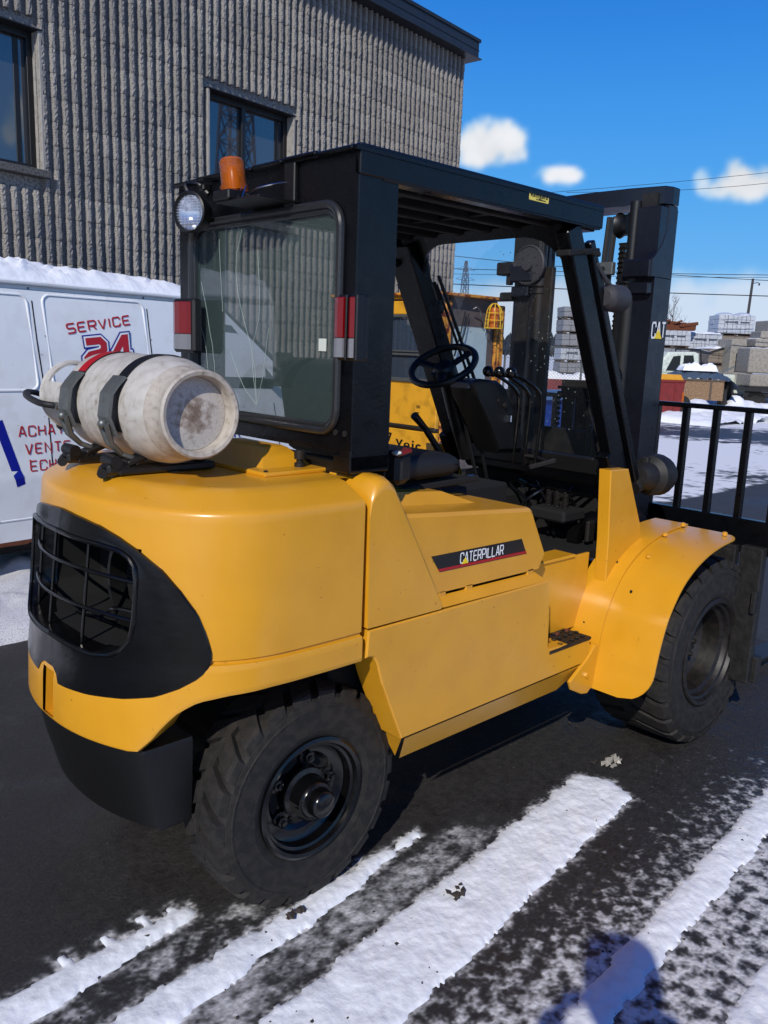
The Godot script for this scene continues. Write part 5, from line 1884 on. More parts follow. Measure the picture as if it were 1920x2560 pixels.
	snow_cap(t, 1.7, 1.0, 1.03, .25, 31, "snow_load")
	t = yard("box_trailer", "tan plywood box trailer half buried in the snow bank", "trailer", 23.75, -10.25, 0, -.10)
	s = S()
	s.box(V(-.25, .78, .62), V(1.9, .62, .04), .006)
	s.box(V(-.25, .78, -.62), V(1.9, .62, .04), .006)
	s.box(V(-1.18, .78, 0), V(.04, .62, 1.2), .006)
	s.box(V(.70, .78, 0), V(.04, .62, 1.2), .006)
	s.box(V(-.25, .5, 0), V(1.9, .06, 1.2), .006)
	obj("trailer_box", s, M.tan_wood, t, 20)
	s = S()
	s.box(V(-.25, 1.08, .65), V(1.95, .05, .05), .006)
	s.box(V(.32, .78, .65), V(.06, .62, .04), .006)
	obj("edge_batten", s, M.old_wood, t, 20)
	t = yard("tarpaulin", "crumpled blue-grey tarpaulin heaped over the tan box trailer", "tarpaulin", 23.9, -10.3, 1.06, -.10)
	s = S()
	var nz := FastNoiseLite.new()
	nz.seed = 3; nz.frequency = 1.3
	var T := []
	for i in 25:
		var row := []
		for j in 17:
			var a := i / 24.0
			var b := j / 16.0
			var h := .30 * sin(PI * clampf(a, 0.02, .98)) * sin(PI * clampf(b, .03, .97)) + .16 * absf(nz.get_noise_2d(a * 5, b * 4)) + .05 * nz.get_noise_2d(a * 14, b * 10)
			if a > .9: h -= (a - .9) * 3.0
			row.append(V(lerpf(-1.2, 1.15, a), h, lerpf(-.7, .75, b)))
		T.append(row)
	for i in 24:
		for j in 16: s.quad(T[i][j + 1], T[i + 1][j + 1], T[i + 1][j], T[i][j])
	obj("cloth", s, M.tarp, t, 20)
	snow_cap(t, 1.1, .9, .30, .30, 12)
	t = yard("steel_angle", "long pale steel angle leaning out of the blue-grey tarpaulin", "metal bar", 24.5, -9.9, 1.0, -.2)
	s = S()
	s.bar(V(-.45, .0, .3), V(.42, .52, .3), .09, .05, .005)
	obj("bar", s, M.dull_steel, t)
	t = yard("spare_tyre", "black truck tyre propped against the right end of the box trailer", "tyre", 24.55, -9.6, 0, .9)
	s = S()
	s.lathe([Vector2(.26, -.12), Vector2(.44, -.12), Vector2(.5, -.06), Vector2(.5, .06), Vector2(.44, .12), Vector2(.26, .12), Vector2(.26, -.12)], axis_z(V(0, .64, 0)), 32)
	obj("tyre_body", s, M.rubber, t)
	# blue skip close behind the mast
	t = thing("blue_skip", "blue steel skip standing behind the forklift's mast", "skip", V(7.35, 0, -3.95), 0.0)
	s = S()
	s.prism([Vector2(-.95, .12), Vector2(.75, .12), Vector2(.86, 1.14), Vector2(-1.0, 1.14)], face_z(V(0, 0, -.35)), .7, .01)
	for x in [-.5, .1]: s.box(V(x, .6, .36), V(.08, .95, .04), .006)
	obj("skip_body", s, M.blue_paint, t, 20)
	s = S()
	s.box(V(-.07, 1.17, .37), V(1.95, .07, .07), .008)
	s.box(V(-.07, 1.17, -.37), V(1.95, .07, .07), .008)
	s.box(V(.88, 1.17, 0), V(.07, .068, .7), .008)
	obj("skip_rim", s, M.blue_pale, t, 20)
	# chain-link fence
	t = yard("chain_link_fence", "galvanised chain-link fence with a thin round post seen through the windscreen", "fence", 13.9, -8.5, 0, .0)
	for x in [-1.2, .48, 2.2]:
		s = S()
		s.tube([V(x, 0, 0), V(x, 1.87, 0)], .024, 10)
		s.ball(V(x, 1.88, 0), V(.03, .02, .03), 6)
		obj("post", s, M.dull_steel, t)
	s = S()
	s.tube([V(-1.2, 1.83, 0), V(2.2, 1.83, 0)], .018, 8)
	obj("top_rail", s, M.dull_steel, t)
	s = S()
	for k in 80:
		for dr in [1, -1]:
			var x := -3.0 + k * .07
			var a := V(x, .05, 0)
			var b := V(x + 1.78 * dr, 1.83, 0)
			if dr < 0: a.x += 1.78; b.x += 1.78
			var lo := -1.2
			var hi := 2.2
			var c0 := a
			var c1 := b
			if minf(a.x, b.x) > hi or maxf(a.x, b.x) < lo: continue
			for q in 2:
				if c0.x < lo: c0 = c0.lerp(c1, (lo - c0.x) / (c1.x - c0.x))
				if c0.x > hi: c0 = c0.lerp(c1, (hi - c0.x) / (c1.x - c0.x))
				var sw := c0; c0 = c1; c1 = sw
			if c0.distance_to(c1) < .05: continue
			s.tube([c0, c1], .0028, 3)
	obj("wire_mesh", s, M.dull_steel, t)
	# yellow old machine beside the van
	build_old_machine()
	# pylon, wires, pole, tree
	pylon(V(199.8, 0, -176), 29.5, "far grey lattice pylon seen through the forklift's windscreen")
	pylon(V(44, 0, 30), 24.0, "lattice pylon across the yard, mirrored in the hall's second window")
	t = thing("utility_pole", "slim wooden utility pole rising behind the film-wrapped pallet stack", "utility pole", V(70, 0, -29.25))
	s = S()
	s.tube([V(0, 0, 0), V(.25, 8.6, .1)], .14, 10, false, .10)
	obj("pole_shaft", s, M.pole, t)
	s = S()
	s.bar(V(.2, 8.2, .1), V(.9, 8.35, .3), .06, .06, .01)
	s.box(V(1.0, 8.2, .35), V(.12, .22, .12), .03)
	obj("pole_arm", s, M.pole, t)
	var wires := [[V(20.04, 3.92, -17.39), V(27.79, 3.92, -10.0), .016, "thick low black cable strung across the yard"], [V(24.68, 4.81, -21.66), V(34.12, 5.15, -12.74), .009, "lower line of the paired thin wires above the yard"], [V(24.9, 5.02, -21.5), V(34.13, 5.25, -12.76), .013, "upper twisted line of the paired wires above the yard"], [V(24.76, 5.54, -21.78), V(29.13, 5.20, -17.52), .013, "sagging wire that crosses high behind the windscreen"], [V(24.72, 7.5, -16.71), V(30.34, 8.47, -11.61), .008, "higher of the two fine wires over the mast's top"], [V(27.85, 7.72, -13.79), V(30.3, 8.1, -11.55), .008, "lower of the two fine wires over the mast's top"]]
	for w in wires:
		var d: Vector3 = (w[1] - w[0])
		var a: Vector3 = w[0] - d * 1.2
		var b: Vector3 = w[1] + d * 1.2
		s = S()
		var pts := []
		for i in 41:
			var f := i / 40.0
			pts.append(a.lerp(b, f) - Vector3(0, .25 * sin(PI * f) - .20, 0))
		s.tube(pts, w[2], 5)
		tag(obj("overhead_wire", s, M.black_matt), w[3], "wire", "overhead wires across the yard")
	tree(V(51.2, 0, -25.85), 5.6)
	# dark woods on the skyline
	s = S()
	rng.seed = 4
	for k in 500:
		var f := rng.randf()
		var c := V(lerpf(300, 330, f), 0, lerpf(-330, 60, f))
		var h := 7.0 + rng.randf() * 5.0
		s.lathe([Vector2(.1, h * .1), Vector2(2.2 + rng.randf(), h * .3), Vector2(1.6, h * .65), Vector2(0, h)], Transform3D(Basis(), c + V(rng.randf_range(-15, 15), 0, 0)), 5)
	var wd := obj("distant_woods", s, M.far_woods, self, 0)
	tag(wd, "dark line of distant woods on the skyline beyond the pallet stacks", "woods")
	wd.set_meta("kind", "stuff")

func pylon(at: Vector3, h: float, label: String):
	var t := thing("lattice_pylon", label, "pylon", at, -.3, "lattice pylons")
	var s := S()
	var w := func(y): return tab(y / h, [0, .55, .8, 1.0], [2.6, 1.05, .8, .25])
	var ws := [h * 0.0, h * .14, h * .27, h * .38, h * .48, h * .57, h * .65, h * .73, h * .8, h * .87, h * .94, h]
	for k in ws.size() - 1:
		var a: float = w.call(ws[k])
		var b: float = w.call(ws[k + 1])
		for q in 4:
			var c := Vector2(1, 1).rotated(PI / 2 * q)
			var d := Vector2(1, 1).rotated(PI / 2 * (q + 1))
			var A := V(c.x * a, ws[k], c.y * a)
			var B := V(c.x * b, ws[k + 1], c.y * b)
			var C := V(d.x * b, ws[k + 1], d.y * b)
			var D := V(d.x * a, ws[k], d.y * a)
			s.bar(A, B, .16, .16, 0)
			s.bar(A, C, .09, .09, 0)
			s.bar(D, B, .09, .09, 0)
			s.bar(B, C, .09, .09, 0)
	obj("tower", s, M.pylon_steel, t, 0)
	for y in [.80, .90]:
		s = S()
		for sd in [-1, 1]:
			s.bar(V(0, h * y, .3), V(sd * 3.4, h * (y + .012), 0), .1, .1, 0)
			s.bar(V(0, h * (y + .05), 0), V(sd * 3.4, h * (y + .012), 0), .08, .08, 0)
			s.bar(V(0, h * y, -.3), V(sd * 3.4, h * (y + .012), 0), .1, .1, 0)
		obj("cross_arm", s, M.pylon_steel, t, 0)

func tree(at: Vector3, h: float):
	var t := thing("bare_tree", "bare thin tree standing behind the rusty scrap", "tree", at)
	rng.seed = 19
	var s := S()
	var tw := S()
	s.tube([V(0, 0, 0), V(.05, h * .4, .02), V(0, h * .75, 0), V(.06, h, .02)], .05, 7, false, .012)
	for k in 26:
		var y := h * (.42 + .55 * rng.randf())
		var a := rng.randf() * TAU
		var l := (h - y) * .5 + .25
		var e := V(cos(a) * l * .6, y + l, sin(a) * l * .6)
		var st := V(.02, y, 0)
		tw.tube([st, st.lerp(e, .5) + V(cos(a) * .08, -.04, sin(a) * .08), e], .016, 5, false, .005)
		for j in 4:
			var p := st.lerp(e, .4 + .15 * j)
			var b := rng.randf() * TAU
			tw.tube([p, p + V(cos(b) * .22, .26, sin(b) * .22)], .007, 4, false, .004)
	obj("trunk", s, M.bark, t)
	obj("twigs", tw, M.bark, t)

func build_old_machine():
	# an old yellow yard crane; its rear wall faces -x, its glazed side +z
	var t := thing("yellow_machine", "old yellow machine cab with rust streaks and a caged lamp, behind the forklift", "yard crane", V(5.387, 0, -4.152))
	var s := S()
	# rear wall, in the plane x = 0: z from -2.6 to 0
	s.box(V(.03, 1.02, -.9), V(.06, .52, 1.8), .01)
	s.box(V(.03, 1.28, -.9), V(.075, .02, 1.8), .006)
	s.box(V(.03, .55, -.9), V(.06, .38, 1.8), .01)
	s.box(V(.03, .2, -.9), V(.05, .3, 1.78), .01)
	s.box(V(.03, 2.12, -.9), V(.07, .15, 1.8), .01)
	s.box(V(.03, 2.235, -.9), V(.09, .035, 1.84), .008)
	obj("rear_wall", s, M.yellow_old, t, 20)
	s = S()
	s.box(V(.02, .775, -.9), V(.09, .05, 1.82), .02)
	obj("rubber_strip", s, M.rubber_hose, t)
	s = S()
	s.box(V(.0, 1.31, -.9), V(.05, .045, 1.76), .006)
	s.box(V(.0, 1.60, -.9), V(.04, .025, 1.74), .004)
	s.box(V(.0, 1.635, -.9), V(.03, .018, 1.74), .004)
	s.box(V(.0, 2.03, -.9), V(.05, .035, 1.76), .006)
	obj("window_frame", s, M.dull_steel, t)
	s = S()
	s.box(V(.02, 1.68, -.92), V(.008, .72, 1.72), 0)
	obj("rear_window", s, M.old_glass, t)
	s = S()
	s.box(V(.03, 1.68, -.02), V(.09, .80, .07), .01)
	s.box(V(.03, 1.68, -1.78), V(.09, .80, .07), .01)
	s.box(V(1.06, 1.25, -.03), V(.10, 1.9, .07), .012)
	s.box(V(.13, 1.25, -.03), V(.11, 1.9, .065), .012)
	s.box(V(.98, 1.25, -.015), V(.05, 1.85, .04), .01)
	obj("corner_post", s, M.yellow_rusty, t, 20)
	# glazed side in the plane z = 0
	s = S()
	between(s, [Vector2(.15, .3), Vector2(1.05, .3), Vector2(1.05, 2.25), Vector2(.15, 2.25)], round_rect(.26, .55, .86, 1.94, .07, 5), Vector2(.55, 1.3), func(p, h): return V(p.x, p.y, -.04 + h), 72, -.03)
	obj("side_frame", s, M.grimy_panel, t, 20)
	s = S()
	s.box(V(.56, 1.25, -.05), V(.62, 1.42, .008), 0)
	obj("side_window", s, M.hazy_glass, t)
	s = S()
	s.prism([Vector2(-.06, .06), Vector2(1.16, .1), Vector2(1.16, -1.9), Vector2(-.06, -1.9)].map(func(p): return Vector2(p.x, -p.y)), flat_y(V(0, 2.255, 0)), .03, .006)
	obj("roof_sheet", s, M.yellow_rusty, t)
	s = S()
	s.tube([V(.40, 2.1, .0), V(.33, 1.86, .01), V(.28, 1.72, .012)], .008)
	s.tube([V(.46, 2.08, .0), V(.39, 1.86, .014), V(.30, 1.66, .014)], .007)
	s.bar(V(.28, 1.72, .012), V(.24, 1.6, .012), .014, .02, .003)
	obj("wiper", s, M.black_matt, t)
	s = S()
	s.tube(spline([V(.50, 2.13, .03), V(.53, 2.15, .06), V(.60, 2.11, .05), V(.61, 2.05, .05), V(.66, 2.02, .04)], 5), .008)
	obj("lamp_cable", s, M.dull_steel, t)
	# caged lamp
	s = S()
	var c := V(.80, 1.93, .09)
	for k in 8:
		var a := TAU * k / 8
		s.tube(spline([c + V(cos(a) * .10, 0, sin(a) * .10), c + V(cos(a) * .092, .13, sin(a) * .092), c + V(cos(a) * .075, .22, sin(a) * .075), c + V(cos(a) * .035, .27, sin(a) * .035), c + V(0, .28, 0)], 4), .005, 6)
	for q in [[0.0, .10], [.09, .095], [.17, .086]]:
		var ring := []
		for k in 20: ring.append(c + V(cos(TAU * k / 20) * q[1], q[0], sin(TAU * k / 20) * q[1]))
		s.tube(ring, .005, 6, true)
	obj("lamp_cage", s, M.cage_yellow, t)
	s = S()
	s.lathe([Vector2(.05, 0), Vector2(.055, .1), Vector2(.055, .19), Vector2(.04, .23), Vector2(0, .245)], Transform3D(Basis(), c), 18)
	obj("caged_lamp", s, M.amber_dull, t)
	# inside: seat and far wall; below: chassis and wheels
	s = S()
	s.box(V(.6, 1.3, -1.2), V(.3, .55, .5), .08)
	s.box(V(.75, 1.0, -1.2), V(.5, .2, .5), .06)
	s.lathe([Vector2(0, 0), Vector2(.09, .02), Vector2(.11, .15), Vector2(.07, .25), Vector2(0, .27)], Transform3D(Basis(), V(.5, 1.58, -.7)), 12)
	obj("cab_seat", s, M.vinyl, t, 50)
	s = S()
	s.box(V(1.06, .9, -.9), V(.05, 1.3, 1.76), .01)
	s.box(V(.55, .9, -1.78), V(1.0, 1.3, .05), .01)
	s.box(V(.55, .32, -.9), V(1.0, .06, 1.7), .01)
	obj("cab_shell", s, M.grimy_panel, t, 20)
	s = S()
	s.box(V(.6, .3, -.9), V(1.6, .3, 1.2), .02)
	obj("chassis", s, M.black_matt, t)
	for q in [[.35, -.2], [.35, -1.7]]:
		s = S()
		s.lathe([Vector2(.15, -.12), Vector2(.32, -.12), Vector2(.35, -.05), Vector2(.35, .05), Vector2(.32, .12), Vector2(.15, .12), Vector2(0, .1)], axis_z(V(q[0], .35, q[1])), 28)
		obj("wheel", s, M.rubber, t)
	lettering("17", V(-.003, .612, -.80), V(0, 0, 1), Vector3.UP, .14, .20, M.ink_black, t, true)
	lettering("Yeic", V(-.003, .565, -.42), V(0, 0, 1), Vector3.UP, .12, .42, M.ink_black, t, true)
	s = S()
	for k in 3: s.box(V(-.002, 1.03 - k * .012, -.28), V(.002, .006, .06), 0)
	s.box(V(-.002, .95, -.28), V(.002, .012, .035), 0)
	obj("small_sticker", s, M.ink_black, t)

# ---- snow, asphalt, banks --------------------------------------------------------------------
var n1 := FastNoiseLite.new()
var n2 := FastNoiseLite.new()
var n3 := FastNoiseLite.new()

func line_z(x: float, a: Vector2, b: Vector2) -> float: return a.y + (b.y - a.y) * (x - a.x) / (b.x - a.x)

# signed depth into the strips of lying snow near the forklift (metres; > 0 is inside)
func snow_mask(x: float, z: float) -> float:
	var w := n1.get_noise_2d(x * 7, z * 7) * .020 + n2.get_noise_2d(x * 26, z * 26) * .007 + n3.get_noise_2d(x * 90, z * 90) * .004
	var m := -1.0
	# thin strip that the rear tyre has cut off, with its little spikes
	var a := line_z(x, Vector2(-.84, .262), Vector2(-.31, .245))
	var b := line_z(x, Vector2(-.82, .385), Vector2(-.33, .300))
	m = maxf(m, minf(minf(z - a, b - z), -.30 - x) + w * .5)
	for t in [[-.665, .05], [-.545, .045], [-.43, .05], [-.345, .03]]: m = maxf(m, minf(.012 - absf(x - t[0] - (z - .2) * .12), minf(z - (a - t[1]), a + .02 - z)))
	# strip that runs under the rear tyre's outer edge
	a = line_z(x, Vector2(-.67, .50), Vector2(.43, .405))
	b = line_z(x, Vector2(-.56, .61), Vector2(.35, .485))
	var nar := clampf((x - .1) * .10, 0, .05)
	m = maxf(m, minf(minf(z - a - nar * .2, b - nar - z), .50 - x) + w)
	# broad strip
	a = line_z(x, Vector2(.16, .68), Vector2(1.09, .57))
	b = line_z(x, Vector2(-.07, .965), Vector2(1.34, .775))
	m = maxf(m, minf(minf(z - a, b - z), 1.36 - x - absf(z - .67) * .5) + w * .9)
	# outer strip and the field beyond
	a = line_z(x, Vector2(.28, 1.22), Vector2(1.7, 1.10))
	b = line_z(x, Vector2(.32, 1.315), Vector2(1.9, 1.20))
	m = maxf(m, minf(z - a, b - z) + w * .8)
	a = line_z(x, Vector2(.5, 1.52), Vector2(1.9, 1.40))
	m = maxf(m, z - a + w)
	return m

# share of slush (0 bare asphalt .. 1 white) between the strips
func slush(x: float, z: float) -> float:
	var s := 0.0
	var f := n2.get_noise_2d(x * 13, z * 17) * .62 + n3.get_noise_2d(x * 44, z * 44) * .38
	var p := n1.get_noise_2d(x * 5, z * 5)
	var a := line_z(x, Vector2(-.56, .55), Vector2(.35, .46))
	var b := line_z(x, Vector2(.16, .68), Vector2(1.09, .57))
	if x < 1.0: s = maxf(s, clampf(minf(z - a, b + .02 - z) * 18, 0, 1) * clampf((.85 - x) * 4, 0, 1) * (.50 + .42 * f + .3 * p))
	a = line_z(x, Vector2(-.82, .36), Vector2(-.33, .30))
	b = line_z(x, Vector2(-.67, .52), Vector2(.43, .42))
	if x < .1: s = maxf(s, clampf(minf(z - a + .01, b - z) * 14, 0, 1) * clampf((.12 - x) * 3, 0, 1) * (.40 + .6 * f + .5 * p))
	# tyre tracks outside the broad strip
	a = line_z(x, Vector2(-.07, .95), Vector2(1.34, .765))
	b = line_z(x, Vector2(.28, 1.23), Vector2(1.7, 1.11))
	var c := line_z(x, Vector2(-.07, 1.10), Vector2(1.6, .95))
	var fade := clampf((2.25 - x + p * .6) * 2.0, 0, 1)
	if z > a - .02 and z < b + .02:
		var lug := sin(x * 92 + sin(z * 60) * 1.5) * .22
		var q := .34 + f * .85 + lug * .5 + clampf((z - c) * 2.2, -.25, .35) + clampf((.45 - x) * .35, -.2, .35)
		s = maxf(s, clampf(q, 0, 1) * fade)
	a = line_z(x, Vector2(.32, 1.30), Vector2(1.9, 1.19))
	if z >= a - .02:
		var lug := maxf(sin(x * 70 + z * 40), sin(x * 70 - z * 46))
		s = maxf(s, clampf(.52 + f * .9 + lug * .25, 0, 1) * clampf((3.0 - x + p) * 2.0, 0, 1))
	# scraps on the left
	if x < -.30 and z < .15: s = maxf(s, clampf((f + p * .7 - .42) * 2.2, 0, .8) * clampf(.6 - absf(z + .12) * 3, 0, 1))
	var mk := snow_mask(x, z)
	if mk > -.045: s = maxf(s, clampf((1.0 + mk / .045) * (.62 + f), 0, 1))
	return clampf(s, 0, 1)

func build_ground():
	n1.seed = 11; n1.frequency = 1.0; n1.fractal_octaves = 3
	n2.seed = 23; n2.frequency = 1.0; n2.fractal_octaves = 3
	n3.seed = 37; n3.frequency = 1.0; n3.fractal_octaves = 2
	# everything as far as the horizon
	var pm := PlaneMesh.new()
	pm.size = Vector2(4000, 4000)
	var g := struct("ground", pm, M.far_ground)
	g.position.y = -.02
	# trodden yard
	var s := S()
	sheet(s, -24, -42, 34, 7, -.010)
	struct("yard", s.mesh(0), yard_material()).rotation.y = FACE
	# asphalt close by, slush and all
	s = S()
	sheet(s, -2.0, -3.2, 3.6, 2.4, -.001)
	struct("asphalt", s.mesh(0), near_material())
	# lying snow with real thickness
	var x0 := -1.5
	var z0 := .15
	var dx := .010
	var nx := 370
	var nz := 190
	var H := []
	for i in nx + 1:
		var row := PackedFloat32Array()
		for j in nz + 1:
			var x := x0 + i * dx
			var z := z0 + j * dx
			row.append(snow_mask(x, z))
		H.append(row)
	var f := func(i, j):
		var x: float = x0 + i * dx
		var z: float = z0 + j * dx
		var m: float = H[i][j]
		var h := sqrt(clampf(m / .04, 0, 1)) * (.0085 + .006 * n1.get_noise_2d(x * 6, z * 6) + .002 * n2.get_noise_2d(x * 30, z * 30)) + clampf(m * 40, 0, 1) * .0022 * n3.get_noise_2d(x * 45, z * 45)
		return V(x, h + .0015 if m > 0 else -.004, z)
	s = S()
	for i in nx:
		for j in nz:
			if maxf(maxf(H[i][j], H[i + 1][j]), maxf(H[i][j + 1], H[i + 1][j + 1])) <= 0: continue
			s.quad(f.call(i, j + 1), f.call(i + 1, j + 1), f.call(i + 1, j), f.call(i, j))
	var sn := obj("snow_strips", s, M.snow, self, 60)
	tag(sn, "strips of white snow left between tyre tracks in front of the forklift", "snow")
	sn.set_meta("kind", "stuff")
	# clods and crumbs
	s = S()
	rng.seed = 77
	for k in 420:
		var x := rng.randf_range(-.9, 2.2)
		var z := rng.randf_range(.2, 1.5)
		var m := snow_mask(x, z)
		if m < -.02 and rng.randf() < .5: continue
		var r := .003 + .007 * pow(rng.randf(), 3)
		crumb(s, V(x, (.008 if m > .02 else .001), z), r)
	var cr := obj("slush_crumbs", s, M.dirt_crumb, self, 0)
	tag(cr, "dark crumbs of frozen dirt scattered over the snow strips", "dirt")
	cr.set_meta("kind", "stuff")
	var clods := [[.355, .735, .035, "dark frozen clod sunk in the broad snow strip", M.dirt_crumb], [-.09, .50, .03, "dark frozen clod on the narrow snow strip near the rear tyre", M.dirt_crumb], [1.47, .60, .045, "pale lump of dirty ice on the asphalt beyond the broad snow strip", M.ice], [1.41, .545, .016, "small brown ice pebble beside the pale lump of ice", M.dirt_crumb]]
	for c in clods:
		s = S()
		rng.seed = int(c[0] * 1000) + 5000
		for k in 12:
			var r: float = c[2] * rng.randf_range(.2, .55)
			crumb(s, V(rng.randf_range(-1, 1) * c[2], r * .3, rng.randf_range(-.6, .6) * c[2]), r)
		var o := obj("frozen_clod", s, c[4], self, 0)
		o.position = V(c[0], .012, c[1])
		tag(o, c[3], "clod")
	# bank along the van, banks in the yard, heap outside the frame on the sunny side
	bank("snow_bank", -3.4, -4.6, 1.3, -2.25, .30, 40, "dirty granular snow bank below the white van", 1)
	bank("snow_bank", 19.5, -13.5, 36.0, -7.6, .72, 60, "long white snow bank in front of the trailers and concrete blocks", 2)
	bank("snow_bank", 10.0, -14.5, 17.0, -9.4, .5, 50, "snow bank at the foot of the chain-link fence", 3)
	bank("snow_bank", .12, 1.85, 3.4, 3.2, .62, 46, "lumpy snow heap shading the bottom right corner", 4)

func crumb(s: Soup, c: Vector3, r: float):
	var b := Basis.from_euler(V(rng.randf() * 6, rng.randf() * 6, rng.randf() * 6))
	var p := []
	for d in [V(1, 0, 0), V(-1, 0, 0), V(0, 1, 0), V(0, -1, 0), V(0, 0, 1), V(0, 0, -1)]:
		var q: Vector3 = b * (d * r * rng.randf_range(.45, 1.3))
		q.y *= .6
		p.append(c + q)
	for t in [[0, 2, 4], [2, 1, 4], [1, 3, 4], [3, 0, 4], [2, 0, 5], [1, 2, 5], [3, 1, 5], [0, 3, 5]]: s.tri(p[t[0]], p[t[1]], p[t[2]])

func bank(called: String, x0: float, z0: float, x1: float, z1: float, h: float, n: int, label: String, kind: int):
	var nz := FastNoiseLite.new()
	nz.seed = 50 + kind; nz.frequency = .9 if kind != 2 else .5
	var s := S()
	var H := []
	var m := int(n * (z1 - z0) / (x1 - x0) * 1.6) + 12
	for i in n * 2 + 1:
		var row := []
		for j in m + 1:
			var a := float(i) / (n * 2)
			var b := float(j) / m
			var x := lerpf(x0, x1, a)
			var z := lerpf(z0, z1, b)
			var wob := nz.get_noise_2d(x * 1.2, z * 1.2 + 9) * (.14 if kind != 2 else .20)
			var e := minf(minf(a, 1 - a) * (x1 - x0), minf(b + wob, 1 - b + wob) * (z1 - z0)) / (.35 if kind == 1 else (.5 if kind == 4 else 2.2))
			var prof := sqrt(clampf(e, 0, 1))
			var y := prof * h * (.62 + .5 * nz.get_noise_2d(x, z) + .14 * nz.get_noise_2d(x * 5, z * 5) + .06 * nz.get_noise_2d(x * 17, z * 17))
			if kind == 2: y *= .55 + .6 * clampf(nz.get_noise_2d(x * .9 + 40, z * .9) + .5, 0, 1)
			row.append(V(x, y - .02 if e > 0 else -.03, z))
		H.append(row)
	for i in n * 2:
		for j in m: s.quad(H[i][j + 1], H[i + 1][j + 1], H[i + 1][j], H[i][j])
	tag(obj(called, s, M.snow_granular if kind == 1 else M.snow, self, 60), label, "snow bank", "snow banks round the yard")

func sheet(s: Soup, x0, z0, x1, z1, y):
	s.quad(V(x0, y, z1), V(x1, y, z1), V(x1, y, z0), V(x0, y, z0))
	for p in [Vector2(0, 1), Vector2(1, 1), Vector2(1, 0), Vector2(0, 1), Vector2(1, 0), Vector2(0, 0)]: s.uv.append(p)

func near_material() -> StandardMaterial3D:
	var n := 1300
	var col := PackedByteArray()
	var rou := PackedByteArray()
	var hgt := PackedByteArray()
	col.resize(n * n * 3); rou.resize(n * n); hgt.resize(n * n)
	var fine := FastNoiseLite.new()
	fine.seed = 3; fine.frequency = .35; fine.fractal_octaves = 2
	var fb := fine.get_image(n, n, false, false, true).get_data()
	fine.seed = 4; fine.frequency = .012; fine.fractal_octaves = 4
	var pb := fine.get_image(n, n, false, false, true).get_data()
	fine.seed = 6; fine.frequency = .09; fine.fractal_octaves = 3
	var mb := fine.get_image(n, n, false, false, true).get_data()
	for j in n:
		var z := -3.2 + 5.6 * (j + .5) / n
		for i in n:
			var k := j * n + i
			var x := -2.0 + 5.6 * (i + .5) / n
			var fn := fb[k] / 255.0
			var pn := pb[k] / 255.0
			var mn := mb[k] / 255.0
			var sl := 0.0
			if z > .05 and z < 2.2: sl = slush(x, z)
			# asphalt: dark binder, grey-brown stone
			var base := .005 + .021 * fn * fn + .013 * (pn - .5) * fn + .006 * mn
			if fn > .80: base += .035 * (fn - .80) * 5.0 * mn
			var r := base * 1.16
			var gg := base * 1.0
			var b := base * .90
			var ro := .62 + .25 * mn - .22 * clampf((pn - .55) * 4, 0, 1)
			if sl > 0.01:
				var d := clampf(sl + (mn - .5) * .34 + (fn - .5) * .22, 0, 1)
				var wv := lerpf(.030, .66, pow(smoothstep(.12, 1.0, d), 1.35))
				var mix := clampf(sl * 2.2, 0, 1)
				r = lerpf(r, wv * 1.0, mix); gg = lerpf(gg, wv * .985, mix); b = lerpf(b, wv * .98, mix)
				ro = lerpf(ro, .5, mix)
			var k3 := k * 3
			col[k3] = int(255 * pow(clampf(r, 0, 1), .4545))
			col[k3 + 1] = int(255 * pow(clampf(gg, 0, 1), .4545))
			col[k3 + 2] = int(255 * pow(clampf(b, 0, 1), .4545))
			rou[k] = int(255 * ro)
			hgt[k] = int(clampf(90 + 70 * (fn - .5) + 100 * sl * mn, 0, 255))
	var m := StandardMaterial3D.new()
	m.albedo_texture = ImageTexture.create_from_image(Image.create_from_data(n, n, false, Image.FORMAT_RGB8, col))
	m.roughness = 1.0
	m.roughness_texture = ImageTexture.create_from_image(Image.create_from_data(n, n, false, Image.FORMAT_L8, rou))
	var hi := Image.create_from_data(n, n, false, Image.FORMAT_L8, hgt)
	hi.convert(Image.FORMAT_RGBA8)
	hi.bump_map_to_normal_map(3.0)
	m.normal_enabled = true
	m.normal_texture = ImageTexture.create_from_image(hi)
	m.normal_scale = .8
	return m

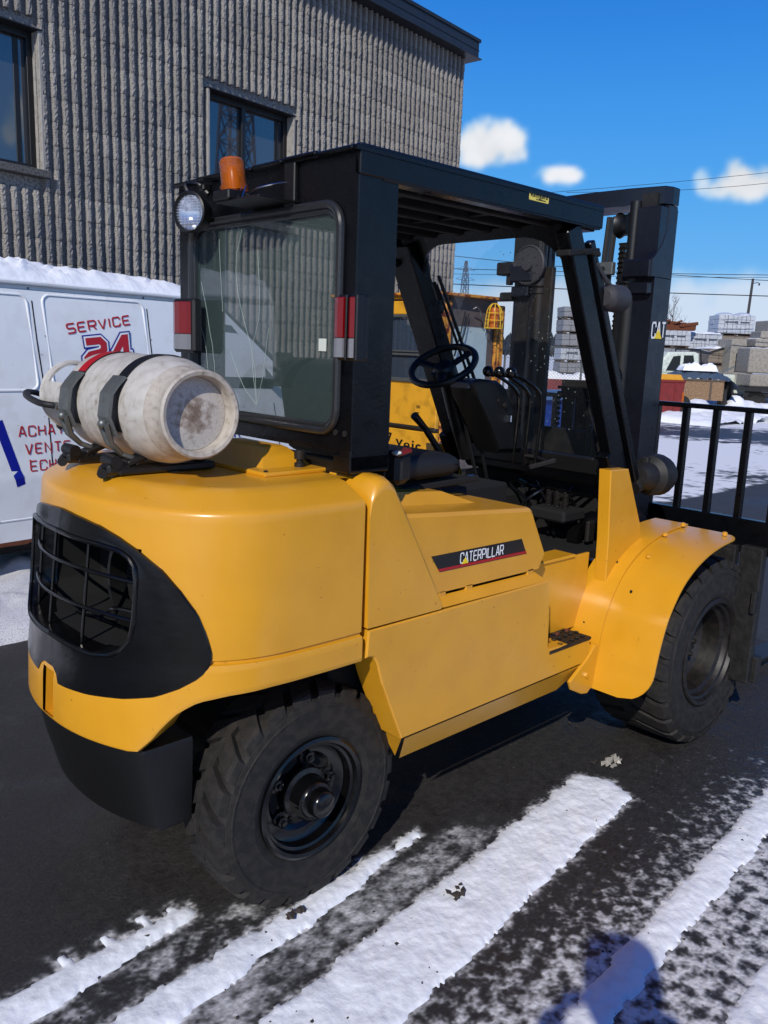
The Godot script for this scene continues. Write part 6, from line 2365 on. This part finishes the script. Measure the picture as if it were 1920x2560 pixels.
func yard_material() -> StandardMaterial3D:
	var n := 1050
	var col := PackedByteArray()
	var rou := PackedByteArray()
	col.resize(n * n * 3); rou.resize(n * n)
	var f := FastNoiseLite.new()
	f.seed = 31; f.frequency = .004; f.fractal_octaves = 6; f.domain_warp_enabled = true; f.domain_warp_amplitude = 30; f.domain_warp_frequency = .006
	var ab := f.get_image(n, n, false, false, true).get_data()
	f = FastNoiseLite.new()
	f.seed = 32; f.frequency = .12; f.fractal_octaves = 4
	var bb := f.get_image(n, n, false, false, true).get_data()
	f.seed = 33; f.frequency = .5; f.fractal_octaves = 2
	var cb := f.get_image(n, n, false, false, true).get_data()
	for j in n:
		var lz := -42 + 49.0 * (j + .5) / n
		for i in n:
			var k := j * n + i
			var lx := -24 + 58.0 * (i + .5) / n
			var x := lx * .729 - lz * -.684
			var z := lx * .684 + lz * .729
			var a := ab[k] / 255.0
			var b := bb[k] / 255.0
			var c := cb[k] / 255.0
			# cleared lane near the forklift, more snow farther off
			var far := -lz
			var q := (a - .5) * 1.7 + (b - .5) * .8 + (c - .5) * .5 + tab(far, [1, 4, 6, 9, 12, 16, 22, 60], [-1.2, -.35, -.07, -.05, -.03, .06, .34, .55]) + .14 * sin(lz * 2.3 + lx * .22 + a * 11) + .22 * (bb[(k * 3) % (n * n)] / 255.0 - .5)
			if z > -2.5 and x < 4: q = -1
			var w := smoothstep(-.10, .16, q)
			var wet := smoothstep(.45, .62, 1.0 - a)
			var r := lerpf(.020 + .02 * c, .80, w)
			var g := lerpf(.020 + .02 * c, .81, w)
			var bl := lerpf(.021 + .02 * c, .82, w)
			if w > .1 and w < .9:
				var dt := .72 + .28 * b
				r *= dt; g *= dt; bl *= dt * 1.02
			var k3 := k * 3
			col[k3] = int(255 * pow(r, .4545)); col[k3 + 1] = int(255 * pow(g, .4545)); col[k3 + 2] = int(255 * pow(bl, .4545))
			rou[k] = int(255 * lerpf(lerpf(.75, .5, wet * clampf((far - 3) * .5, 0, 1)), .75, w))
	var m := StandardMaterial3D.new()
	m.albedo_texture = ImageTexture.create_from_image(Image.create_from_data(n, n, false, Image.FORMAT_RGB8, col))
	m.roughness = 1.0
	m.roughness_texture = ImageTexture.create_from_image(Image.create_from_data(n, n, false, Image.FORMAT_L8, rou))
	return m

func sky_material() -> PanoramaSkyMaterial:
	var w := 1600
	var h := 800
	var px := PackedByteArray()
	px.resize(w * h * 3)
	var f := FastNoiseLite.new()
	f.seed = 14; f.frequency = 4.2; f.fractal_octaves = 6
	var f2 := FastNoiseLite.new()
	f2.seed = 15; f2.frequency = 14.0; f2.fractal_octaves = 5
	# azimuth, elevation, half width, half height, strength
	var puffs := [[40.4, 12.7, 3.2, 2.0, 1.15], [36.0, 11.1, 2.2, .8, .6], [24.6, 10.7, 3.3, 1.9, 1.25], [21.5, 11.4, 3.0, 2.2, 1.0], [17.0, 12.0, 4, 3, 1.0], [48.0, 8.0, 4, 1.6, .6], [33.0, 17.0, 1.8, .3, .2], [-52, 12.2, 6, 3.4, 1.05], [-63, 15.5, 7, 3.0, 1.0], [-35, 17, 8, 3, .8], [-80, 20, 9, 4, .8], [120, 22, 10, 4, .8], [160, 15, 12, 4, .8], [75, 14, 7, 2.5, .7], [-10, 16, 9, 3, .8], [5, 9, 9, 3, .9]]
	for j in h:
		var el := 90.0 - 180.0 * (j + .5) / h
		var t := clampf(el / 90.0, 0, 1)
		var e := maxf(el, 0.0)
		# clear sky by height
		var c0 := tabc(e, [0.0, 3.0, 6.0, 10.0, 15.0, 21.0, 35.0, 90.0], [Color(.66, .82, .97), Color(.56, .79, .98), Color(.44, .73, .98), Color(.35, .68, .97), Color(.27, .615, .95), Color(.19, .52, .89), Color(.08, .32, .70), Color(.05, .20, .50)])
		for i in w:
			var c := c0
			if el < 0.0: c = Color(.62, .66, .72)
			elif el < 48.0:
				var az := 90.0 - (i + .5) / w * 360.0
				if az < -180: az += 360
				var d := Vector3(cos(deg_to_rad(az)) * cos(deg_to_rad(el)), sin(deg_to_rad(el)), -sin(deg_to_rad(az)) * cos(deg_to_rad(el)))
				var nn := f.get_noise_3dv(d * 2.2) * .7 + f2.get_noise_3dv(d * 1.6) * .45
				var dens := 0.0
				for p in puffs:
					var u: float = (az - p[0]) / p[2]
					if absf(u) > 1.6: continue
					var v: float = (el - p[1]) / p[3]
					if v < 0: v *= 1.35
					var q: float = p[4] * (1.15 - u * u - v * v)
					if q > -1.0: dens = maxf(dens, q)
				var hz := tab(el, [0, 2.5, 4.2, 5.6, 7.5], [1.2, 1.0, .7, .1, -.6]) + .25 * sin(deg_to_rad(az * 4.0 + 30))
				var dn := smoothstep(.26, .76, dens * .74 + nn * 1.35 * clampf(dens * 2.5, 0, 1))
				var hzd := smoothstep(.1, 1.0, hz + nn * .8)
				var shade := clampf(.965 + nn * .14, .88, 1.0)
				c = c.lerp(Color(.88, .92, .985), hzd * .85)
				c = c.lerp(Color(.97 * shade, .98 * shade, 1.0 * shade), dn)
			var k := (j * w + i) * 3
			px[k] = int(clampf(c.r, 0, 1) * 255); px[k + 1] = int(clampf(c.g, 0, 1) * 255); px[k + 2] = int(clampf(c.b, 0, 1) * 255)
	var m := PanoramaSkyMaterial.new()
	m.panorama = ImageTexture.create_from_image(Image.create_from_data(w, h, false, Image.FORMAT_RGB8, px))
	return m

func tabc(x: float, xs: Array, ys: Array) -> Color:
	if x <= xs[0]: return ys[0]
	for i in xs.size() - 1:
		if x <= xs[i + 1]: return ys[i].lerp(ys[i + 1], (x - xs[i]) / (xs[i + 1] - xs[i]))
	return ys[-1]

# ---- the photographer: only the shadow falls into the picture ------------------------------------
func nets(bones: Array, cell: float, blend: float, s: Soup):
	# bones: [a, b, radius a, radius b]; meshes the smooth union as surface nets
	var lo := Vector3.INF
	var hi := -Vector3.INF
	for b in bones:
		var r := maxf(b[2], b[3]) + cell * 2
		for p in [b[0], b[1]]:
			lo = lo.min(p - V(r, r, r)); hi = hi.max(p + V(r, r, r))
	var n := Vector3i(((hi - lo) / cell).ceil()) + Vector3i.ONE
	var F := PackedFloat32Array()
	F.resize(n.x * n.y * n.z)
	F.fill(1.0)
	for b in bones:
		var A: Vector3 = b[0]
		var d: Vector3 = b[1] - A
		var L := maxf(d.length_squared(), 1e-9)
		var rm := maxf(b[2], b[3]) + blend + cell * 2
		var l := Vector3i(((A.min(b[1]) - V(rm, rm, rm) - lo) / cell).floor()).clamp(Vector3i.ZERO, n - Vector3i.ONE)
		var u := Vector3i(((A.max(b[1]) + V(rm, rm, rm) - lo) / cell).ceil()).clamp(Vector3i.ZERO, n - Vector3i.ONE)
		for z in range(l.z, u.z + 1):
			for y in range(l.y, u.y + 1):
				for x in range(l.x, u.x + 1):
					var p := lo + V(x, y, z) * cell
					var t := clampf((p - A).dot(d) / L, 0, 1)
					var v: float = p.distance_to(A + d * t) - lerpf(b[2], b[3], t)
					var i := x + n.x * (y + n.y * z)
					var o := F[i]
					var h := maxf(blend - absf(o - v), 0.0) / blend
					F[i] = minf(o, v) - h * h * blend * .25
	var at := {}
	var off := [Vector3i(0, 0, 0), Vector3i(1, 0, 0), Vector3i(0, 1, 0), Vector3i(1, 1, 0), Vector3i(0, 0, 1), Vector3i(1, 0, 1), Vector3i(0, 1, 1), Vector3i(1, 1, 1)]
	var ed := [[0, 1], [2, 3], [4, 5], [6, 7], [0, 2], [1, 3], [4, 6], [5, 7], [0, 4], [1, 5], [2, 6], [3, 7]]
	var idx := func(q: Vector3i): return q.x + n.x * (q.y + n.y * q.z)
	for z in n.z - 1:
		for y in n.y - 1:
			for x in n.x - 1:
				var base := x + n.x * (y + n.y * z)
				var ins := 0
				var v := []
				for k in 8:
					var f := F[base + off[k].x + n.x * (off[k].y + n.y * off[k].z)]
					v.append(f)
					if f < 0: ins += 1
				if ins == 0 or ins == 8: continue
				var c := Vector3.ZERO
				var m := 0
				for e in ed:
					if (v[e[0]] < 0) != (v[e[1]] < 0):
						var t: float = v[e[0]] / (v[e[0]] - v[e[1]])
						c += Vector3(off[e[0]]).lerp(Vector3(off[e[1]]), t); m += 1
				at[base] = lo + (V(x, y, z) + c / m) * cell
	var step := [1, n.x, n.x * n.y]
	for base in at:
		for ax in 3:
			var f0 := F[base]
			var f1 := F[base + step[ax]]
			if (f0 < 0) == (f1 < 0): continue
			var b1: int = step[(ax + 1) % 3]
			var b2: int = step[(ax + 2) % 3]
			if not (at.has(base - b1) and at.has(base - b2) and at.has(base - b1 - b2)): continue
			if f0 < 0: s.quad(at[base - b1 - b2], at[base - b2], at[base], at[base - b1])
			else: s.quad(at[base - b1 - b2], at[base - b1], at[base], at[base - b2])

func build_photographer():
	var t := thing("person", "photographer in a dark coat and cap standing behind the viewpoint, arms raised", "person", V(-1.655, 0, 2.545), 0.0)
	t.rotation.y = deg_to_rad(46)       # local +x looks at the forklift
	var s := S()
	var B := []
	for z in [-1, 1]:
		B.append([V(.02, .07, .1 * z), V(.0, .48, .095 * z), .052, .062])
		B.append([V(.0, .48, .095 * z), V(.0, .90, .085 * z), .068, .092])
		B.append([V(-.03, .045, .1 * z), V(.17, .035, .115 * z), .05, .04])
		B.append([V(-.02, 1.36, .19 * z), V(.02, 1.14, .26 * z), .062, .05])
		B.append([V(.02, 1.14, .26 * z), V(.10, 1.36, .17 * z), .048, .036])
	B.append([V(0, .92, 0), V(-.02, 1.18, 0), .15, .14])
	B.append([V(0, 1.18, .06), V(-.02, 1.36, .11), .14, .10])
	B.append([V(0, 1.18, -.06), V(-.02, 1.36, -.11), .14, .10])
	B.append([V(-.02, 1.36, 0), V(.0, 1.50, 0), .08, .055])
	B.append([V(.02, 1.22, 0), V(.04, 1.36, 0), .13, .10])
	nets(B, .02, .05, s)
	var H := [[V(-.01, 1.60, 0), V(.01, 1.635, 0), .092, .095], [V(.03, 1.545, 0), V(.05, 1.52, 0), .062, .045], [V(.095, 1.585, 0), V(.118, 1.562, 0), .012, .016], [V(.08, 1.525, -.02), V(.08, 1.525, .02), .02, .02], [V(0, 1.585, .088), V(-.005, 1.61, .094), .012, .018], [V(0, 1.585, -.088), V(-.005, 1.61, -.094), .012, .018]]
	nets(H, .011, .02, s)
	for z in [-1, 1]:
		var w := V(.105, 1.37, .168 * z)
		var Hn := [[w, w + V(.02, .07, -.02 * z), .028, .036]]
		for k in 4:
			var a := w + V(.012 + .012 * k, .085, -.03 * z - .0 * k)
			var b := a + V(.012, .035, -.03 * z)
			Hn.append([a, b, .0095, .009])
			Hn.append([b, b + V(-.004, .01, -.034 * z), .009, .008])
		Hn.append([w + V(.0, .03, -.01 * z), w + V(-.03, .075, -.035 * z), .012, .0095])
		nets(Hn, .006, .008, s)
	obj("body", s, M.coat, t, 60)
	s = S()
	for z in [-.034, .034]: s.ball(V(.09, 1.612, z), V(.011, .009, .013), 8)
	obj("eye", s, M.black_gloss, t)
	s = S()
	s.lathe([Vector2(.104, 1.63), Vector2(.106, 1.67), Vector2(.092, 1.715), Vector2(.05, 1.738), Vector2(0, 1.742)], Transform3D(), 24)
	s.prism(round_rect(.05, -.075, .17, .075, .06, 5), flat_y(V(0, 1.645, 0)), .012, .003)
	obj("cap", s, M.coat, t)

# a copy of a texture with small chips or specks of dirt scattered over it
func speckle(t: Texture2D, c: Color, n: int, r0: int, r1: int) -> Texture2D:
	var im := t.get_image()
	rng.seed = n * 7 + r1
	for k in n:
		var x := rng.randi() % im.get_width()
		var y := rng.randi() % im.get_height()
		var r := rng.randi_range(r0, r1)
		if rng.randf() < .6: r = r0
		for q in r * r * 2:
			var p := Vector2i(x + int(rng.randfn(0, r * .5)), y + int(rng.randfn(0, r * .5))) % im.get_width()
			p = Vector2i(posmod(p.x, im.get_width()), posmod(p.y, im.get_height()))
			im.set_pixelv(p, im.get_pixelv(p) * Color(1, 1, 1).lerp(c, rng.randf_range(.4, 1.0)))
	return ImageTexture.create_from_image(im)

# a copy with dark scuffs and fine scratches
func scratches(t: Texture2D) -> Texture2D:
	var im := t.get_image()
	rng.seed = 404
	var n := im.get_width()
	for k in 150:
		var p := Vector2(rng.randf() * n, rng.randf() * n)
		var a := rng.randf() * TAU
		var l := int(6 + 46 * pow(rng.randf(), 3))
		var d := rng.randf_range(.35, .8)
		for q in l:
			a += rng.randf_range(-.16, .16)
			p += Vector2.from_angle(a)
			var v := Vector2i(posmod(int(p.x), n), posmod(int(p.y), n))
			im.set_pixelv(v, im.get_pixelv(v) * Color(1, 1, 1).lerp(Color(d, d * .96, d * .92), rng.randf()))
	return ImageTexture.create_from_image(im)

func build_materials():
	var w := Color.WHITE
	var g := func(a): return Color(a, a, a)
	var blot := noise_tex(.012, [[0.0, g.call(.80)], [.45, g.call(.97)], [1.0, w]], 2)
	var fine := noise_tex(.09, [[0.0, g.call(.72)], [.5, g.call(.95)], [1.0, w]], 3)
	var rough_v := noise_tex(.02, [[0.0, g.call(.55)], [.5, g.call(.85)], [1.0, w]], 4)
	var peel := noise_tex(.10, [], 5, 512, 3, 1.2)
	var grain := noise_tex(.25, [], 6, 512, 4, 5.0)
	var lump := noise_tex(.03, [], 7, 512, 5, 4.0)
	# yellow enamel sprayed over older paint
	var ypaint := noise_tex(.010, [[0.0, Color(.96, .95, .935)], [.4, Color(.985, .982, .98)], [.7, w], [1.0, w]], 8)
	M.yellow = mat(Color(.835, .592, .115), .44, 0, .9, speckle(ypaint, Color(.42, .30, .20), 46, 1, 2), peel, .10, rough_v)
	M.yellow.clearcoat_enabled = true; M.yellow.clearcoat = .45; M.yellow.clearcoat_roughness = .22
	var rusty := noise_tex(.018, [[0.0, Color(.34, .17, .08)], [.34, Color(.50, .28, .12)], [.44, Color(.86, .80, .72)], [.6, w], [1.0, w]], 9)
	M.yellow_old = mat(Color(.86, .62, .14), .55, 0, .7, blot, peel, .2)
	M.yellow_rusty = mat(Color(.78, .53, .15), .65, 0, .8, rusty, lump, .4)
	M.black_paint = mat(Color(.032, .036, .050), .34, 0, 1.3, blot, peel, .14, rough_v)
	M.black_paint.metallic_specular = .4
	M.mast_paint = mat(Color(.065, .072, .11), .40, 0, 1.2, blot, peel, .2, rough_v)
	M.black_gloss = mat(Color(.040, .040, .045), .26, 0, 1.5, fine, lump, .06, rough_v)
	M.black_satin = mat(Color(.050, .049, .050), .45, 0, 1.6, fine, peel, .2)
	M.black_matt = mat(Color(.035, .033, .032), .8, 0, 2.0, fine)
	M.black_dusty = mat(Color(.13, .12, .11), .62, 0, 1.5, noise_tex(.02, [[0.0, g.call(.4)], [.5, g.call(.7)], [1.0, w]], 10), lump, .3)
	M.hole = mat(Color(.02, .02, .02), .9)
	M.dark_metal = mat(Color(.17, .155, .145), .5, .4, 3.0, fine, lump, .4)
	M.rust = mat(Color(.40, .21, .11), .85, 0, 3.0, blot, grain, .6)
	var tyre_c := noise_tex(.02, [[0.0, Color(.46, .43, .40)], [.42, Color(.62, .60, .58)], [.60, Color(.90, .84, .78)], [1.0, Color(1.0, .94, .86)]], 11)
	M.rubber = mat(Color(.150, .143, .138), .78, 0, 2.2, tyre_c, grain, .5)
	M.rubber_hose = mat(Color(.10, .10, .10), .6, 0, 2.0, fine)
	M.rim_dirty = mat(Color(.13, .12, .115), .5, 0, 2.0, tyre_c, lump, .2)
	M.seal = mat(Color(.16, .16, .165), .30, 0, 2.0, fine)
	M.vinyl = mat(Color(.10, .095, .092), .55, 0, 3.0, fine, grain, .25)
	M.dusty_grey = mat(Color(.23, .225, .235), .6, 0, 2.0, fine, lump, .2)
	M.dull_steel = mat(Color(.46, .47, .46), .45, .65, 3.0, blot, lump, .15)
	M.chrome = mat(Color(.82, .84, .88), .12, 1.0)
	M.brass = mat(Color(.70, .52, .22), .35, .9, 4, blot)
	M.chain = mat(Color(.16, .15, .14), .38, .5, 4.0, fine)
	M.red_plastic = mat(Color(.42, .06, .06), .4)
	M.screen_blue = mat(Color(.12, .17, .24), .25, 0, 3.0, blot)
	M.sticker_yellow = mat(Color(.88, .80, .36), .5)
	M.sticker_yellow2 = mat(Color(.93, .80, .05), .4)
	M.sticker_white = mat(Color(.78, .80, .76), .6)
	M.paint_white = mat(Color(.90, .90, .90), .4)
	M.ink_black = mat(Color(.04, .04, .045), .6)
	M.decal_black = mat(Color(.045, .045, .05), .35)
	M.decal_red = mat(Color(.66, .05, .09), .4)
	M.scratch = mat(Color(.62, .68, .66), .6)
	# lamps
	M.amber = mat(Color(.88, .46, .02, .42), .06)
	M.amber.transparency = BaseMaterial3D.TRANSPARENCY_ALPHA
	M.amber_core = mat(Color(.66, .30, .03), .3)
	M.amber_dull = mat(Color(.72, .36, .08), .4)
	M.lens_red = mat(Color(.44, .015, .03), .15)
	M.lens_red.metallic_specular = .5
	M.lens_clear = mat(Color(.50, .50, .52), .2, 0, 6, fine, lump, .2)
	M.lamp_glass = mat(Color(.85, .88, .95, .18), .05)
	M.lamp_glass.transparency = BaseMaterial3D.TRANSPARENCY_ALPHA
	# glass
	var pane := func(c: Color, r: float):
		var m := StandardMaterial3D.new()
		m.albedo_color = c; m.roughness = r
		m.transparency = BaseMaterial3D.TRANSPARENCY_ALPHA
		return m
	M.cab_glass = pane.call(Color(.27, .33, .32, .36), .0)
	M.clear_glass = pane.call(Color(.30, .33, .35, .10), .0)
	M.hazy_glass = pane.call(Color(.68, .76, .78, .82), .04)
	M.old_glass = pane.call(Color(.25, .30, .36, .40), .02)
	M.building_glass = mat(Color(.035, .04, .05), .02)
	M.building_glass.metallic_specular = 1.0; M.building_glass.metallic = .5; M.building_glass.albedo_color = Color(.34, .345, .36)
	M.building_glass.clearcoat_enabled = true; M.building_glass.clearcoat = 1.0; M.building_glass.clearcoat_roughness = .0
	M.van_glass = mat(Color(.05, .075, .075), .03)
	# tank
	var scuff := noise_tex(.028, [[0.0, Color(.60, .55, .50)], [.16, Color(.78, .75, .71)], [.27, Color(.90, .885, .87)], [.5, Color(.965, .96, .955)], [.75, w], [1.0, w]], 12, 512, 6)
	M.tank_white = mat(Color(.74, .725, .70), .45, 0, 1.6, scratches(scuff), lump, .12)
	M.tank_white.detail_enabled = false
	M.tank_ring = mat(Color(.70, .67, .63), .6, 0, 2.4, scratches(scuff), lump, .3)
	# van
	M.van_white = mat(Color(.915, .925, .935), .30, 0, .9, speckle(noise_tex(.01, [[0.0, Color(.95, .94, .93)], [.5, w], [1.0, w]], 13), Color(.62, .56, .50), 26, 2, 5))
	M.van_white.clearcoat_enabled = true; M.van_white.clearcoat = .5; M.van_white.clearcoat_roughness = .1
	M.van_red = mat(Color(.70, .08, .13), .4)
	M.van_blue = mat(Color(.05, .10, .55), .4)
	# hall
	var stone := noise_tex(.05, [[0.0, g.call(.50)], [.36, g.call(.80)], [.62, w], [1.0, w]], 14)
	for k in 3: M["block_" + ["a", "b", "c"][k]] = mat([Color(.595, .575, .55), Color(.635, .615, .59), Color(.555, .54, .525)][k], .92, 0, 2.2, stone, grain, .8)
	M.block_groove = mat(Color(.58, .565, .545), .95, 0, 1.2, stone, grain, .4)
	M.block_smooth = mat(Color(.60, .585, .56), .9, 0, 1.5, blot, lump, .3)
	M.sill = mat(Color(.36, .35, .345), .85, 0, 1.5, stone, lump, .2)
	M.fascia = mat(Color(.13, .135, .155), .45, 0, .8, blot)
	M.window_frame = mat(Color(.10, .10, .105), .4, .2)
	# yard
	M.snow = mat(Color(.92, .93, .945), .75, 0, 1.6, noise_tex(.02, [[0.0, g.call(.93)], [.5, w], [1.0, w]], 15), lump, .45)
	M.snow_granular = mat(Color(.86, .86, .875), .75, 0, 3.0, noise_tex(.07, [[0.0, Color(.34, .31, .29)], [.27, Color(.62, .60, .58)], [.36, Color(.95, .95, .95)], [1.0, w]], 16), grain, .7)
	M.dirt_crumb = mat(Color(.24, .21, .19), .9, 0, 20, fine)
	M.ice = mat(Color(.62, .60, .56), .4, 0, 12, blot, lump, .5)
	M.far_ground = mat(Color(.88, .89, .90), .8)
	M.pickup_white = mat(Color(.82, .85, .80), .4, 0, 1, blot)
	M.concrete = mat(Color(.60, .585, .56), .9, 0, .5, noise_tex(.03, [[0.0, Color(.80, .77, .73)], [.5, Color(.94, .93, .91)], [1.0, w]], 17), lump, .3)
	M.pal_grey = mat(Color(.56, .565, .58), .85, 0, .9, stone)
	M.pal_wrap = mat(Color(.72, .735, .76), .4, 0, .8, blot, lump, .4)
	M.pal_brown = mat(Color(.52, .475, .43), .85, 0, .9, stone)
	M.print_grey = mat(Color(.26, .28, .33), .5)
	M.old_wood = mat(Color(.38, .33, .285), .9, 0, 1.5, stone)
	M.film = mat(Color(.80, .82, .86), .25, 0, 1.4, blot, lump, .7)
	M.red_rust = mat(Color(.46, .10, .10), .65, 0, .8, blot)
	M.tan_wood = mat(Color(.56, .45, .34), .85, 0, .8, stone)
	M.tarp = mat(Color(.27, .33, .40), .5, 0, 1.2, blot, lump, .3)
	M.blue_paint = mat(Color(.10, .22, .52), .5, 0, .9, blot)
	M.blue_pale = mat(Color(.34, .46, .62), .5)
	M.grimy_panel = mat(Color(.36, .33, .325), .7, 0, 1.2, blot)
	M.cage_yellow = mat(Color(.90, .72, .18), .5)
	M.pylon_steel = mat(Color(.30, .33, .38), .6, .2)
	M.pole = mat(Color(.22, .21, .21), .9)
	M.bark = mat(Color(.33, .30, .28), .9)
	M.far_woods = mat(Color(.14, .16, .19), .95)
	M.coat = mat(Color(.12, .12, .14), .8)

func _ready():
	# camera
	var cam := Camera3D.new()
	cam.name = "camera"
	cam.transform = Transform3D(Basis(Vector3(.728146, .03757, .684391), Vector3(.105569, .980435, -.16614), Vector3(-.677243, .193224, .709934)).orthonormalized(), Vector3(-1.418, 1.65, 2.2))
	cam.fov = 63.52
	cam.near = .05
	cam.far = 6000
	add_child(cam)
	cam.current = true
	# sky, sun and exposure
	var we := WorldEnvironment.new()
	we.name = "world_environment"
	var env := Environment.new()
	env.background_mode = Environment.BG_SKY
	env.sky = Sky.new()
	env.sky.sky_material = sky_material()
	env.background_energy_multiplier = 1.0
	env.tonemap_mode = Environment.TONE_MAPPER_LINEAR
	env.tonemap_exposure = 0.93
	env.sdfgi_enabled = true
	env.ssao_enabled = true
	env.ssil_enabled = true
	we.environment = env
	add_child(we)
	var sun := DirectionalLight3D.new()
	sun.name = "sun"
	sun.light_energy = 1.3
	sun.light_color = Color(1.0, .98, .945)
	sun.light_angular_distance = .53
	sun.shadow_enabled = true
	sun.look_at_from_position(Vector3.ZERO, Vector3(1.27, -1.0, -.78), Vector3.UP)
	add_child(sun)
	build_materials()
	build_ground()
	build_hall()
	build_van()
	# the forklift
	truck = thing("forklift", "yellow and black forklift with roofed cab and mast, seen from behind", "forklift")
	build_counterweight()
	build_body()
	make_wheel("rear_wheel", V(0, .338, .465), .338, .20, .176, 22, 1, true)
	make_wheel("rear_wheel", V(0, .338, -.465), .338, .20, .176, 22, -1, true)
	make_wheel("front_wheel", V(1.98, .413, .73), .415, .36, .228, 26, 1, false)
	make_wheel("front_wheel", V(1.98, .413, -.73), .415, .36, .228, 26, -1, false)
	build_cab()
	build_mast()
	build_decal()
	build_tank()
	build_yard()
	build_photographer()
